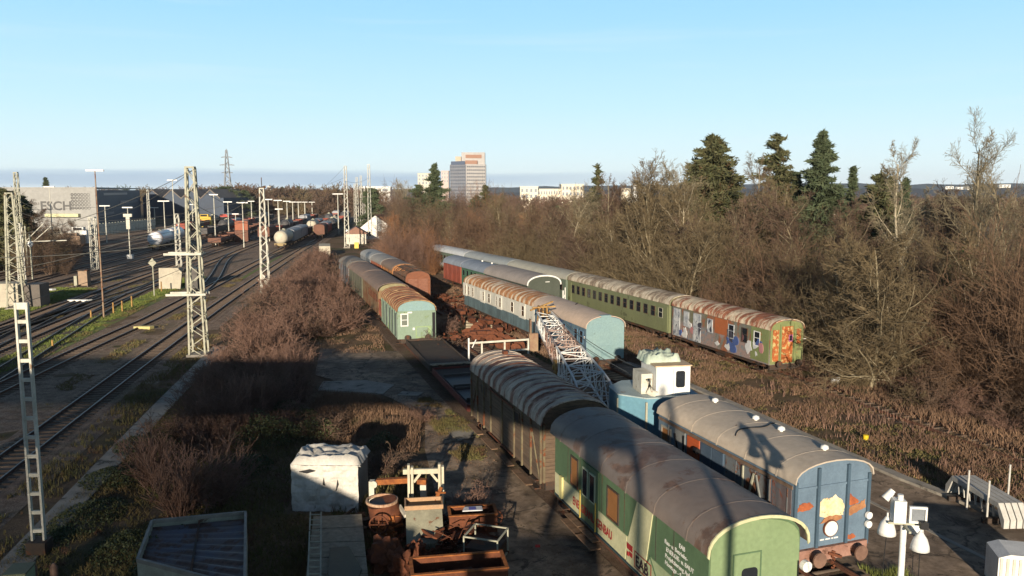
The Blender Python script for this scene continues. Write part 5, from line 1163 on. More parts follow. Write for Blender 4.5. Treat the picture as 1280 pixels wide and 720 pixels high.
for k in range(4):
    lat = Vector((-math.sin(ang), math.cos(ang), 0)) * (.27 * (k - 1.5)); 
    if proto is None:
        proto = empty('steel_trestle', (0, 0, 0), ang, '', 'trestle', 'nested pale steel trestles'); pass
        b = MB(); b.box(0, TL, -.11, .11, .95, 1.0); b.box(0, TL, -.115, -.085, .8, .95); b.box(0, TL, .085, .115, .8, .95); b.build('top_rail', Mtr, proto)
        for e_, s in ((0, -1), (TL, 1)):
            b = MB(); q = [(-.12, .98), (.12, .98), (.30 * 1, .55), (-.30, .55)]
            vs = [(e_, -.11, 1.0), (e_, .11, 1.0), (e_ + s * .38, .13, .55), (e_ + s * .38, -.13, .55), (e_ + s * .1, -.13, .55), (e_ + s * .1, .13, .55)]
            b.prism([(e_, 1.0), (e_ + s * .42, .45), (e_ + s * .42, .1), (e_ + s * .3, .1), (e_ - s * .1, .9)], 'y', -.11, .11); b.build('end_foot', Mtr, proto)
        for q in range(7): 
            b = MB(); b.bar((TL * (q + .7) / 8, 0, .85), (TL * (q + .7) / 8 + .12, 0, .3), .05); b.build('strut', Mtr, proto)
        proto.location = (pA.x + lat.x, pA.y + lat.y, .15); proto['label'] = tlab[0]
    else: copy_thing(proto, (pA.x + lat.x, pA.y + lat.y, .15), None, tlab[k])
for t, lb in ((.1, 'far dark bearer timber under the nested steel trestles'), (.85, 'near dark bearer timber under the nested steel trestles')): b = MB(); q = pA.lerp(pB, t); b.box(q.x - .8, q.x + .8, q.y - .08, q.y + .08, .1, .32); tag(b.build('bearer_timber', M['dark']), lb, 'timber')
for px, py, lb in ((1208, 640, 'left one of the three thin pale stakes at the trestles'), (1233, 655, 'middle one of the three thin pale stakes at the trestles'), (1259, 632, 'right one of the three thin pale stakes at the trestles')):
    p = place(px, py); b = MB(); b.tube([(0, 0, 0), (0, 0, 1.75)], .045, 6); o = b.build('stake', Mtr); o.location = (p[0], p[1], .1); tag(o, lb, 'stake', 'three stakes beside the trestles')
p = G(1249, 698, 1.3); r = empty('ribbed_cabin', (p[0], p[1], .1), R(-14), 'corner of a pale ribbed metal container at the lower right edge', 'container')
b = MB(); b.prism([(0, 0), (0, 1.2), (.35, 1.34), (2.4, 1.34), (2.4, 0)], 'y', .03, 1.3); b.build('box', M['lampw'], r)
b = MB()
for k in range(12): b.box(.05 + k * .19, .14 + k * .19, 0, .029, .05, 1.2)
b.build('ribs', M['offwhite'], r)
b = MB(); b.disc((0, 0, 0), .14, 10, 'z', .25); o = b.build('bucket', flat('yellow_plastic', (.7, .5, .02))); p = place(1082, 552); o.location = (p[0], p[1], .25); tag(o, 'small yellow bucket in the dry grass by the kerb', 'bucket')
p = place(1044, 480); sh = crumple('litter', -.35, .35, -.25, .25, .1, .3, M['lampw'], None, 6, 31); sh.location = (p[0], p[1], .05); tag(sh, 'scrap of white plastic beside the right hand track', 'litter')
# ------------------------------------------------------------------ catenary masts, lamps, wires
def lattice_mesh(h, w0, w1, n, leg=.11, br=.06, depth=None):
    b = MB(); d0 = depth or w0; d1 = w1
    def c(t, i, j): return (i * (w0 + (w1 - w0) * t) / 2, j * (d0 + (d1 - d0) * t) / 2, h * t)
    for i in (-1, 1):
        for j in (-1, 1): b.bar(c(0, i, j), c(1, i, j), leg)
    ts = [1 - (1 - k / n) ** .92 for k in range(n + 1)]
    for k in range(n):
        f = 1 if k % 2 else -1; a, e_ = ts[k], ts[k + 1]
        for j in (-1, 1): b.bar(c(a, -f, j), c(e_, f, j), br); b.bar(c(a, j, -f), c(e_, j, f), br)
    b.box(-w1 / 2 - .05, w1 / 2 + .05, -w1 / 2 - .05, w1 / 2 + .05, h, h + .12)
    return b
def mast(px, py, ytop, w0, w1, n, label, rz=0, mat=None, arms=(), y=None, leg=.11, group='lattice masts of the overhead line'):
    p = G(px, py) if y is None else (D(px, y), y); h = topz(ytop, p[1]) if ytop else 9
    r = empty('catenary_mast', (p[0], p[1], 0), R(rz), label, 'lattice mast', group)
    lattice_mesh(h, w0, w1, n, leg).build('lattice', mat or M['galv'], r)
    b = MB(); b.box(-w0 / 2 - .2, w0 / 2 + .2, -w0 / 2 - .2, w0 / 2 + .2, 0, .25); b.build('footing', M['concrete'], r)
    for z, x0, x1 in arms:
        b = MB(); b.box(x0, x1, -w0 / 2 - .12, -w0 / 2 + .0, z - .09, z + .09); b.box(x0, x1, w0 / 2, w0 / 2 + .12, z - .09, z + .09); b.build('crossarm', M['mastw'], r)
    return r
m1 = mast(249, 445, 210, 1.25, .62, 17, 'tall near lattice mast with two horizontal crossarms beside the main track', 8, None, ((5.2, -2.2, .9), (8.5, -2.2, .7)), leg=.14)
m2 = mast(332, 366, 236, 1.1, .5, 15, 'lattice mast with small white sign plates at the edge of the red bushes', 8, M['mastw'], leg=.13)
b = MB(); b.disc((-.2, -.7, 2.2), .32, 14, 'y', .04); b.box(-.1, .45, -.64, -.6, 1.2, 1.75); b.build('sign_plate', M['offwhite'], m2)
b = MB(); b.tube([(0, 0, 14), (0, 0, 15.3)], .05, 6); b.tube([(-.5, 0, 13.8), (.5, 0, 14.1)], .16, 8); b.build('insulator', M['dark'], m2)
mast(22, 386, 242, 1.7, .7, 16, 'broad greenish double lattice mast by the concrete hut at the left edge', 20, None, leg=.16)
mast(30, 365, 216, .8, .5, 16, 'taller slim lattice mast behind the broad one at the left edge', 10, None, y=130)
mast(119, 338, 272, .9, .9, 9, 'pale short lattice mast just left of the rusty lamp pole', 10, M['mastw'])
mast(28, 352, 280, .75, .6, 12, 'short flat lattice mast left of the round white signal lamp', 10, M['mastw'])
mast(224, 334, 268, .8, .6, 10, 'short lattice mast with a thin aerial beside the near mast', 10, M['mastw'])
mast(434, 310, 208, 1.1, .5, 18, 'tall whitish lattice mast left of the curved path in the middle distance', 5, M['mastw'], leg=.13)
for k, (px, yt, y, lb) in enumerate(((464, 206, 215, 'tall whitish lattice mast directly in front of the white gabled house'), (449, 222, 270, 'slim far mast, left of the white house'), (454, 220, 300, 'slim far mast, second left of the white house'), (446, 230, 340, 'short far mast furthest left of the white house'), (458, 236, 380, 'smallest far mast by the white house'), (191, 238, 260, 'lattice mast in front of the dark blue warehouse wall'), (146, 300, 1, ''))):
    if y > 1: mast(px, 0, yt, .95 if k < 1 else .8, .5, 14, lb, 5, M['mastw'], y=y, leg=.13)
# near flat ladder mast
p = G(50, 694); h = topz(378, p[1]); r = empty('ladder_mast', (p[0], p[1], 0), R(4), 'narrow pale ladder shaped mast standing close by on the left', 'mast')
b = MB()
for x in (-.21, .21): b.bar((x, 0, .6), (x * .92, 0, h), .075, .16)
b.build('channel', M['mastw'], r)
k = .9
while k < h - .6: b = MB(); b.box(-.18, .18, -.05, .05, k, k + .13); b.build('rung', M['mastw'], r); k += .72
b = MB(); b.box(-.24, .24, -.06, .06, h - .25, h); b.build('top_plate', M['mastw'], r)
b = MB(); b.box(-.35, .35, -.3, .3, 0, .6); b.build('footing', M['dark'], r)

def lamp(px, py, ytop, hw, label, y=None, rust=False, dbl=1, rz=8, white_base=False, group='yard lamps on tall poles'):
    p = G(px, py) if y is None else (D(px, y), y); h = topz(ytop, p[1])
    r = empty('yard_lamp', (p[0], p[1], 0), R(rz), label, 'yard lamp', group); k = max(1, p[1] / 130)
    b = MB(); b.tube([(0, 0, 0), (0, 0, h)], [.1 * k, .06 * k], 8); b.build('pole', paint('rust_pole%d' % len(MATS), (.25, .2, .14), (.2, .1, .06), 1, rust=RUST, ramt=.4) if rust else M['mastw'], r)
    b = MB(); b.box(-hw * .8, hw * .8, -.15 * k, .15 * k, h, h + .17 * min(k, 1.6)); b.build('lamp_head', M['lampw'], r)
    if white_base: b = MB(); b.box(-.5, .5, -.5, .5, 0, .9); b.build('base_block', M['lampw'], r)
    return r
lamp(130, 398, 214, 1.1, 'tall rusty based yard lamp with wide white head at the grass island', rust=True)
lamp(70, 340, 234, 1.15, 'tall lamp left of the factory lettering', y=150)
L1 = lamp(163, 324, 260, 1.2, 'lamp pole with white base block beside the tank wagon', white_base=True)
b = MB(); b.box(-.8, .8, -.3, .3, 8.4, 9.0); b.box(-.35, .35, -.28, .28, 6.0, 8.4); b.build('signal_box', M['offwhite'], L1)
for k, (px, yt, y, hw, lb) in enumerate(((222, 226, 175, 1.3, 'tall lamp left of the near lattice mast'), (210, 252, 190, 1.6, 'lamp over the tank wagons'), (137, 258, 210, 1.6, 'lamp in front of the dark warehouse corner'),
        (272, 244, 200, 1.3, 'lamp just right of the near lattice mast'), (289, 253, 230, 1.5, 'second lamp right of the near lattice mast'), (307, 254, 190, 1.6, 'lamp left of the signed lattice mast'), (339, 250, 215, 1.4, 'first lamp right of the signed lattice mast'), (352, 262, 205, 1.2, 'low wide lamp right of the signed mast'),
        (351, 251, 260, 1.6, 'lamp over the covered wagons'), (362, 252, 290, 1.6, 'lamp beside the covered wagons'), (369, 253, 320, 1.7, 'lamp halfway along the freight yard'), (376, 253, 350, 1.8, 'lamp past the middle of the freight yard'), (384, 253, 390, 1.9, 'lamp above the red wagon roof'), (393, 253, 430, 2.0, 'lamp left of the tall whitish mast'), (401, 254, 470, 2.2, 'second lamp left of the tall whitish mast'), (409, 254, 520, 2.2, 'distant lamp at the yard throat'), (418, 254, 570, 2.3, 'farthest lamp of the yard'), (425, 243, 250, 2.0, 'lamp arm at the tall whitish mast'), (318, 252, 300, 1.5, 'lamp behind the signed mast'), (298, 268, 240, 1.2, 'lower lamp over the orange container'), (245, 256, 300, 1.5, 'lamp behind the near lattice mast'), (198, 260, 320, 1.8, 'lamp before the saw tooth sheds'))):
    lamp(px, 0, yt, hw, lb, y=y)
def post(px, py, ytop, r0, mat, name, label, cat, group=None):
    p = G(px, py); h = topz(ytop, p[1]); b = MB(); b.tube([(0, 0, 0), (0, 0, h)], r0, 6); o = b.build(name, mat); o.location = (p[0], p[1], 0); return tag(o, label, cat, group)
r = empty('signal', (*G(41, 350), 0), 0, 'pole with a round white signal lamp at the left edge', 'signal')
b = MB(); b.tube([(0, 0, 0), (0, 0, 7)], .12, 8); b.build('pole', M['galv'], r); b = MB(); b.tube([(0, 0, 5.0), (0, 0, 5.5), (0, 0, 6)], [.12, .45, .12], 14); b.build('lamp', M['lampw'], r)
r = empty('sign_post', (*G(193, 371), 0), 0, 'diamond sign on a slim post beside the concrete wall', 'sign')
b = MB(); b.tube([(0, 0, 0), (0, 0, 5)], .08, 6); b.build('pole', M['galv'], r); b = MB(); b.prism([(-.55, 4.4), (0, 4.95), (.55, 4.4), (0, 3.85)], 'y', -.12, -.08); b.build('plate', M['galv'], r)
for k, (px, py, yt, lb) in enumerate(((142, 392, 378, 'yellowish marker post nearest the rusty lamp pole'), (153, 390, 376, 'second yellowish marker post from the rusty lamp pole'), (165, 384, 370, 'third yellowish marker post, shortest gap to the sign'), (114, 398, 388, 'rusty stub post left of the lamp pole'), (202, 365, 352, 'marker post below the concrete wall'), (66, 436, 425, 'low stub post between the crossing tracks'))):
    post(px, py, yt, .09, Myr, 'marker_post', lb, 'post', 'short posts along the tracks')
def block(name, pts, h, mat, label, cat, tilt=0):
    P = [G(*q) for q in pts]; b = MB(); b.prism([(p[0], p[1]) for p in P], 'z', 0, h); return tag(b.build(name, mat), label, cat)
Mcon = paint('pale_concrete', (.46, .42, .33), (.34, .31, .25), .7, rust=(.2, .18, .14), ramt=.2, rough=.9)  # paler, warmer concrete tone for the huts and the block
r = empty('track_hut', (*G(-4, 386), 0), R(8), 'weathered concrete hut at the left edge beside the broad mast', 'hut')
b = MB(); b.box(-2.4, 2.4, 0, 2.5, 0, 2.9); b.build('wall', Mcon, r); b = MB(); b.box(2.9, 4.6, .4, 3.0, 0, 2.7); b.build('annex', paint('dark_annex', (.12, .1, .085), (.08, .07, .06), 1), r)
for px, py, lb, s in ((104, 358, 'small brick relay hut on the grass island', 0), (214, 362, 'pale concrete shelter by the crossarms of the near mast', 1)):
    r = empty('relay_hut', (*G(px, py), 0), R(8), lb, 'hut')
    if s: 
        b = MB(); b.prism([(-1.6, 0), (-1.5, 3.0), (1.6, 3.0), (1.2, 0)], 'y', 0, .4); b.build('wall', Mcon, r)
        b = MB(); b.box(1.7, 3.4, .5, 3.5, 0, 2.8); b.build('side_wall', paint('dark_hut_side', (.1, .09, .08), (.06, .055, .05), 1), r)
    else:
        b = MB(); b.box(-.6, .6, 0, 1.3, 0, 2.2); b.build('wall', paint('brick_hut', (.34, .24, .16), (.22, .17, .13), 2, rough=.9), r); b = MB(); b.box(-.7, .7, -.1, 1.4, 2.2, 2.35); b.build('roof', M['dark'], r); b = MB(); b.box(-1.2, -.8, 0, .5, 0, 1.5); b.build('cabinet', M['galv'], r)
p = G(384, 293); block('buffer_wall', ((399, 321), (413, 321), (413, 317), (399, 317)), 2.2, Mcon, 'pale concrete block among the bushes at the end of the yard', 'concrete block')
for px, py, k, lb in ((180, 412, .9, 'small yellow box lying by the main track'), (100, 378, 1.4, 'white sack on the grass island'), (58, 364, 1.2, 'pale slab next to the dark hut')):
    p = G(px, py); b = MB(); b.prism([(-k, -.25), (k * .8, -.3), (k, .25), (-k * .7, .3)], 'z', .05, .35); o = b.build('track_box', flat('box%d' % px, (.55, .48, .2) if px == 180 else (.7, .7, .66))); o.location = (p[0], p[1], 0); tag(o, lb, 'litter' if px != 180 else 'box')
# overhead wires
def wire(A, B, sag, label, r=.025, n=14):
    A = Vector(A); B = Vector(B); pts = [A.lerp(B, t / n) - Vector((0, 0, sag * 4 * (t / n) * (1 - t / n))) for t in range(n + 1)]
    b = MB(); b.tube(pts, r, 4, cap=False); tag(b.build('overhead_wire', M['wire']), label, 'overhead wire', 'overhead line wires')
def at(px, py, y): return (D(px, y), y, topz(py, y))
wire(at(249, 212, 65), at(-20, 300, 75), 1.0, 'wire falling left from the top of the near lattice mast')
wire(at(249, 212, 65), at(120, 272, 130), 1.2, 'wire from the near lattice mast to the short pale mast')
wire(at(332, 238, 107), at(250, 280, 108), .6, 'wire from the signed lattice mast to the left')
wire(at(434, 209, 178), at(332, 262, 210), 3.0, 'long sagging wire left of the tall whitish mast')
wire(at(249, 270, 65), at(0, 340, 66), .5, 'lower span wire between near mast and left edge mast')
wire(at(249, 300, 66), at(0, 322, 66), .3, 'middle span wire crossing in front of the tank wagons', .03)
for k, o in enumerate((0, 5, 13.5, 18.2, 28, 37)):
    A = yard(40, o); Bp = yard(110, o); C_ = yard(240, o); lb = ('main track', 'second track', 'track beside the grass island', 'track behind the grass island', 'track before the tank wagon', 'track far left')[k]
    wire((*A, 6.2), (*Bp, 6.4), .1, 'contact wire above the near half of the %s' % lb, .02); wire((*Bp, 6.4), (*C_, 6.4), .1, 'contact wire above the far half of the %s' % lb, .03)
for k, (a_, c_) in enumerate((((332, 246, 107), (119, 276, 128)), ((332, 262, 107), (119, 290, 128)), ((119, 276, 128), (30, 250, 130)), ((434, 222, 178), (339, 250, 215)), ((434, 236, 178), (339, 262, 215)), ((249, 232, 65), (332, 262, 107)), ((249, 256, 65), (332, 276, 107)), ((22, 262, 93), (249, 300, 66)), ((464, 222, 215), (434, 226, 178)), ((191, 250, 260), (30, 262, 130)))):
    wire(at(*a_), at(*c_), .8, 'thin span wire, %s of those strung between the lattice masts' % ('topmost from the signed mast', 'lower from the signed mast', 'leftmost', 'upper far', 'lower far', 'upper near', 'lower near', 'longest near', 'rightmost', 'one before the factory')[k], .022)
r = empty('cantilever_arm', (*G(20, 345), 0), 0, 'pale cantilever arms reaching right from the left edge', 'cantilever')
b = MB(); b.tube([(2, 0, 5.6), (5.0, 0, 8.4)], .07, 6); b.tube([(3.2, 0, 5.5), (6.2, 0, 8.0)], .07, 6); b.tube([(2, 0, 5.5), (8.5, 0, 5.7)], .09, 6); b.build('arm', M['mastw'], r)
b = MB(); b.tube([(2.0, 0, 0), (2.0, 0, 8)], .12, 6); b.build('pole', M['galv'], r)

# ------------------------------------------------------------------ freight stock in the yard
def simple_gear(r, L): 
    b = MB(); b.box(-1.2, 1.2, 0, L, .9, 1.15)
    for y in (L * .12, L * .24, L * .76, L * .88):
        for s in (-1, 1): b.disc((s * .75, y, .55), .46, 10, 'x', .12)
    for s in (-1, 1): b.disc((s * .88, -.4, 1.05), .24, 10, 'y', .08); b.box(s * .88 - .08, s * .88 + .08, -.4, 0, .98, 1.12)
    b.build('undercarriage', M['dark'], r)
def tankcar(label, mat, mat2, L=13, rad=1.45):
    r = empty('tank_wagon', (0, 0, 0), 0, label, 'tank wagon', 'freight wagons in the sorting yard')
    b = MB(); n = 20; ys_ = [.35, .45, .8, 1.2, L - 1.2, L - .8, L - .45, L - .35]; rs = [.02, rad * .6, rad * .93, rad, rad, rad * .93, rad * .6, .02]
    b.tube([(0, y, 2.7) for y in ys_], rs, n); b.build('tank', mat, r)
    b = MB(); b.tube([(0, 1.19, 2.7), (0, 1.5, 2.7)], rad + .02, n); b.build('band', mat2, r)
    b = MB(); b.box(-.5, .5, L * .4, L * .6, 4.1, 4.25); b.tube([(0, L / 2, 4.1), (0, L / 2, 4.5)], .35, 10); b.build('dome', M['galv'], r)
    b = MB()
    for y in (.0, .3): b.box(-1.3, 1.3, y, y + .05, 1.15, 1.4) 
    b.box(-1.2, 1.2, -.02, .02, .85, 1.25); b.build('end_platform', paint('yellow_platform', (.4, .3, .12), (.2, .15, .08), 2) if 'yellow_platform' not in MATS else MATS['yellow_platform'], r); simple_gear(r, L); return r
def boxwagon(label, side, roof, L=12, h=3.9, name='box_wagon', cat='box wagon'):
    r = empty(name, (0, 0, 0), 0, label, cat, 'freight wagons in the sorting yard')
    b = body_mesh(1.45, h - .5, h, 1.15, L)
    for k in range(9):
        for s in (-1, 1): b.box(*sorted((s * 1.45, s * 1.5)), L * k / 8 - (.08 if k else 0), L * k / 8 + .08 * (k == 0), 1.2, h - .6)
    b.build('body', side, r); roof_mesh(1.45, h - .5, h, L, .05).build('roof', roof, r); simple_gear(r, L); return r
def gondola(label, mat, load, L=13, h=2.6):
    r = empty('open_wagon', (0, 0, 0), 0, label, 'open wagon', 'freight wagons in the sorting yard'); b = MB()
    b.box(-1.45, 1.45, 0, L, 1.15, 1.25); b.box(-1.45, -1.38, 0, L, 1.25, h); b.box(1.38, 1.45, 0, L, 1.25, h); b.box(-1.38, 1.38, 0, .07, 1.25, h); b.box(-1.38, 1.38, L - .07, L, 1.25, h)
    for k in range(10):
        for s in (-1, 1): b.box(*sorted((s * 1.45, s * 1.52)), L * (k + .2) / 10, L * (k + .2) / 10 + .12, 1.2, h)
    b.build('body', mat, r); b = MB(); b.box(-1.37, 1.37, .08, L - .08, 1.26, h - .3); b.build('load', load, r); simple_gear(r, L); return r
def put(r, off, y, first, label=None):
    p = yard(y, off); q = yard(y + 5, off); h = math.atan2(-(q[0] - p[0]), q[1] - p[1])
    if first: r.location = (*p, .3); r.rotation_euler = (0, 0, h); 
    else: r = copy_thing(r, (*p, .3), h, label)
    if label: r['label'] = label
    return r
Mtank = paint('tank_grey', (.72, .73, .76), (.6, .62, .65), .5, rough=.35); Mtankw = flat('tank_orange_band', (.55, .3, .15)); Mfrd = paint('freight_red', (.30, .07, .04), (.2, .05, .035), .5, rough=.7); Mfbr = paint('freight_brown', (.18, .085, .055), (.12, .06, .045), .6, rough=.8)
Mfgy = paint('freight_grey', (.32, .33, .35), (.24, .25, .27), .5); Mfbl = paint('freight_dark', (.05, .05, .055), (.08, .07, .065), .6); Mfrr = flat('freight_red_bright', (.45, .05, .035)); Mor2 = flat('container_orange', (.32, .10, .05))
def off_at(px, y):
    x = D(px, y); s = np.polyval(np.polyder(PC), y); return (cx(y) - x) / math.hypot(1, s) * (1 + s * s) ** 0 
tk = tankcar('pale tank wagon with domed end facing the camera, in front of the factory', Mtank, Mtankw, 14, 1.6)
tk.location = (*G(193, 315), .2); tk.rotation_euler = (0, 0, R(12))
tk2 = copy_thing(tk, (tk.location.x - 15 * math.sin(R(12)), tk.location.y + 15 * math.cos(R(12)), .2), R(12), 'second tank wagon coupled behind the pale domed one')
g1_ = gondola('low red brown flat wagon behind the pale tank wagons', Mfbr, M['rust'], 13, 2.2)
hh = R(11)
for k in range(7):
    loc = (tk.location.x + 9 - math.sin(hh) * (14.2 * k), tk.location.y + 12 + math.cos(hh) * 14.2 * k, .2)
    lb = ('first', 'second', 'third', 'fourth', 'fifth', 'sixth', 'seventh')[k] + ' low red brown wagon of the string right of the tank wagons'
    if k == 0: g1_.location = loc; g1_.rotation_euler = (0, 0, hh); g1_['label'] = lb
    else: copy_thing(g1_, loc, hh, lb)
protos = [boxwagon('x', Mfbr, Mfbr), tankcar('x', flat('tank_black', (.06, .06, .065)), Mfgy, 13, 1.4), gondola('x', Mfbl, M['rust'], 13, 2.8), boxwagon('x', Mfgy, Mfgy, 15), gondola('x', Mfrd, M['dark'], 12.4, 2.9), boxwagon('x', Mfrr, Mfgy, 13), tankcar('x', flat('tank_white', (.5, .46, .36)), Mfgy, 13, 1.5)]
kn = ['brown box wagon', 'black tank wagon', 'dark open wagon', 'grey long box wagon', 'red open wagon', 'bright red box wagon', 'white tank wagon']; used = [False] * 7; cnt = {}
ordn = ['first', 'second', 'third', 'fourth', 'fifth', 'sixth', 'seventh', 'eighth', 'ninth', 'tenth', 'eleventh', 'twelfth', 'thirteenth', 'fourteenth', 'fifteenth', 'sixteenth']
rows = [('string under the signed mast', 4.7, 182, [6, 3, 3, 2]), ('string behind the brown end van', 0, 224, [0, 5, 2, 1, 6, 2, 4, 4, 2, 1, 3, 2]), ('string with the round white tank', 4.7, 250, [6, 5, 2, 4, 2, 1, 4, 2, 4, 3]),
        ('string beside the orange container', 13.5, 215, [0, 4, 2, 1, 2, 4, 2, 3, 2, 4, 2]), ('dark string behind the near mast', 32.6, 230, [2, 2, 1, 5, 2, 4, 2, 2, 1, 2]), ('string before the factory sheds', 46.4, 262, [4, 2, 4, 1, 2, 5, 4, 2])]
for rn, off, y, ks in rows:
    cnt = {}
    for k in ks:
        cnt[k] = cnt.get(k, 0) + 1
        lb = '%s %s from the near end, %s' % (ordn[cnt[k] - 1], kn[k], rn)
        put(protos[k], off, y, not used[k], lb); used[k] = True
        y += (16.3 if k == 3 else 14.2) * .97
r = empty('shunting_shed', (D(301, 210), 212, 0), R(15), 'orange container standing on a wagon in the middle of the yard', 'container')
b = MB(); b.box(-1.7, 1.7, 0, 6, 3.2, 5.6); b.build('container', Mor2, r); b = MB(); b.box(-1.7, 1.7, -.3, 8, 0.1, 3.15); b.build('wagon_body', Mfbr, r)
# dark deep freight cutting area
# ------------------------------------------------------------------ buildings
Mfac = paint('factory_light_panel', (.29, .29, .28), (.26, .26, .25), .1, rough=.6, bmp=0); Mfd = paint('factory_dark_blue', (.045, .065, .10), (.04, .055, .085), .1, rough=.6, bmp=0); Mwin = flat('factory_window', (.13, .16, .2), .3)
A0 = (D(30, 262), 262); A1 = (D(127, 262), 262); B1 = (A1[0] - 40, 262 + 118)
# the dark side runs back along the tracks
fz = topz(236, 262)
r = empty('factory_hall', (A1[0], 262, 0), 0, 'large factory hall, pale end wall with grey lettering and dark blue long side', 'factory')
W_ = A1[0] - A0[0]; hx, hy = B1[0] - A1[0], B1[1] - 262
b = MB(); b.prism([(0, 0), (-W_ - 30, 0), (-W_ - 30 + hx, hy), (hx, hy)], 'z', 0, fz - .4); b.build('dark_wall', Mfd, r)
b = MB(); b.prism([(0.0, -.4), (-W_ - 30, -.4), (-W_ - 30, -.01), (0.0, -.01)], 'z', 0, fz); b.build('pale_wall', Mfac, r)
b = MB(); b.prism([(.2, -.5), (-W_ - 30, -.5), (-W_ - 30 + hx, hy + .2), (hx + .2, hy + .2)], 'z', fz + .01, fz + .5); b.build('roof', Mfac, r)
pxm = W_ / 97.0
lettering('lettering', 'ESCH', 4.0, flat('letter_grey', (.10, .10, .10)), r, Matrix.Translation((-(127 - 58) * pxm, -.45, topz(262.5, 262))) @ Matrix.Rotation(math.pi / 2, 4, 'X') @ Matrix.Scale(1.08, 4, (1, 0, 0)), .02, bold=.09)
b = MB()
for i in range(6):
    for j in range(5):
        c = (-(127 - 98.5 - i * 4.0) * pxm, -.5, topz(260 - j * 4.2, 262))
        o_, in_ = .5 * pxm * 3.7, .5 * pxm * (1.6 + .28 * i)
        vs = []; n = 10
        for k in range(n): a = 2 * math.pi * k / n; vs += [(c[0] + o_ * math.cos(a), c[1], c[2] + o_ * math.sin(a)), (c[0] + in_ * math.cos(a), c[1], c[2] + in_ * math.sin(a))]
        b.add(vs, [(2 * k, 2 * k + 1, (2 * k + 3) % (2 * n), (2 * k + 2) % (2 * n)) for k in range(n)])
b.build('logo_dots', MATS['letter_grey'], r)
b = MB(); b.box(-(127 - 66) * pxm, -(127 - 107) * pxm, -1.8, -.42, topz(271, 262), topz(267, 262)); b.build('canopy', M['cream'], r)
u = Vector((hx, hy, 0)).normalized(); nn_ = Vector((u.y, -u.x, 0))
for t0, t1, z0, z1 in ((.12, .62, fz - 2.2, fz - 1.4), (.45, .9, fz - 5.6, fz - 4.6), (.02, .3, fz - 9, fz - 8.2)):
    a = Vector((hx * t0, hy * t0, 0)); c = Vector((hx * t1, hy * t1, 0)); b = MB(); b.bar((a.x, a.y, (z0 + z1) / 2), (c.x, c.y, (z0 + z1) / 2), .3, z1 - z0); b.build('window_band', Mwin, r)
# saw tooth sheds
r = empty('saw_tooth_shed', (D(190, 400), 395, 0), R(-2), 'dark blue factory sheds with brown saw tooth roof right of the hall', 'factory')
b = MB(); b.box(0, 40, 0, 40, 0, 10); b.build('wall', Mfd, r)
b = MB()
for k in range(4): b.prism([(k * 9.6, 10), (k * 9.6 + 4.8, 14.2), (k * 9.6 + 9.6, 10)], 'y', .1, 40)
b.build('gable', Mfd, r)
b = MB()
for k in range(4):
    for s in (0, 1):
        x0 = k * 9.6 + 4.8 * s; z0, z1 = (10, 14.2) if not s else (14.2, 10); b.add([(x0, -.3, z0 + .05), (x0 + 4.8, -.3, z1 + .05), (x0 + 4.8, 40.2, z1 + .05), (x0, 40.2, z0 + .05)], [(0, 1, 2, 3)]); b.add([(x0, -.3, z0 - .6), (x0 + 4.8, -.3, z1 - .6), (x0 + 4.8, -.3, z1 + .05), (x0, -.3, z0 + .05)], [(0, 1, 2, 3)])
b.build('roof', paint('shed_roof', (.16, .14, .12), (.12, .1, .09), .2), r)
# fence before factory
p0 = Vector((D(118, 236), 236, 0)); p1 = Vector((D(198, 285), 285, 0)); r = empty('panel_fence', (0, 0, 0), 0, 'long pale panelled fence in front of the dark factory wall', 'fence')
b = MB(); a = p0 + Vector((0, 0, 1.9)); c = p1 + Vector((0, 0, 1.9)); b.bar(a, c, .15, 3.4); b.build('panels', M['mastw'], r)
b = MB()
for k in range(24): q = p0.lerp(p1, k / 23); b.box(q.x - .12, q.x + .12, q.y - .3, q.y - .1, .2, 3.8)
b.build('fence_post', M['galv'], r)
# yellow machines and small sheds
for px, py, y, w_, h_, mt, lb, cat, nm in ((258, 268, 290, 5, 3, flat('yellow_machine', (.6, .4, .05)), 'yellow works machine parked behind the freight wagons', 'works machine', 'works_machine'), (268, 270, 310, 4, 3, MATS['yellow_machine'] if 'yellow_machine' in MATS else None, 'second, smaller yellow works machine behind the wagons', 'works machine', 'works_machine'), (100, 284, 200, 4.5, 3, M['lampw'], 'small white trackside cabin under the factory wall', 'cabin', 'cabin'), (74, 286, 205, 3.5, 2.6, M['offwhite'], 'white van like cabin beneath the factory lettering', 'cabin', 'cabin'), (90, 292, 195, 5, 2, paint('tan_shed', (.4, .27, .18), (.3, .2, .14), .5), 'low tan roofed shed by the white cabins', 'shed', 'low_shed')):
    z = max(0, topz(py, y) - h_); r = empty(nm, (D(px, y), y, 0), R(12), lb, cat)
    b = MB(); b.box(-w_ / 2, w_ / 2, 0, w_ * .8, .5, z + h_ * .7); b.build('body', mt or M['cream'], r); b = MB(); b.box(-w_ / 4, w_ / 3, .3, w_ * .5, z + h_ * .7, z + h_); b.build('cabin_top', mt or M['cream'], r); b = MB(); b.box(-w_ / 5, w_ / 4, .24, .29, z + h_ * .75, z + h_ * .95); b.build('window', M['glass'], r)
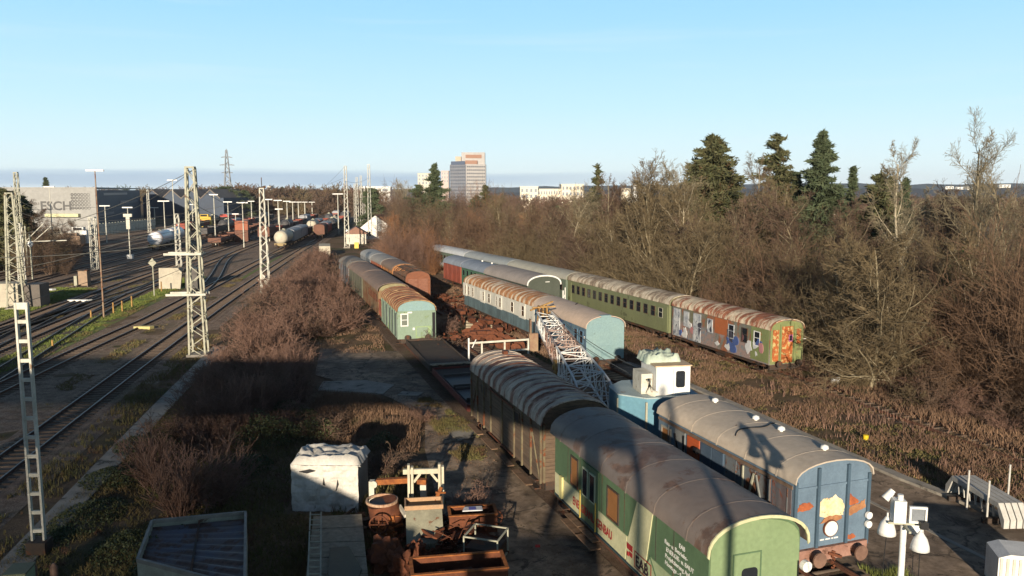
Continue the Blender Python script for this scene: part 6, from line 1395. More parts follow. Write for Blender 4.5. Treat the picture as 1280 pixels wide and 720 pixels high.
# white gabled house
y = 225; x = D(473, y); r = empty('white_house', (x, y, 0), R(-8), 'white gabled house at the edge of the brown trees beside the masts', 'house')
b = MB(); b.prism([(-5.2, 0), (-5.2, 3.0), (-.6, 6.6), (4.6, 3.2), (4.6, 0)], 'y', 0, 9); b.build('wall', M['white'], r)
b = MB(); b.add([(-5.5, -.2, 2.9), (-.6, -.2, 6.8), (-.6, 9.2, 6.8), (-5.5, 9.2, 2.9)], [(0, 1, 2, 3)]); b.add([(4.9, -.2, 3.1), (-.6, -.2, 6.81), (-.6, 9.2, 6.81), (4.9, 9.2, 3.1)], [(0, 1, 2, 3)]); b.build('roof', paint('brown_tiles', (.2, .1, .07), (.14, .08, .06), .6), r)
for x0 in (-3, .2, 2.6): b = MB(); b.box(x0, x0 + 1.1, -.04, -.005, .9, 2.2); b.build('window', M['glass'], r)
b = MB(); b.box(-9.5, -5.21, 1, 6, 0, 2.6); b.build('side_wing', M['white'], r)
p = (D(449, 205), 205); r = empty('platform_shed', (*p, 0), R(10), 'low brown roofed shed left of the white house', 'shed')
b = MB(); b.box(-3, 2, 0, 8, 0, 2.6); b.build('wall', M['offwhite'], r); b = MB(); b.prism([(-3.4, 2.6), (-.5, 4.4), (2.4, 2.6)], 'y', -.3, 8.3); b.build('roof', paint('brown_tiles_b', (.25, .12, .08), (.17, .09, .06), .6), r)
b = MB(); b.box(-.5, .5, -.2, .2, 0, 1.4); o = b.build('yellow_crate', flat('yellow_crate', (.65, .5, .1))); o.location = (D(447, 190), 190, 0); tag(o, 'small yellow crate beside the curved path near the white house', 'crate')
# tower block
TY = 700; r = empty('tower_block', (D(583.5, TY), TY, 0), R(0), 'tall pale residential tower with stepped top rising behind the conifer', 'tower block')
Mtl = paint('tower_pale', (.36, .345, .335), (.32, .31, .305), .05, bmp=0); Mts_ = paint('tower_shaded_side', (.22, .23, .26), (.19, .2, .23), .05, bmp=0); tz = topz(205, TY)  # the left face's shade is put into the greyer wall colour
k_ = TY / CF
b = MB(); b.prism([(0, 0), (24 * k_, 5), (24 * k_, 22), (-10, 26), (-21.5 * k_, 14)], 'z', 0, tz); b.build('wall', Mtl, r)
b = MB(); b.prism([(-21.5 * k_, 13.6), (0, -.4), (0, -.01), (-21.5 * k_, 13.99)], 'z', 0, tz - .5); b.build('shaded_facade', Mts_, r)
zt = topz(190, TY); b = MB(); b.prism([(-6 * k_, 6), (23 * k_, 6.5), (23 * k_, 20), (-6 * k_, 20)], 'z', tz + .01, zt); b.build('penthouse', Mtl, r)
b = MB(); b.prism([(-14 * k_, 10), (-7 * k_, 10), (-7 * k_, 18), (-14 * k_, 18)], 'z', tz + .01, topz(195, TY)); b.build('stair_head', paint('beige_head', (.45, .38, .28), (.4, .34, .26), .1, bmp=0), r)
b = MB(); b.box(-1 * k_, 19 * k_, 5.9, 6.4, zt - 5, zt - 2.0); b.box(-1 * k_, 14 * k_, 2.2, 5.0, tz + .02, tz + 3.2); b.build('salmon_cladding', flat('salmon', (.28, .15, .10)), r)
b = MB(); b.prism([(-20 * k_, 12.8), (-1, .0), (-1, 3), (-20 * k_, 15)], 'z', tz - .5, tz + 2.6); b.build('blue_parapet', flat('blue_grey_cladding', (.12, .15, .22)), r)
nf = 15
for f in range(nf):
    z0 = tz - 3.0 - f * 2.9; 
    if z0 < 6: break
    b = MB(); a = Vector((0.6, -.05, 0)); c = Vector((24 * k_ - .3, 4.85, 0))
    for s in range(9): p = a.lerp(c, (s + .12) / 9); q = a.lerp(c, (s + .80) / 9); b.bar((p.x, p.y, z0 + .8), (q.x, q.y, z0 + .8), .25, 1.2)
    b.build('window_band', flat('tower_window', (.13, .14, .16), .3) if 'tower_window' not in MATS else MATS['tower_window'], r)
    b = MB(); a = Vector((-21.5 * k_ + .2, 13.4, 0)); c = Vector((-.4, -.3, 0))
    for s in range(7): p = a.lerp(c, (s + .1) / 7); q = a.lerp(c, (s + .85) / 7); b.bar((p.x, p.y, z0 + .8), (q.x, q.y, z0 + .8), .3, 1.3)
    b.build('window_band', flat('tower_window_dark', (.14, .16, .2), .3) if 'tower_window_dark' not in MATS else MATS['tower_window_dark'], r)
def slab(name, px0, px1, ytop, y, d, mat, label, rows=2, cols=8, rz=0, glassm=None, zb=0):
    x0, x1 = D(px0, y), D(px1, y); h = topz(ytop, y); r = empty(name, ((x0 + x1) / 2, y, 0), R(rz), label, 'building'); w_ = (x1 - x0) / 2
    b = MB(); b.box(-w_, w_, 0, d, 0, h); b.build('wall', mat, r); b = MB(); b.box(-w_ - .3, w_ + .3, -.3, d + .3, h, h + .5); b.build('roof_edge', mat, r)
    for f in range(rows):
        z = h - 3 - f * 3.6; b = MB()
        for c in range(cols): xx = -w_ + 2 * w_ * (c + .25) / cols; b.box(xx, xx + w_ / cols, -.12, -.01, z, z + 2.0)
        b.build('window_band', glassm or Mwin, r)
    return r
slab('office_building', 524, 541, 217, 800, 15, M['offwhite'], 'white block half hidden left of the big conifer', 3, 4); slab('office_building', 553, 562, 214, 760, 12, paint('pink_white', (.5, .37, .34), (.45, .4, .38), .3), 'pinkish white block between conifer and tower', 3, 3)
Mcrm = paint('cream_render', (.66, .60, .48), (.62, .57, .46), .1, bmp=0)
slab('office_building', 650, 672, 234, 500, 20, Mcrm, 'cream office block, left part with a dark balcony', 2, 4); slab('office_building', 672, 700, 237, 510, 18, Mcrm, 'long white and cream middle office wing with two window rows', 2, 9); slab('office_building', 701, 728, 231, 505, 20, Mcrm, 'cream right office wing with tall dark windows', 2, 6)
for k, (px0, px1, yt, y, lb) in enumerate(((790, 797, 231, 900, 'tiny white house on the far slope above the bare trees'), (797, 804, 233, 880, 'second tiny white house on the far slope, lower one'), (775, 786, 236, 860, 'beige low building on the far slope'), (1174, 1184, 233.2, 1660, 'white house cluster left part, on the far right slope'), (1186, 1198, 234, 1670, 'white low house in the middle of the far right slope'), (1201, 1208, 233.6, 1655, 'small white house right on the far slope'), (1240, 1254, 231, 1680, 'pale long building at the far right slope'), (452, 490, 234, 640, 'long pale building seen between the far masts'), (356, 362, 240, 760, 'cream house among the far trees of the yard'), (339, 343, 233, 900, 'slim white tower on the horizon over the yard'), (262, 268, 247, 600, 'small white house behind the yellow machines'))):
    slab('far_house', px0, px1, yt, y, 10, M['white'] if k not in (2, 8) else Mcrm, lb, 1, 3)
# pylon
PY = 480; px = D(290, PY); h = topz(186, PY); r = empty('pylon', (px, PY, 0), R(10), 'tall power pylon with three crossarms on the horizon at left', 'pylon')
b = lattice_mesh(h * .98, 5.5, .7, 14, .42, .22); b.tube([(0, 0, h * .97), (0, 0, h)], .2, 5); b.build('lattice', paint('pylon_grey', (.2, .22, .24), (.16, .18, .2), .2, bmp=0), r)
for z, w_ in ((h - 5, 3.2), (h - 9.5, 4.2), (h - 14, 3.2)): b = MB(); b.bar((-w_, 0, z), (0, 0, z + .8), .28); b.bar((w_, 0, z), (0, 0, z + .8), .28); b.bar((-w_, 0, z), (w_, 0, z), .28); b.build('crossarm', MATS['pylon_grey'], r)
# far hills
def ridge(name, pxs, tops, y, mat, depth=500):
    b = MB(); xs = np.linspace(pxs[0], pxs[-1], 90); ts = np.interp(xs, pxs, tops); vs = []; rr = np.random.default_rng(3)
    for x_, t_ in zip(xs, ts):
        h = topz(t_, y) + rr.uniform(-1, 1) * y / 900; X_ = D(x_, y); vs += [(X_, y - depth, -5), (X_, y, h), (X_, y + depth, -5)]
    n = len(xs); b.add(vs, [(3 * i + k, 3 * i + 3 + k, 3 * i + 4 + k, 3 * i + 1 + k) for i in range(n - 1) for k in (0, 1)], True); tag(b.build(name, mat), kind='structure')
ridge('hills', [-300, 100, 250, 420, 560, 700, 800, 900, 1000, 1100, 1200, 1400, 1600], [240, 238, 238, 238, 236, 233, 231, 231, 229, 230, 231, 226, 226], 2600, paint('far_wood_blue', (.09, .10, .10), (.07, .08, .08), .004, bmp=0))
ridge('hills', [-300, 500, 700, 780, 850, 1000, 1100, 1200, 1300, 1700], [245, 244, 240, 236, 235, 236, 236, 237, 233, 233], 1500, paint('far_wood_brown', (.085, .075, .07), (.06, .06, .06), .01, bmp=0), 160)
# ------------------------------------------------------------------ trees and shrubs
def perp(d, r):
    a = np.cross(d, r.normal(size=3)); n = np.linalg.norm(a); return a / n if n > 1e-6 else np.array([1., 0, 0])
def grow(segs, p, d, L, rad, lev, maxlev, r, P):
    """one branch: a chain of segments with side shoots"""
    n = P['n'][lev]; step = L / n; up = P['up'][lev]; q = p.copy(); dd = d / np.linalg.norm(d)
    for k in range(n):
        t0, t1 = k / n, (k + 1) / n; r0 = rad * (1 - .75 * t0); r1 = rad * (1 - .75 * t1)
        nd = dd + r.normal(size=3) * P['wig'][lev] + np.array([0, 0, up]); nd /= np.linalg.norm(nd)
        e = q + nd * step; segs.append((q, e, max(r0, P['rmin']), max(r1, P['rmin']), lev))
        if lev < maxlev and t1 > P['start'][lev]:
            for _ in range(P['kids'][lev] if r.random() < P['pk'][lev] else max(0, P['kids'][lev] - 1)):
                a = R(P['ang'][lev]) * (.7 + .6 * r.random()); s = perp(nd, r); cdv = nd * math.cos(a) + s * math.sin(a)
                f = P['len'][lev] * (.6 + .6 * r.random()) * (1 - P['tap'][lev] * t1)
                grow(segs, q + (e - q) * r.random(), cdv, L * f, r1 * P['rr'][lev], lev + 1, maxlev, r, P)
        q = e; dd = nd
def seg_mesh(segs, sides=3):
    A = np.array([s[0] for s in segs]); B = np.array([s[1] for s in segs]); r0 = np.array([s[2] for s in segs])[:, None]; r1 = np.array([s[3] for s in segs])[:, None]
    d = B - A; d /= np.linalg.norm(d, axis=1)[:, None] + 1e-9
    u = np.cross(d, np.where(np.abs(d[:, 2:3]) < .9, np.array([[0, 0, 1.]]), np.array([[1., 0, 0]]))); u /= np.linalg.norm(u, axis=1)[:, None]; v = np.cross(d, u)
    V = []
    for base, rr in ((A, r0), (B + d * r1 * .5, r1)):
        for k in range(sides): t = 2 * math.pi * k / sides; V.append(base + (u * math.cos(t) + v * math.sin(t)) * rr)
    V = np.stack(V, 1).reshape(-1, 3); b = (np.arange(len(A)) * 2 * sides)[:, None]
    F = np.concatenate([b + np.array([k, (k + 1) % sides, sides + (k + 1) % sides, sides + k]) for k in range(sides)]); return V, F
PT = dict(n=[12, 7, 5, 3], up=[.05, .07, .05, .02], wig=[.06, .13, .18, .2], start=[.22, .2, .15, 1], kids=[3, 2, 3, 0], pk=[.8, .7, .6, 0], ang=[48, 42, 45, 0], len=[.42, .5, .5, 0], tap=[.55, .4, .3, 0], rr=[.5, .55, .6, 0], rmin=.012)
def tree_tpl(h, seed, maxlev=3, rad=.17, P=PT, **kw):
    Q = dict(P); Q.update(kw); r = np.random.default_rng(seed); s = []
    grow(s, np.zeros(3), np.array([0, 0, 1.]), h, rad, 0, maxlev, r, Q)
    top = max(q[1][2] for q in s); k = h / top
    return [(a * k, b * k, x, y, l) for a, b, x, y, l in s]
def bush_tpl(h, spread, stems, seed, maxlev=2, rad=.04, kids=(2, 3), ang=35, n0=6, upv=.05, rmin=.009, wg=.13):
    r = np.random.default_rng(seed); s = []
    P = dict(n=[n0, 4, 3], up=[upv, .05 if upv > 0 else -.02, .02], wig=[wg, .18, .2], start=[.15, .1, 1], kids=[kids[0], kids[1], 0], pk=[.7, .7, 0], ang=[ang, ang + 5, 0], len=[.45, .5, 0], tap=[.3, .3, 0], rr=[.6, .7, 0], rmin=rmin)
    for k in range(stems):
        a = r.random() * 6.283; b = r.random() * .22 * spread; d = np.array([math.cos(a) * spread * r.random(), math.sin(a) * spread * r.random(), h * .9])
        grow(s, np.array([math.cos(a) * b, math.sin(a) * b, 0]), d, h * (.6 + .45 * r.random()), rad, 0, maxlev, r, P)
    return s
TREES = {}; KEEP = []
def tree_thing(name, segs, matT, matC, loc, label, cat='tree', group=None, rz=0, split=2, scale=1):
    r = empty(name, (loc[0], loc[1], loc[2] if len(loc) > 2 else 0), rz, label, cat, group); r.scale = (scale,) * 3
    tr = [s for s in segs if s[4] < split]; cr_ = [s for s in segs if s[4] >= split]
    KEEP.append(segs); key = (id(segs), split, matT.name, matC.name)
    if key in TREES:
        for nm, me in TREES[key]: o = bpy.data.objects.new(nm, me); COL.objects.link(o); o.parent = r
        return r
    V, F = seg_mesh(tr, 5); L_ = [('trunk', mesh_np('trunk', V, F, matT, r).data)]
    if cr_: V, F = seg_mesh(cr_, 3); L_.append(('crown', mesh_np('crown', V, F, matC, r).data))
    TREES[key] = L_; return r
def conifer(name, h, w_, loc, label, mat, seed, dens=1.0, droop=-.3, top=1.0, base=.12, gap=.0):
    rr = np.random.default_rng(seed); r = empty(name, (loc[0], loc[1], 0), 0, label, 'conifer'); segs = []; V = []
    segs.append((np.zeros(3), np.array([0, 0, h * .98]), .3, .03, 0)); n = int(70 * dens + h * 5 * dens)
    for k in range(n):
        t = base + (1 - base) * (k / n) ** .9; z = h * t; L = w_ / 2 * (1 - t) ** (.8 * top) * (.35 + .95 * rr.random() ** 1.4) + .12; a = rr.random() * 6.283
        if rr.random() < gap: continue
        d = np.array([math.cos(a), math.sin(a), droop + .55 * t]); e = np.array([0, 0, z]) + d * L; segs.append((np.array([0, 0, z]), e, .05, .015, 1))
        m = int(27 * (L + .4) * dens)
        s = rr.random(m) ** .7; c = np.array([0, 0, z]) + d * L * s[:, None] + rr.normal(size=(m, 3)) * np.array([.28, .28, .16]) * (.5 + .35 * L * (1 - s[:, None] * .5))
        c[:, 2] -= .25 * s * L * .3
        ld = rr.normal(size=(m, 3)) * .6 + d; ld /= np.linalg.norm(ld, axis=1)[:, None]; sd_ = np.cross(ld, rr.normal(size=(m, 3))); sd_ /= np.linalg.norm(sd_, axis=1)[:, None]
        l = (.3 + .35 * rr.random(m))[:, None]; wd = .07 + .07 * rr.random(m)[:, None]
        V.append(np.stack([c - ld * l, c + sd_ * wd, c + ld * l, c - sd_ * wd], 1))
    V = np.concatenate(V).reshape(-1, 3); mesh_np('crown', V, np.arange(len(V)).reshape(-1, 4), mat, r)
    V, F = seg_mesh(segs, 5); mesh_np('trunk', V, F, M['bark'], r); return r

# notable conifers
for k, (px, yt, y, w_, mt, lb, kw) in enumerate((
    (545, 205, 190, 14, 'needle', 'dark fir standing left of the tower block', {}), (885, 170, 112, 19, 'needle2', 'broad dark green spruce with brown cones, widest crown in the wood', dict(top=.85, dens=1.5)),
    (965, 168, 118, 14, 'needle2', 'ragged spruce behind the bare tree, left of the pointed spruce', dict(top=.85, gap=.25)), (1020, 165, 112, 12.5, 'needle', 'slim sharply pointed dark spruce', dict(top=1.1, dens=1.5)),
    (991, 216, 116, 3.2, 'needle', 'dark narrow leaning conifer beside the pointed spruce', {}), (1059, 209, 120, 3.4, 'needle', 'small pointed conifer right of the tall spruce', {}), (1093, 219, 105, 7.5, 'needle2', 'rounded brownish green conifer', dict(top=.4)),
    (745, 205, 125, 7.0, 'needle2', 'thin browning conifer standing above the middle of the wood', dict(gap=.4, dens=.8)), (1125, 223, 128, 3.5, 'needle', 'low conifer tip behind the pale trunked tree', {}), (607, 232, 210, 6, 'needle2', 'olive conifer right below the tower block', dict(top=.7)), (596, 245, 195, 7, 'needle', 'dark conifer at the foot of the tower block', dict(top=.7)), (467, 236, 235, 9, 'needle', 'dark evergreen behind the white house', dict(top=.5)), (525, 232, 196, 9, 'needle', 'rounded dark evergreen left of the fir', dict(top=.5)), (696, 258, 205, 7, 'needle', 'dark evergreen under the cream office wing', dict(top=.5)))):
    conifer('conifer', topz(yt, y), w_, (D(px, y), y), lb, M[mt], 40 + k, **kw)

# tree templates of bare crowns
TA = tree_tpl(18, 1, rad=.2, start=[.42, .2, .15, 1], kids=[2, 2, 3, 0], len=[.36, .5, .5, 0], ang=[38, 36, 42, 0]); TB = tree_tpl(20, 2, rad=.22, ang=[34, 36, 40, 0], start=[.4, .2, .15, 1], len=[.42, .5, .5, 0], kids=[2, 3, 2, 0]); TC = tree_tpl(11, 3, rad=.14, start=[.08, .1, .1, 1], len=[.6, .55, .5, 0], ang=[58, 45, 45, 0])
TD = tree_tpl(12, 4, rad=.15, start=[.15, .1, .1, 1], len=[.55, .5, .5, 0]); TE = tree_tpl(13, 9, rad=.16, start=[.1, .15, .1, 1], len=[.6, .5, .5, 0], ang=[40, 40, 42, 0])
def special(tpl, h0, px, yt, y, mt, mc, label, rz=0, name='bare_tree'):
    h = topz(yt, y); return tree_thing(name, tpl, M[mt], M[mc], (D(px, y), y), label, 'tree', None, rz, scale=h / h0)
special(TA, 18, 1140, 168, 62, 'barkw', 'bark', 'tall pale trunked bare tree with open fan of branches, right part of the wood', .4)
special(TB, 20, 1228, 133, 76, 'bark', 'bark', 'tallest bare tree at the right with wide spreading crown', 1.2)
special(TB, 20, 1290, 158, 66, 'bark', 'twig', 'bare tree cut off by the right picture edge', 2.2)
special(TE, 13, 822, 184, 92, 'bark', 'twigy', 'tall bare tree just left of the broad spruce', .2)
special(TA, 18, 940, 188, 100, 'bark', 'twigy', 'bare tree in front of the ragged spruce', 2.6)
special(TE, 13, 632, 236, 138, 'bark', 'twigy', 'yellowish bare willow like tree behind the far coaches', .9)
special(TD, 12, 505, 222, 240, 'barkw', 'barkw', 'pale airy birch behind the brown trees on the horizon', .5)
special(TD, 12, 770, 222, 120, 'bark', 'twig', 'bare crown reaching the sky left of the tall bare tree', .5)
special(TC, 11, 1095, 262, 54, 'bark', 'twigy', 'bare tree with level branches left of the pale trunk', .5)
special(TD, 12, 860, 262, 78, 'bark', 'twigy', 'olive bare tree directly behind the rusty graffiti coach', 1.5)
special(TC, 11, 730, 262, 108, 'bark', 'twigy', 'leaning bare tree behind the olive passenger coach', 3.5)
special(TE, 13, 905, 248, 84, 'barkw', 'twig', 'bare tree with steep forked stems right of the broad spruce', 4.1)
for k, (px, yt, y, tp, h0, mt, mc) in enumerate(((695, 236, 118, TE, 13, 'bark', 'twig'), (712, 228, 122, TD, 12, 'barkw', 'bark'), (758, 214, 116, TA, 18, 'bark', 'twig'), (790, 214, 104, TE, 13, 'barkw', 'twigy'), (808, 200, 108, TB, 20, 'bark', 'twig'), (842, 196, 100, TD, 12, 'barkw', 'bark'), (862, 216, 90, TE, 13, 'barkw', 'twigy'), (925, 206, 96, TB, 20, 'bark', 'twig'), (952, 216, 88, TE, 13, 'barkw', 'twigy'), (1000, 232, 84, TD, 12, 'bark', 'twig'), (1072, 236, 78, TE, 13, 'bark', 'twig'), (1112, 228, 90, TD, 12, 'barkw', 'bark'), (1165, 222, 84, TE, 13, 'bark', 'twig'), (1200, 206, 92, TA, 18, 'barkw', 'bark'), (1262, 176, 84, TB, 20, 'bark', 'bark'))):
    o_ = special(tp, h0, px, yt, y, mt, mc, 'bare tree whose bare crown stands out against the sky over the right hand wood', k * 1.3); o_['group'] = 'bare crowns standing out above the right hand wood'
for k, (px, yt, y, tp, h0) in enumerate(((1060, 300, 60, TE, 13), (1180, 300, 58, TD, 12), (1245, 300, 56, TC, 11), (980, 300, 78, TD, 12), (930, 300, 82, TE, 13), (780, 300, 98, TC, 11), (1120, 340, 54, TC, 11))):
    o_ = special(tp, h0, px, yt, y, 'barkw', 'twigy', 'pale branched bare tree standing at the front edge of the right hand wood', k * 2.1); o_['group'] = 'pale bare trees along the front edge of the wood'
# anonymous bare trees of the wood
GRP = 'bare trees crowding the right hand wood'; LB = 'bare brown olive tree crowded among others in the right hand wood'
protoT = [tree_thing('bare_tree', TC, M['barkw'], M['twigy'], (0, 0), LB, 'tree', GRP), tree_thing('bare_tree', TD, M['bark'], M['twig'], (0, 0), LB, 'tree', GRP), tree_thing('bare_tree', TE, M['barkw'], M['twigy'], (0, 0), LB, 'tree', GRP), tree_thing('bare_tree', TD, M['bark'], M['woodred'], (0, 0), LB, 'tree', GRP)]
edge = np.array([(34, 30), (28.5, 44), (23.5, 58), (18.5, 72), (10.5, 92), (3, 108), (-5, 126), (-12, 142), (-20, 160), (-30, 185)])
def wood_pt(r_, depth0, depth1):
    t = r_.random() * (len(edge) - 1.001); i = int(t); p = edge[i] * (1 - t + i) + edge[i + 1] * (t - i); d = edge[min(i + 1, len(edge) - 1)] - edge[i]; n = np.array([d[1], -d[0]]); n /= np.linalg.norm(n)
    return p + n * (depth0 + (depth1 - depth0) * r_.random())
rw = random.Random(21); usedT = [0] * 4
for k in range(86):
    p = wood_pt(rw, 3, 60 if k > 40 else 22); i = rw.choice([0, 1, 2, 1, 3, 2, 0]); dist = p[1]
    s = rw.uniform(.62, .98)
    if p[1] > 150: s *= .9
    loc = (p[0], p[1], 0)
    if not usedT[i]: protoT[i].location = loc; protoT[i].scale = (s,) * 3; protoT[i].rotation_euler = (0, 0, rw.random() * 6); usedT[i] = 1
    else: copy_thing(protoT[i], loc, rw.random() * 6, scale=(s * rw.uniform(.9, 1.15), s, s * rw.uniform(.85, 1.05)))
# thicket mass: one object, nobody could count its stems
TPL = {}
def tpl_object(name, segs, mat):
    k = (id(segs), mat.name)
    if k not in TPL:
        V, F = seg_mesh(segs, 3); o = mesh_np(name, V, F, mat); COL.objects.unlink(o); TPL[k] = o
    return TPL[k]
def scatter(name, tpls, pts, scales, mats, mis, seed, label=None):
    """one mass of plants nobody could count: plants set out on the points of one mesh by geometry nodes"""
    KEEP.extend(tpls); r_ = np.random.default_rng(seed); n = len(pts); me = bpy.data.meshes.new(name); me.vertices.add(n)
    me.vertices.foreach_set('co', np.array([(x, y, 0) for x, y in pts], np.float32).ravel())
    a_ = me.attributes.new('sc', 'FLOAT_VECTOR', 'POINT'); s = np.array(scales); a_.data.foreach_set('vector', np.stack([s * r_.uniform(.85, 1.2, n), s * r_.uniform(.85, 1.2, n), s * r_.uniform(.85, 1.1, n)], 1).astype(np.float32).ravel())
    a_ = me.attributes.new('rt', 'FLOAT_VECTOR', 'POINT'); a_.data.foreach_set('vector', np.stack([r_.normal(size=n) * .08, r_.normal(size=n) * .08, r_.random(n) * 6.283], 1).astype(np.float32).ravel())
    a_ = me.attributes.new('pick', 'INT', 'POINT'); a_.data.foreach_set('value', (np.array(mis) * len(tpls) + r_.integers(0, len(tpls), n)).astype(np.int32))
    me.update(); o = bpy.data.objects.new(name, me); COL.objects.link(o)
    g = bpy.data.node_groups.new(name + '_nodes', 'GeometryNodeTree'); g.interface.new_socket('Geometry', in_out='INPUT', socket_type='NodeSocketGeometry'); g.interface.new_socket('Geometry', in_out='OUTPUT', socket_type='NodeSocketGeometry')
    N_ = g.nodes.new; gi = N_('NodeGroupInput'); go = N_('NodeGroupOutput'); jn = N_('GeometryNodeJoinGeometry')
    def attr(nm, ty): q = N_('GeometryNodeInputNamedAttribute'); q.data_type = ty; q.inputs[0].default_value = nm; return q.outputs[0]
    A1, A2, A3 = attr('sc', 'FLOAT_VECTOR'), attr('rt', 'FLOAT_VECTOR'), attr('pick', 'INT')
    for mi, m_ in enumerate(mats):
        for ti, t_ in enumerate(tpls):
            k = mi * len(tpls) + ti; oi = N_('GeometryNodeObjectInfo'); oi.inputs['Object'].default_value = tpl_object('bush', t_, m_)
            cp = N_('FunctionNodeCompare'); cp.data_type = 'INT'; cp.operation = 'EQUAL'; g.links.new(A3, cp.inputs[2]); cp.inputs[3].default_value = k
            ip = N_('GeometryNodeInstanceOnPoints'); g.links.new(gi.outputs[0], ip.inputs['Points']); g.links.new(cp.outputs[0], ip.inputs['Selection']); g.links.new(oi.outputs['Geometry'], ip.inputs['Instance'])
            g.links.new(A2, ip.inputs['Rotation']); g.links.new(A1, ip.inputs['Scale']); g.links.new(ip.outputs[0], jn.inputs[0])
    g.links.new(jn.outputs[0], go.inputs[0]); md = o.modifiers.new('scatter', 'NODES'); md.node_group = g
    return tag(o, kind='stuff')
B1 = bush_tpl(7.5, 3.6, 13, 1, 2, .05, (2, 3), 42); B2 = bush_tpl(6.5, 4.2, 15, 2, 2, .045, (2, 3), 46); B3 = bush_tpl(8.5, 3.2, 11, 3, 2, .055, (3, 3), 36)
rt = random.Random(5); pts = []; scs = []; mis = []
for k in range(560):
    p = wood_pt(rt, 0.5, 12) if k < 230 else wood_pt(rt, 8, 75); q = p - edge[0]
    s = rt.uniform(.45, .85) if k < 100 else rt.uniform(.8, 1.3); pts.append(tuple(p)); scs.append(s); z = vnoise(np.array([p[0]]), np.array([p[1]]), .06, 8)[0] + rt.uniform(-.2, .2)
    far = p[1] > 120; mis.append(2 if (z > .68 or (far and rt.random() < .3)) else 1 if z < .5 else 0)
scatter('thicket', [B1, B2, B3], pts, scs, [M['twig'], M['twigy'], M['woodred']], mis, 3)
# brown trees in the middle distance, between the yard and the far coaches
pts = []; scs = []; mis = []
for k in range(190):
    y = rt.uniform(165, 300); x = D(rt.uniform(478 if y > 245 else 500, 640), y); pts.append((x, y)); scs.append(rt.uniform(.95, 1.45)); mis.append(rt.choice([0, 0, 1, 2, 3]))
for k in range(60):
    y = rt.uniform(128, 165); pts.append((D(rt.uniform(478, 545), y), y)); scs.append(rt.uniform(.4, .8)); mis.append(rt.choice([0, 2, 2, 3]))
scatter('thicket', [B1, B2, B3], pts, scs, [M['twig'], M['twigy'], M['twigr'], M['twigo']], mis, 4)
for k, (px, yt, y, mc, lb) in enumerate(((500, 262, 170, 'twigo', 'orange brown bare tree right of the white house'), (585, 262, 165, 'twigo', 'orange tinted bare tree below the fir'), (568, 256, 178, 'twigy', 'yellow olive bare tree under the tower block'), (485, 250, 200, 'twig', 'tall thin brown tree just behind the white house gable'), (660, 262, 150, 'twigo', 'rust coloured bare tree under the cream offices'))):
    special(TD if k % 2 else TC, 12 if k % 2 else 11, px, yt, y, 'bark', mc, lb, k)
# low growth under the wood edge: reddish shrubs
S1 = bush_tpl(1.9, 1.7, 22, 7, 2, .024, (2, 2), 42, 5, -.03, .009, .22); S2 = bush_tpl(2.3, 2.3, 24, 8, 2, .026, (2, 2), 46, 5, -.05, .009, .26); S3 = bush_tpl(2.0, 2.6, 22, 12, 2, .026, (2, 2), 50, 6, -.09, .009, .3)
SF = bush_tpl(2.2, 1.6, 44, 31, 1, .018, (3, 0), 22, 6, .03, .009, .1); SG = bush_tpl(2.5, 2.1, 42, 32, 1, .02, (3, 0), 28, 6, .0, .009, .12)
pts = []; scs = []; mis = []
for k in range(150):
    p = wood_pt(rt, -1.2, 3.0); pts.append(tuple(p)); scs.append(rt.uniform(.4, 1.05)); mis.append(rt.choice([0, 0, 1, 2]))
scatter('undergrowth', [S1, S2], pts, scs, [M['twigr'], M['twig'], M['twigy']], mis, 6)
# shrubs between the yard and the parked stock
GS = 'red brown shrubs between the yard and the old wagons'; LS = 'red brown leafless shrub among many between the yard tracks and the old wagons'
ps = [tree_thing('bare_shrub', S, M['twigr'], M['twigr' if i != 1 else 'twig'], (0, 0), LS, 'shrub', GS, split=1) for i, S in enumerate((S2, S3, S1))]
def in_left(y): return yard(y, -5.5)[0], { }
rl = random.Random(9); us = [0, 0, 0]
cells = []
for k in range(118):
    y = 40 + 110 * rl.random() ** 1.2
    x0 = yard(y, -5.5 - (1.5 if y < 60 else 0))[0]; x1 = np.interp(y, [36, 40, 52, 56, 66, 82, 106, 130, 170], [-12.5, -13, -14.5, -16, -18, -15.6, -23.5, -29, -42])
    if x1 < x0 + .5: continue
    x = x0 + (x1 - x0) * rl.random()
    if (x > -14.8 and y < 47) or (x < -17 and y < 50 and rl.random() < .45): continue
    cells.append((x, y))
for x, y in cells:
    i = rl.choice([0, 1, 0, 2]); s = rl.uniform(.85, 1.5) * (1.1 if y > 60 else .9)
    if not us[i]: us[i] = 1; ps[i].location = (x, y, 0); ps[i].scale = (s,) * 3
    else: copy_thing(ps[i], (x, y, 0), rl.random() * 6, scale=(s, s, s * rl.uniform(.85, 1.2)))
pf = tree_thing('bare_shrub', SF, M['twigr'], M['twigr'], (0, 0), LS, 'shrub', GS, split=1); p_ = cells.pop(); pf.location = (p_[0], p_[1], 0); pg = tree_thing('bare_shrub', SG, M['twigr'], M['twigr'], (0, 0), LS, 'shrub', GS, split=1); p_ = cells.pop(); pg.location = (p_[0], p_[1], 0)
for k, (x, y) in enumerate(cells[::5]): s = rl.uniform(.9, 1.4); copy_thing((pf, pg)[k % 2], (x + .6, y + .6, 0), rl.random() * 6, scale=(s, s, s * rl.uniform(.9, 1.1)))
b_ = copy_thing(pf, (*G(225, 645), 0), 1.0, 'big red brown fan shaped shrub directly above the corrugated bin', scale=(1.55, 1.55, 1.3)); del b_['group']
b_ = copy_thing(pg, (*G(270, 632), 0), 2.0, 'spreading red shrub right behind the corrugated bin', scale=(1.3, 1.3, 1.05)); del b_['group']
b_ = copy_thing(pf, (*G(190, 610), 0), 4.0, 'red brown shrub left of the big fan shaped one', scale=(1.2, 1.2, 1.1)); del b_['group']
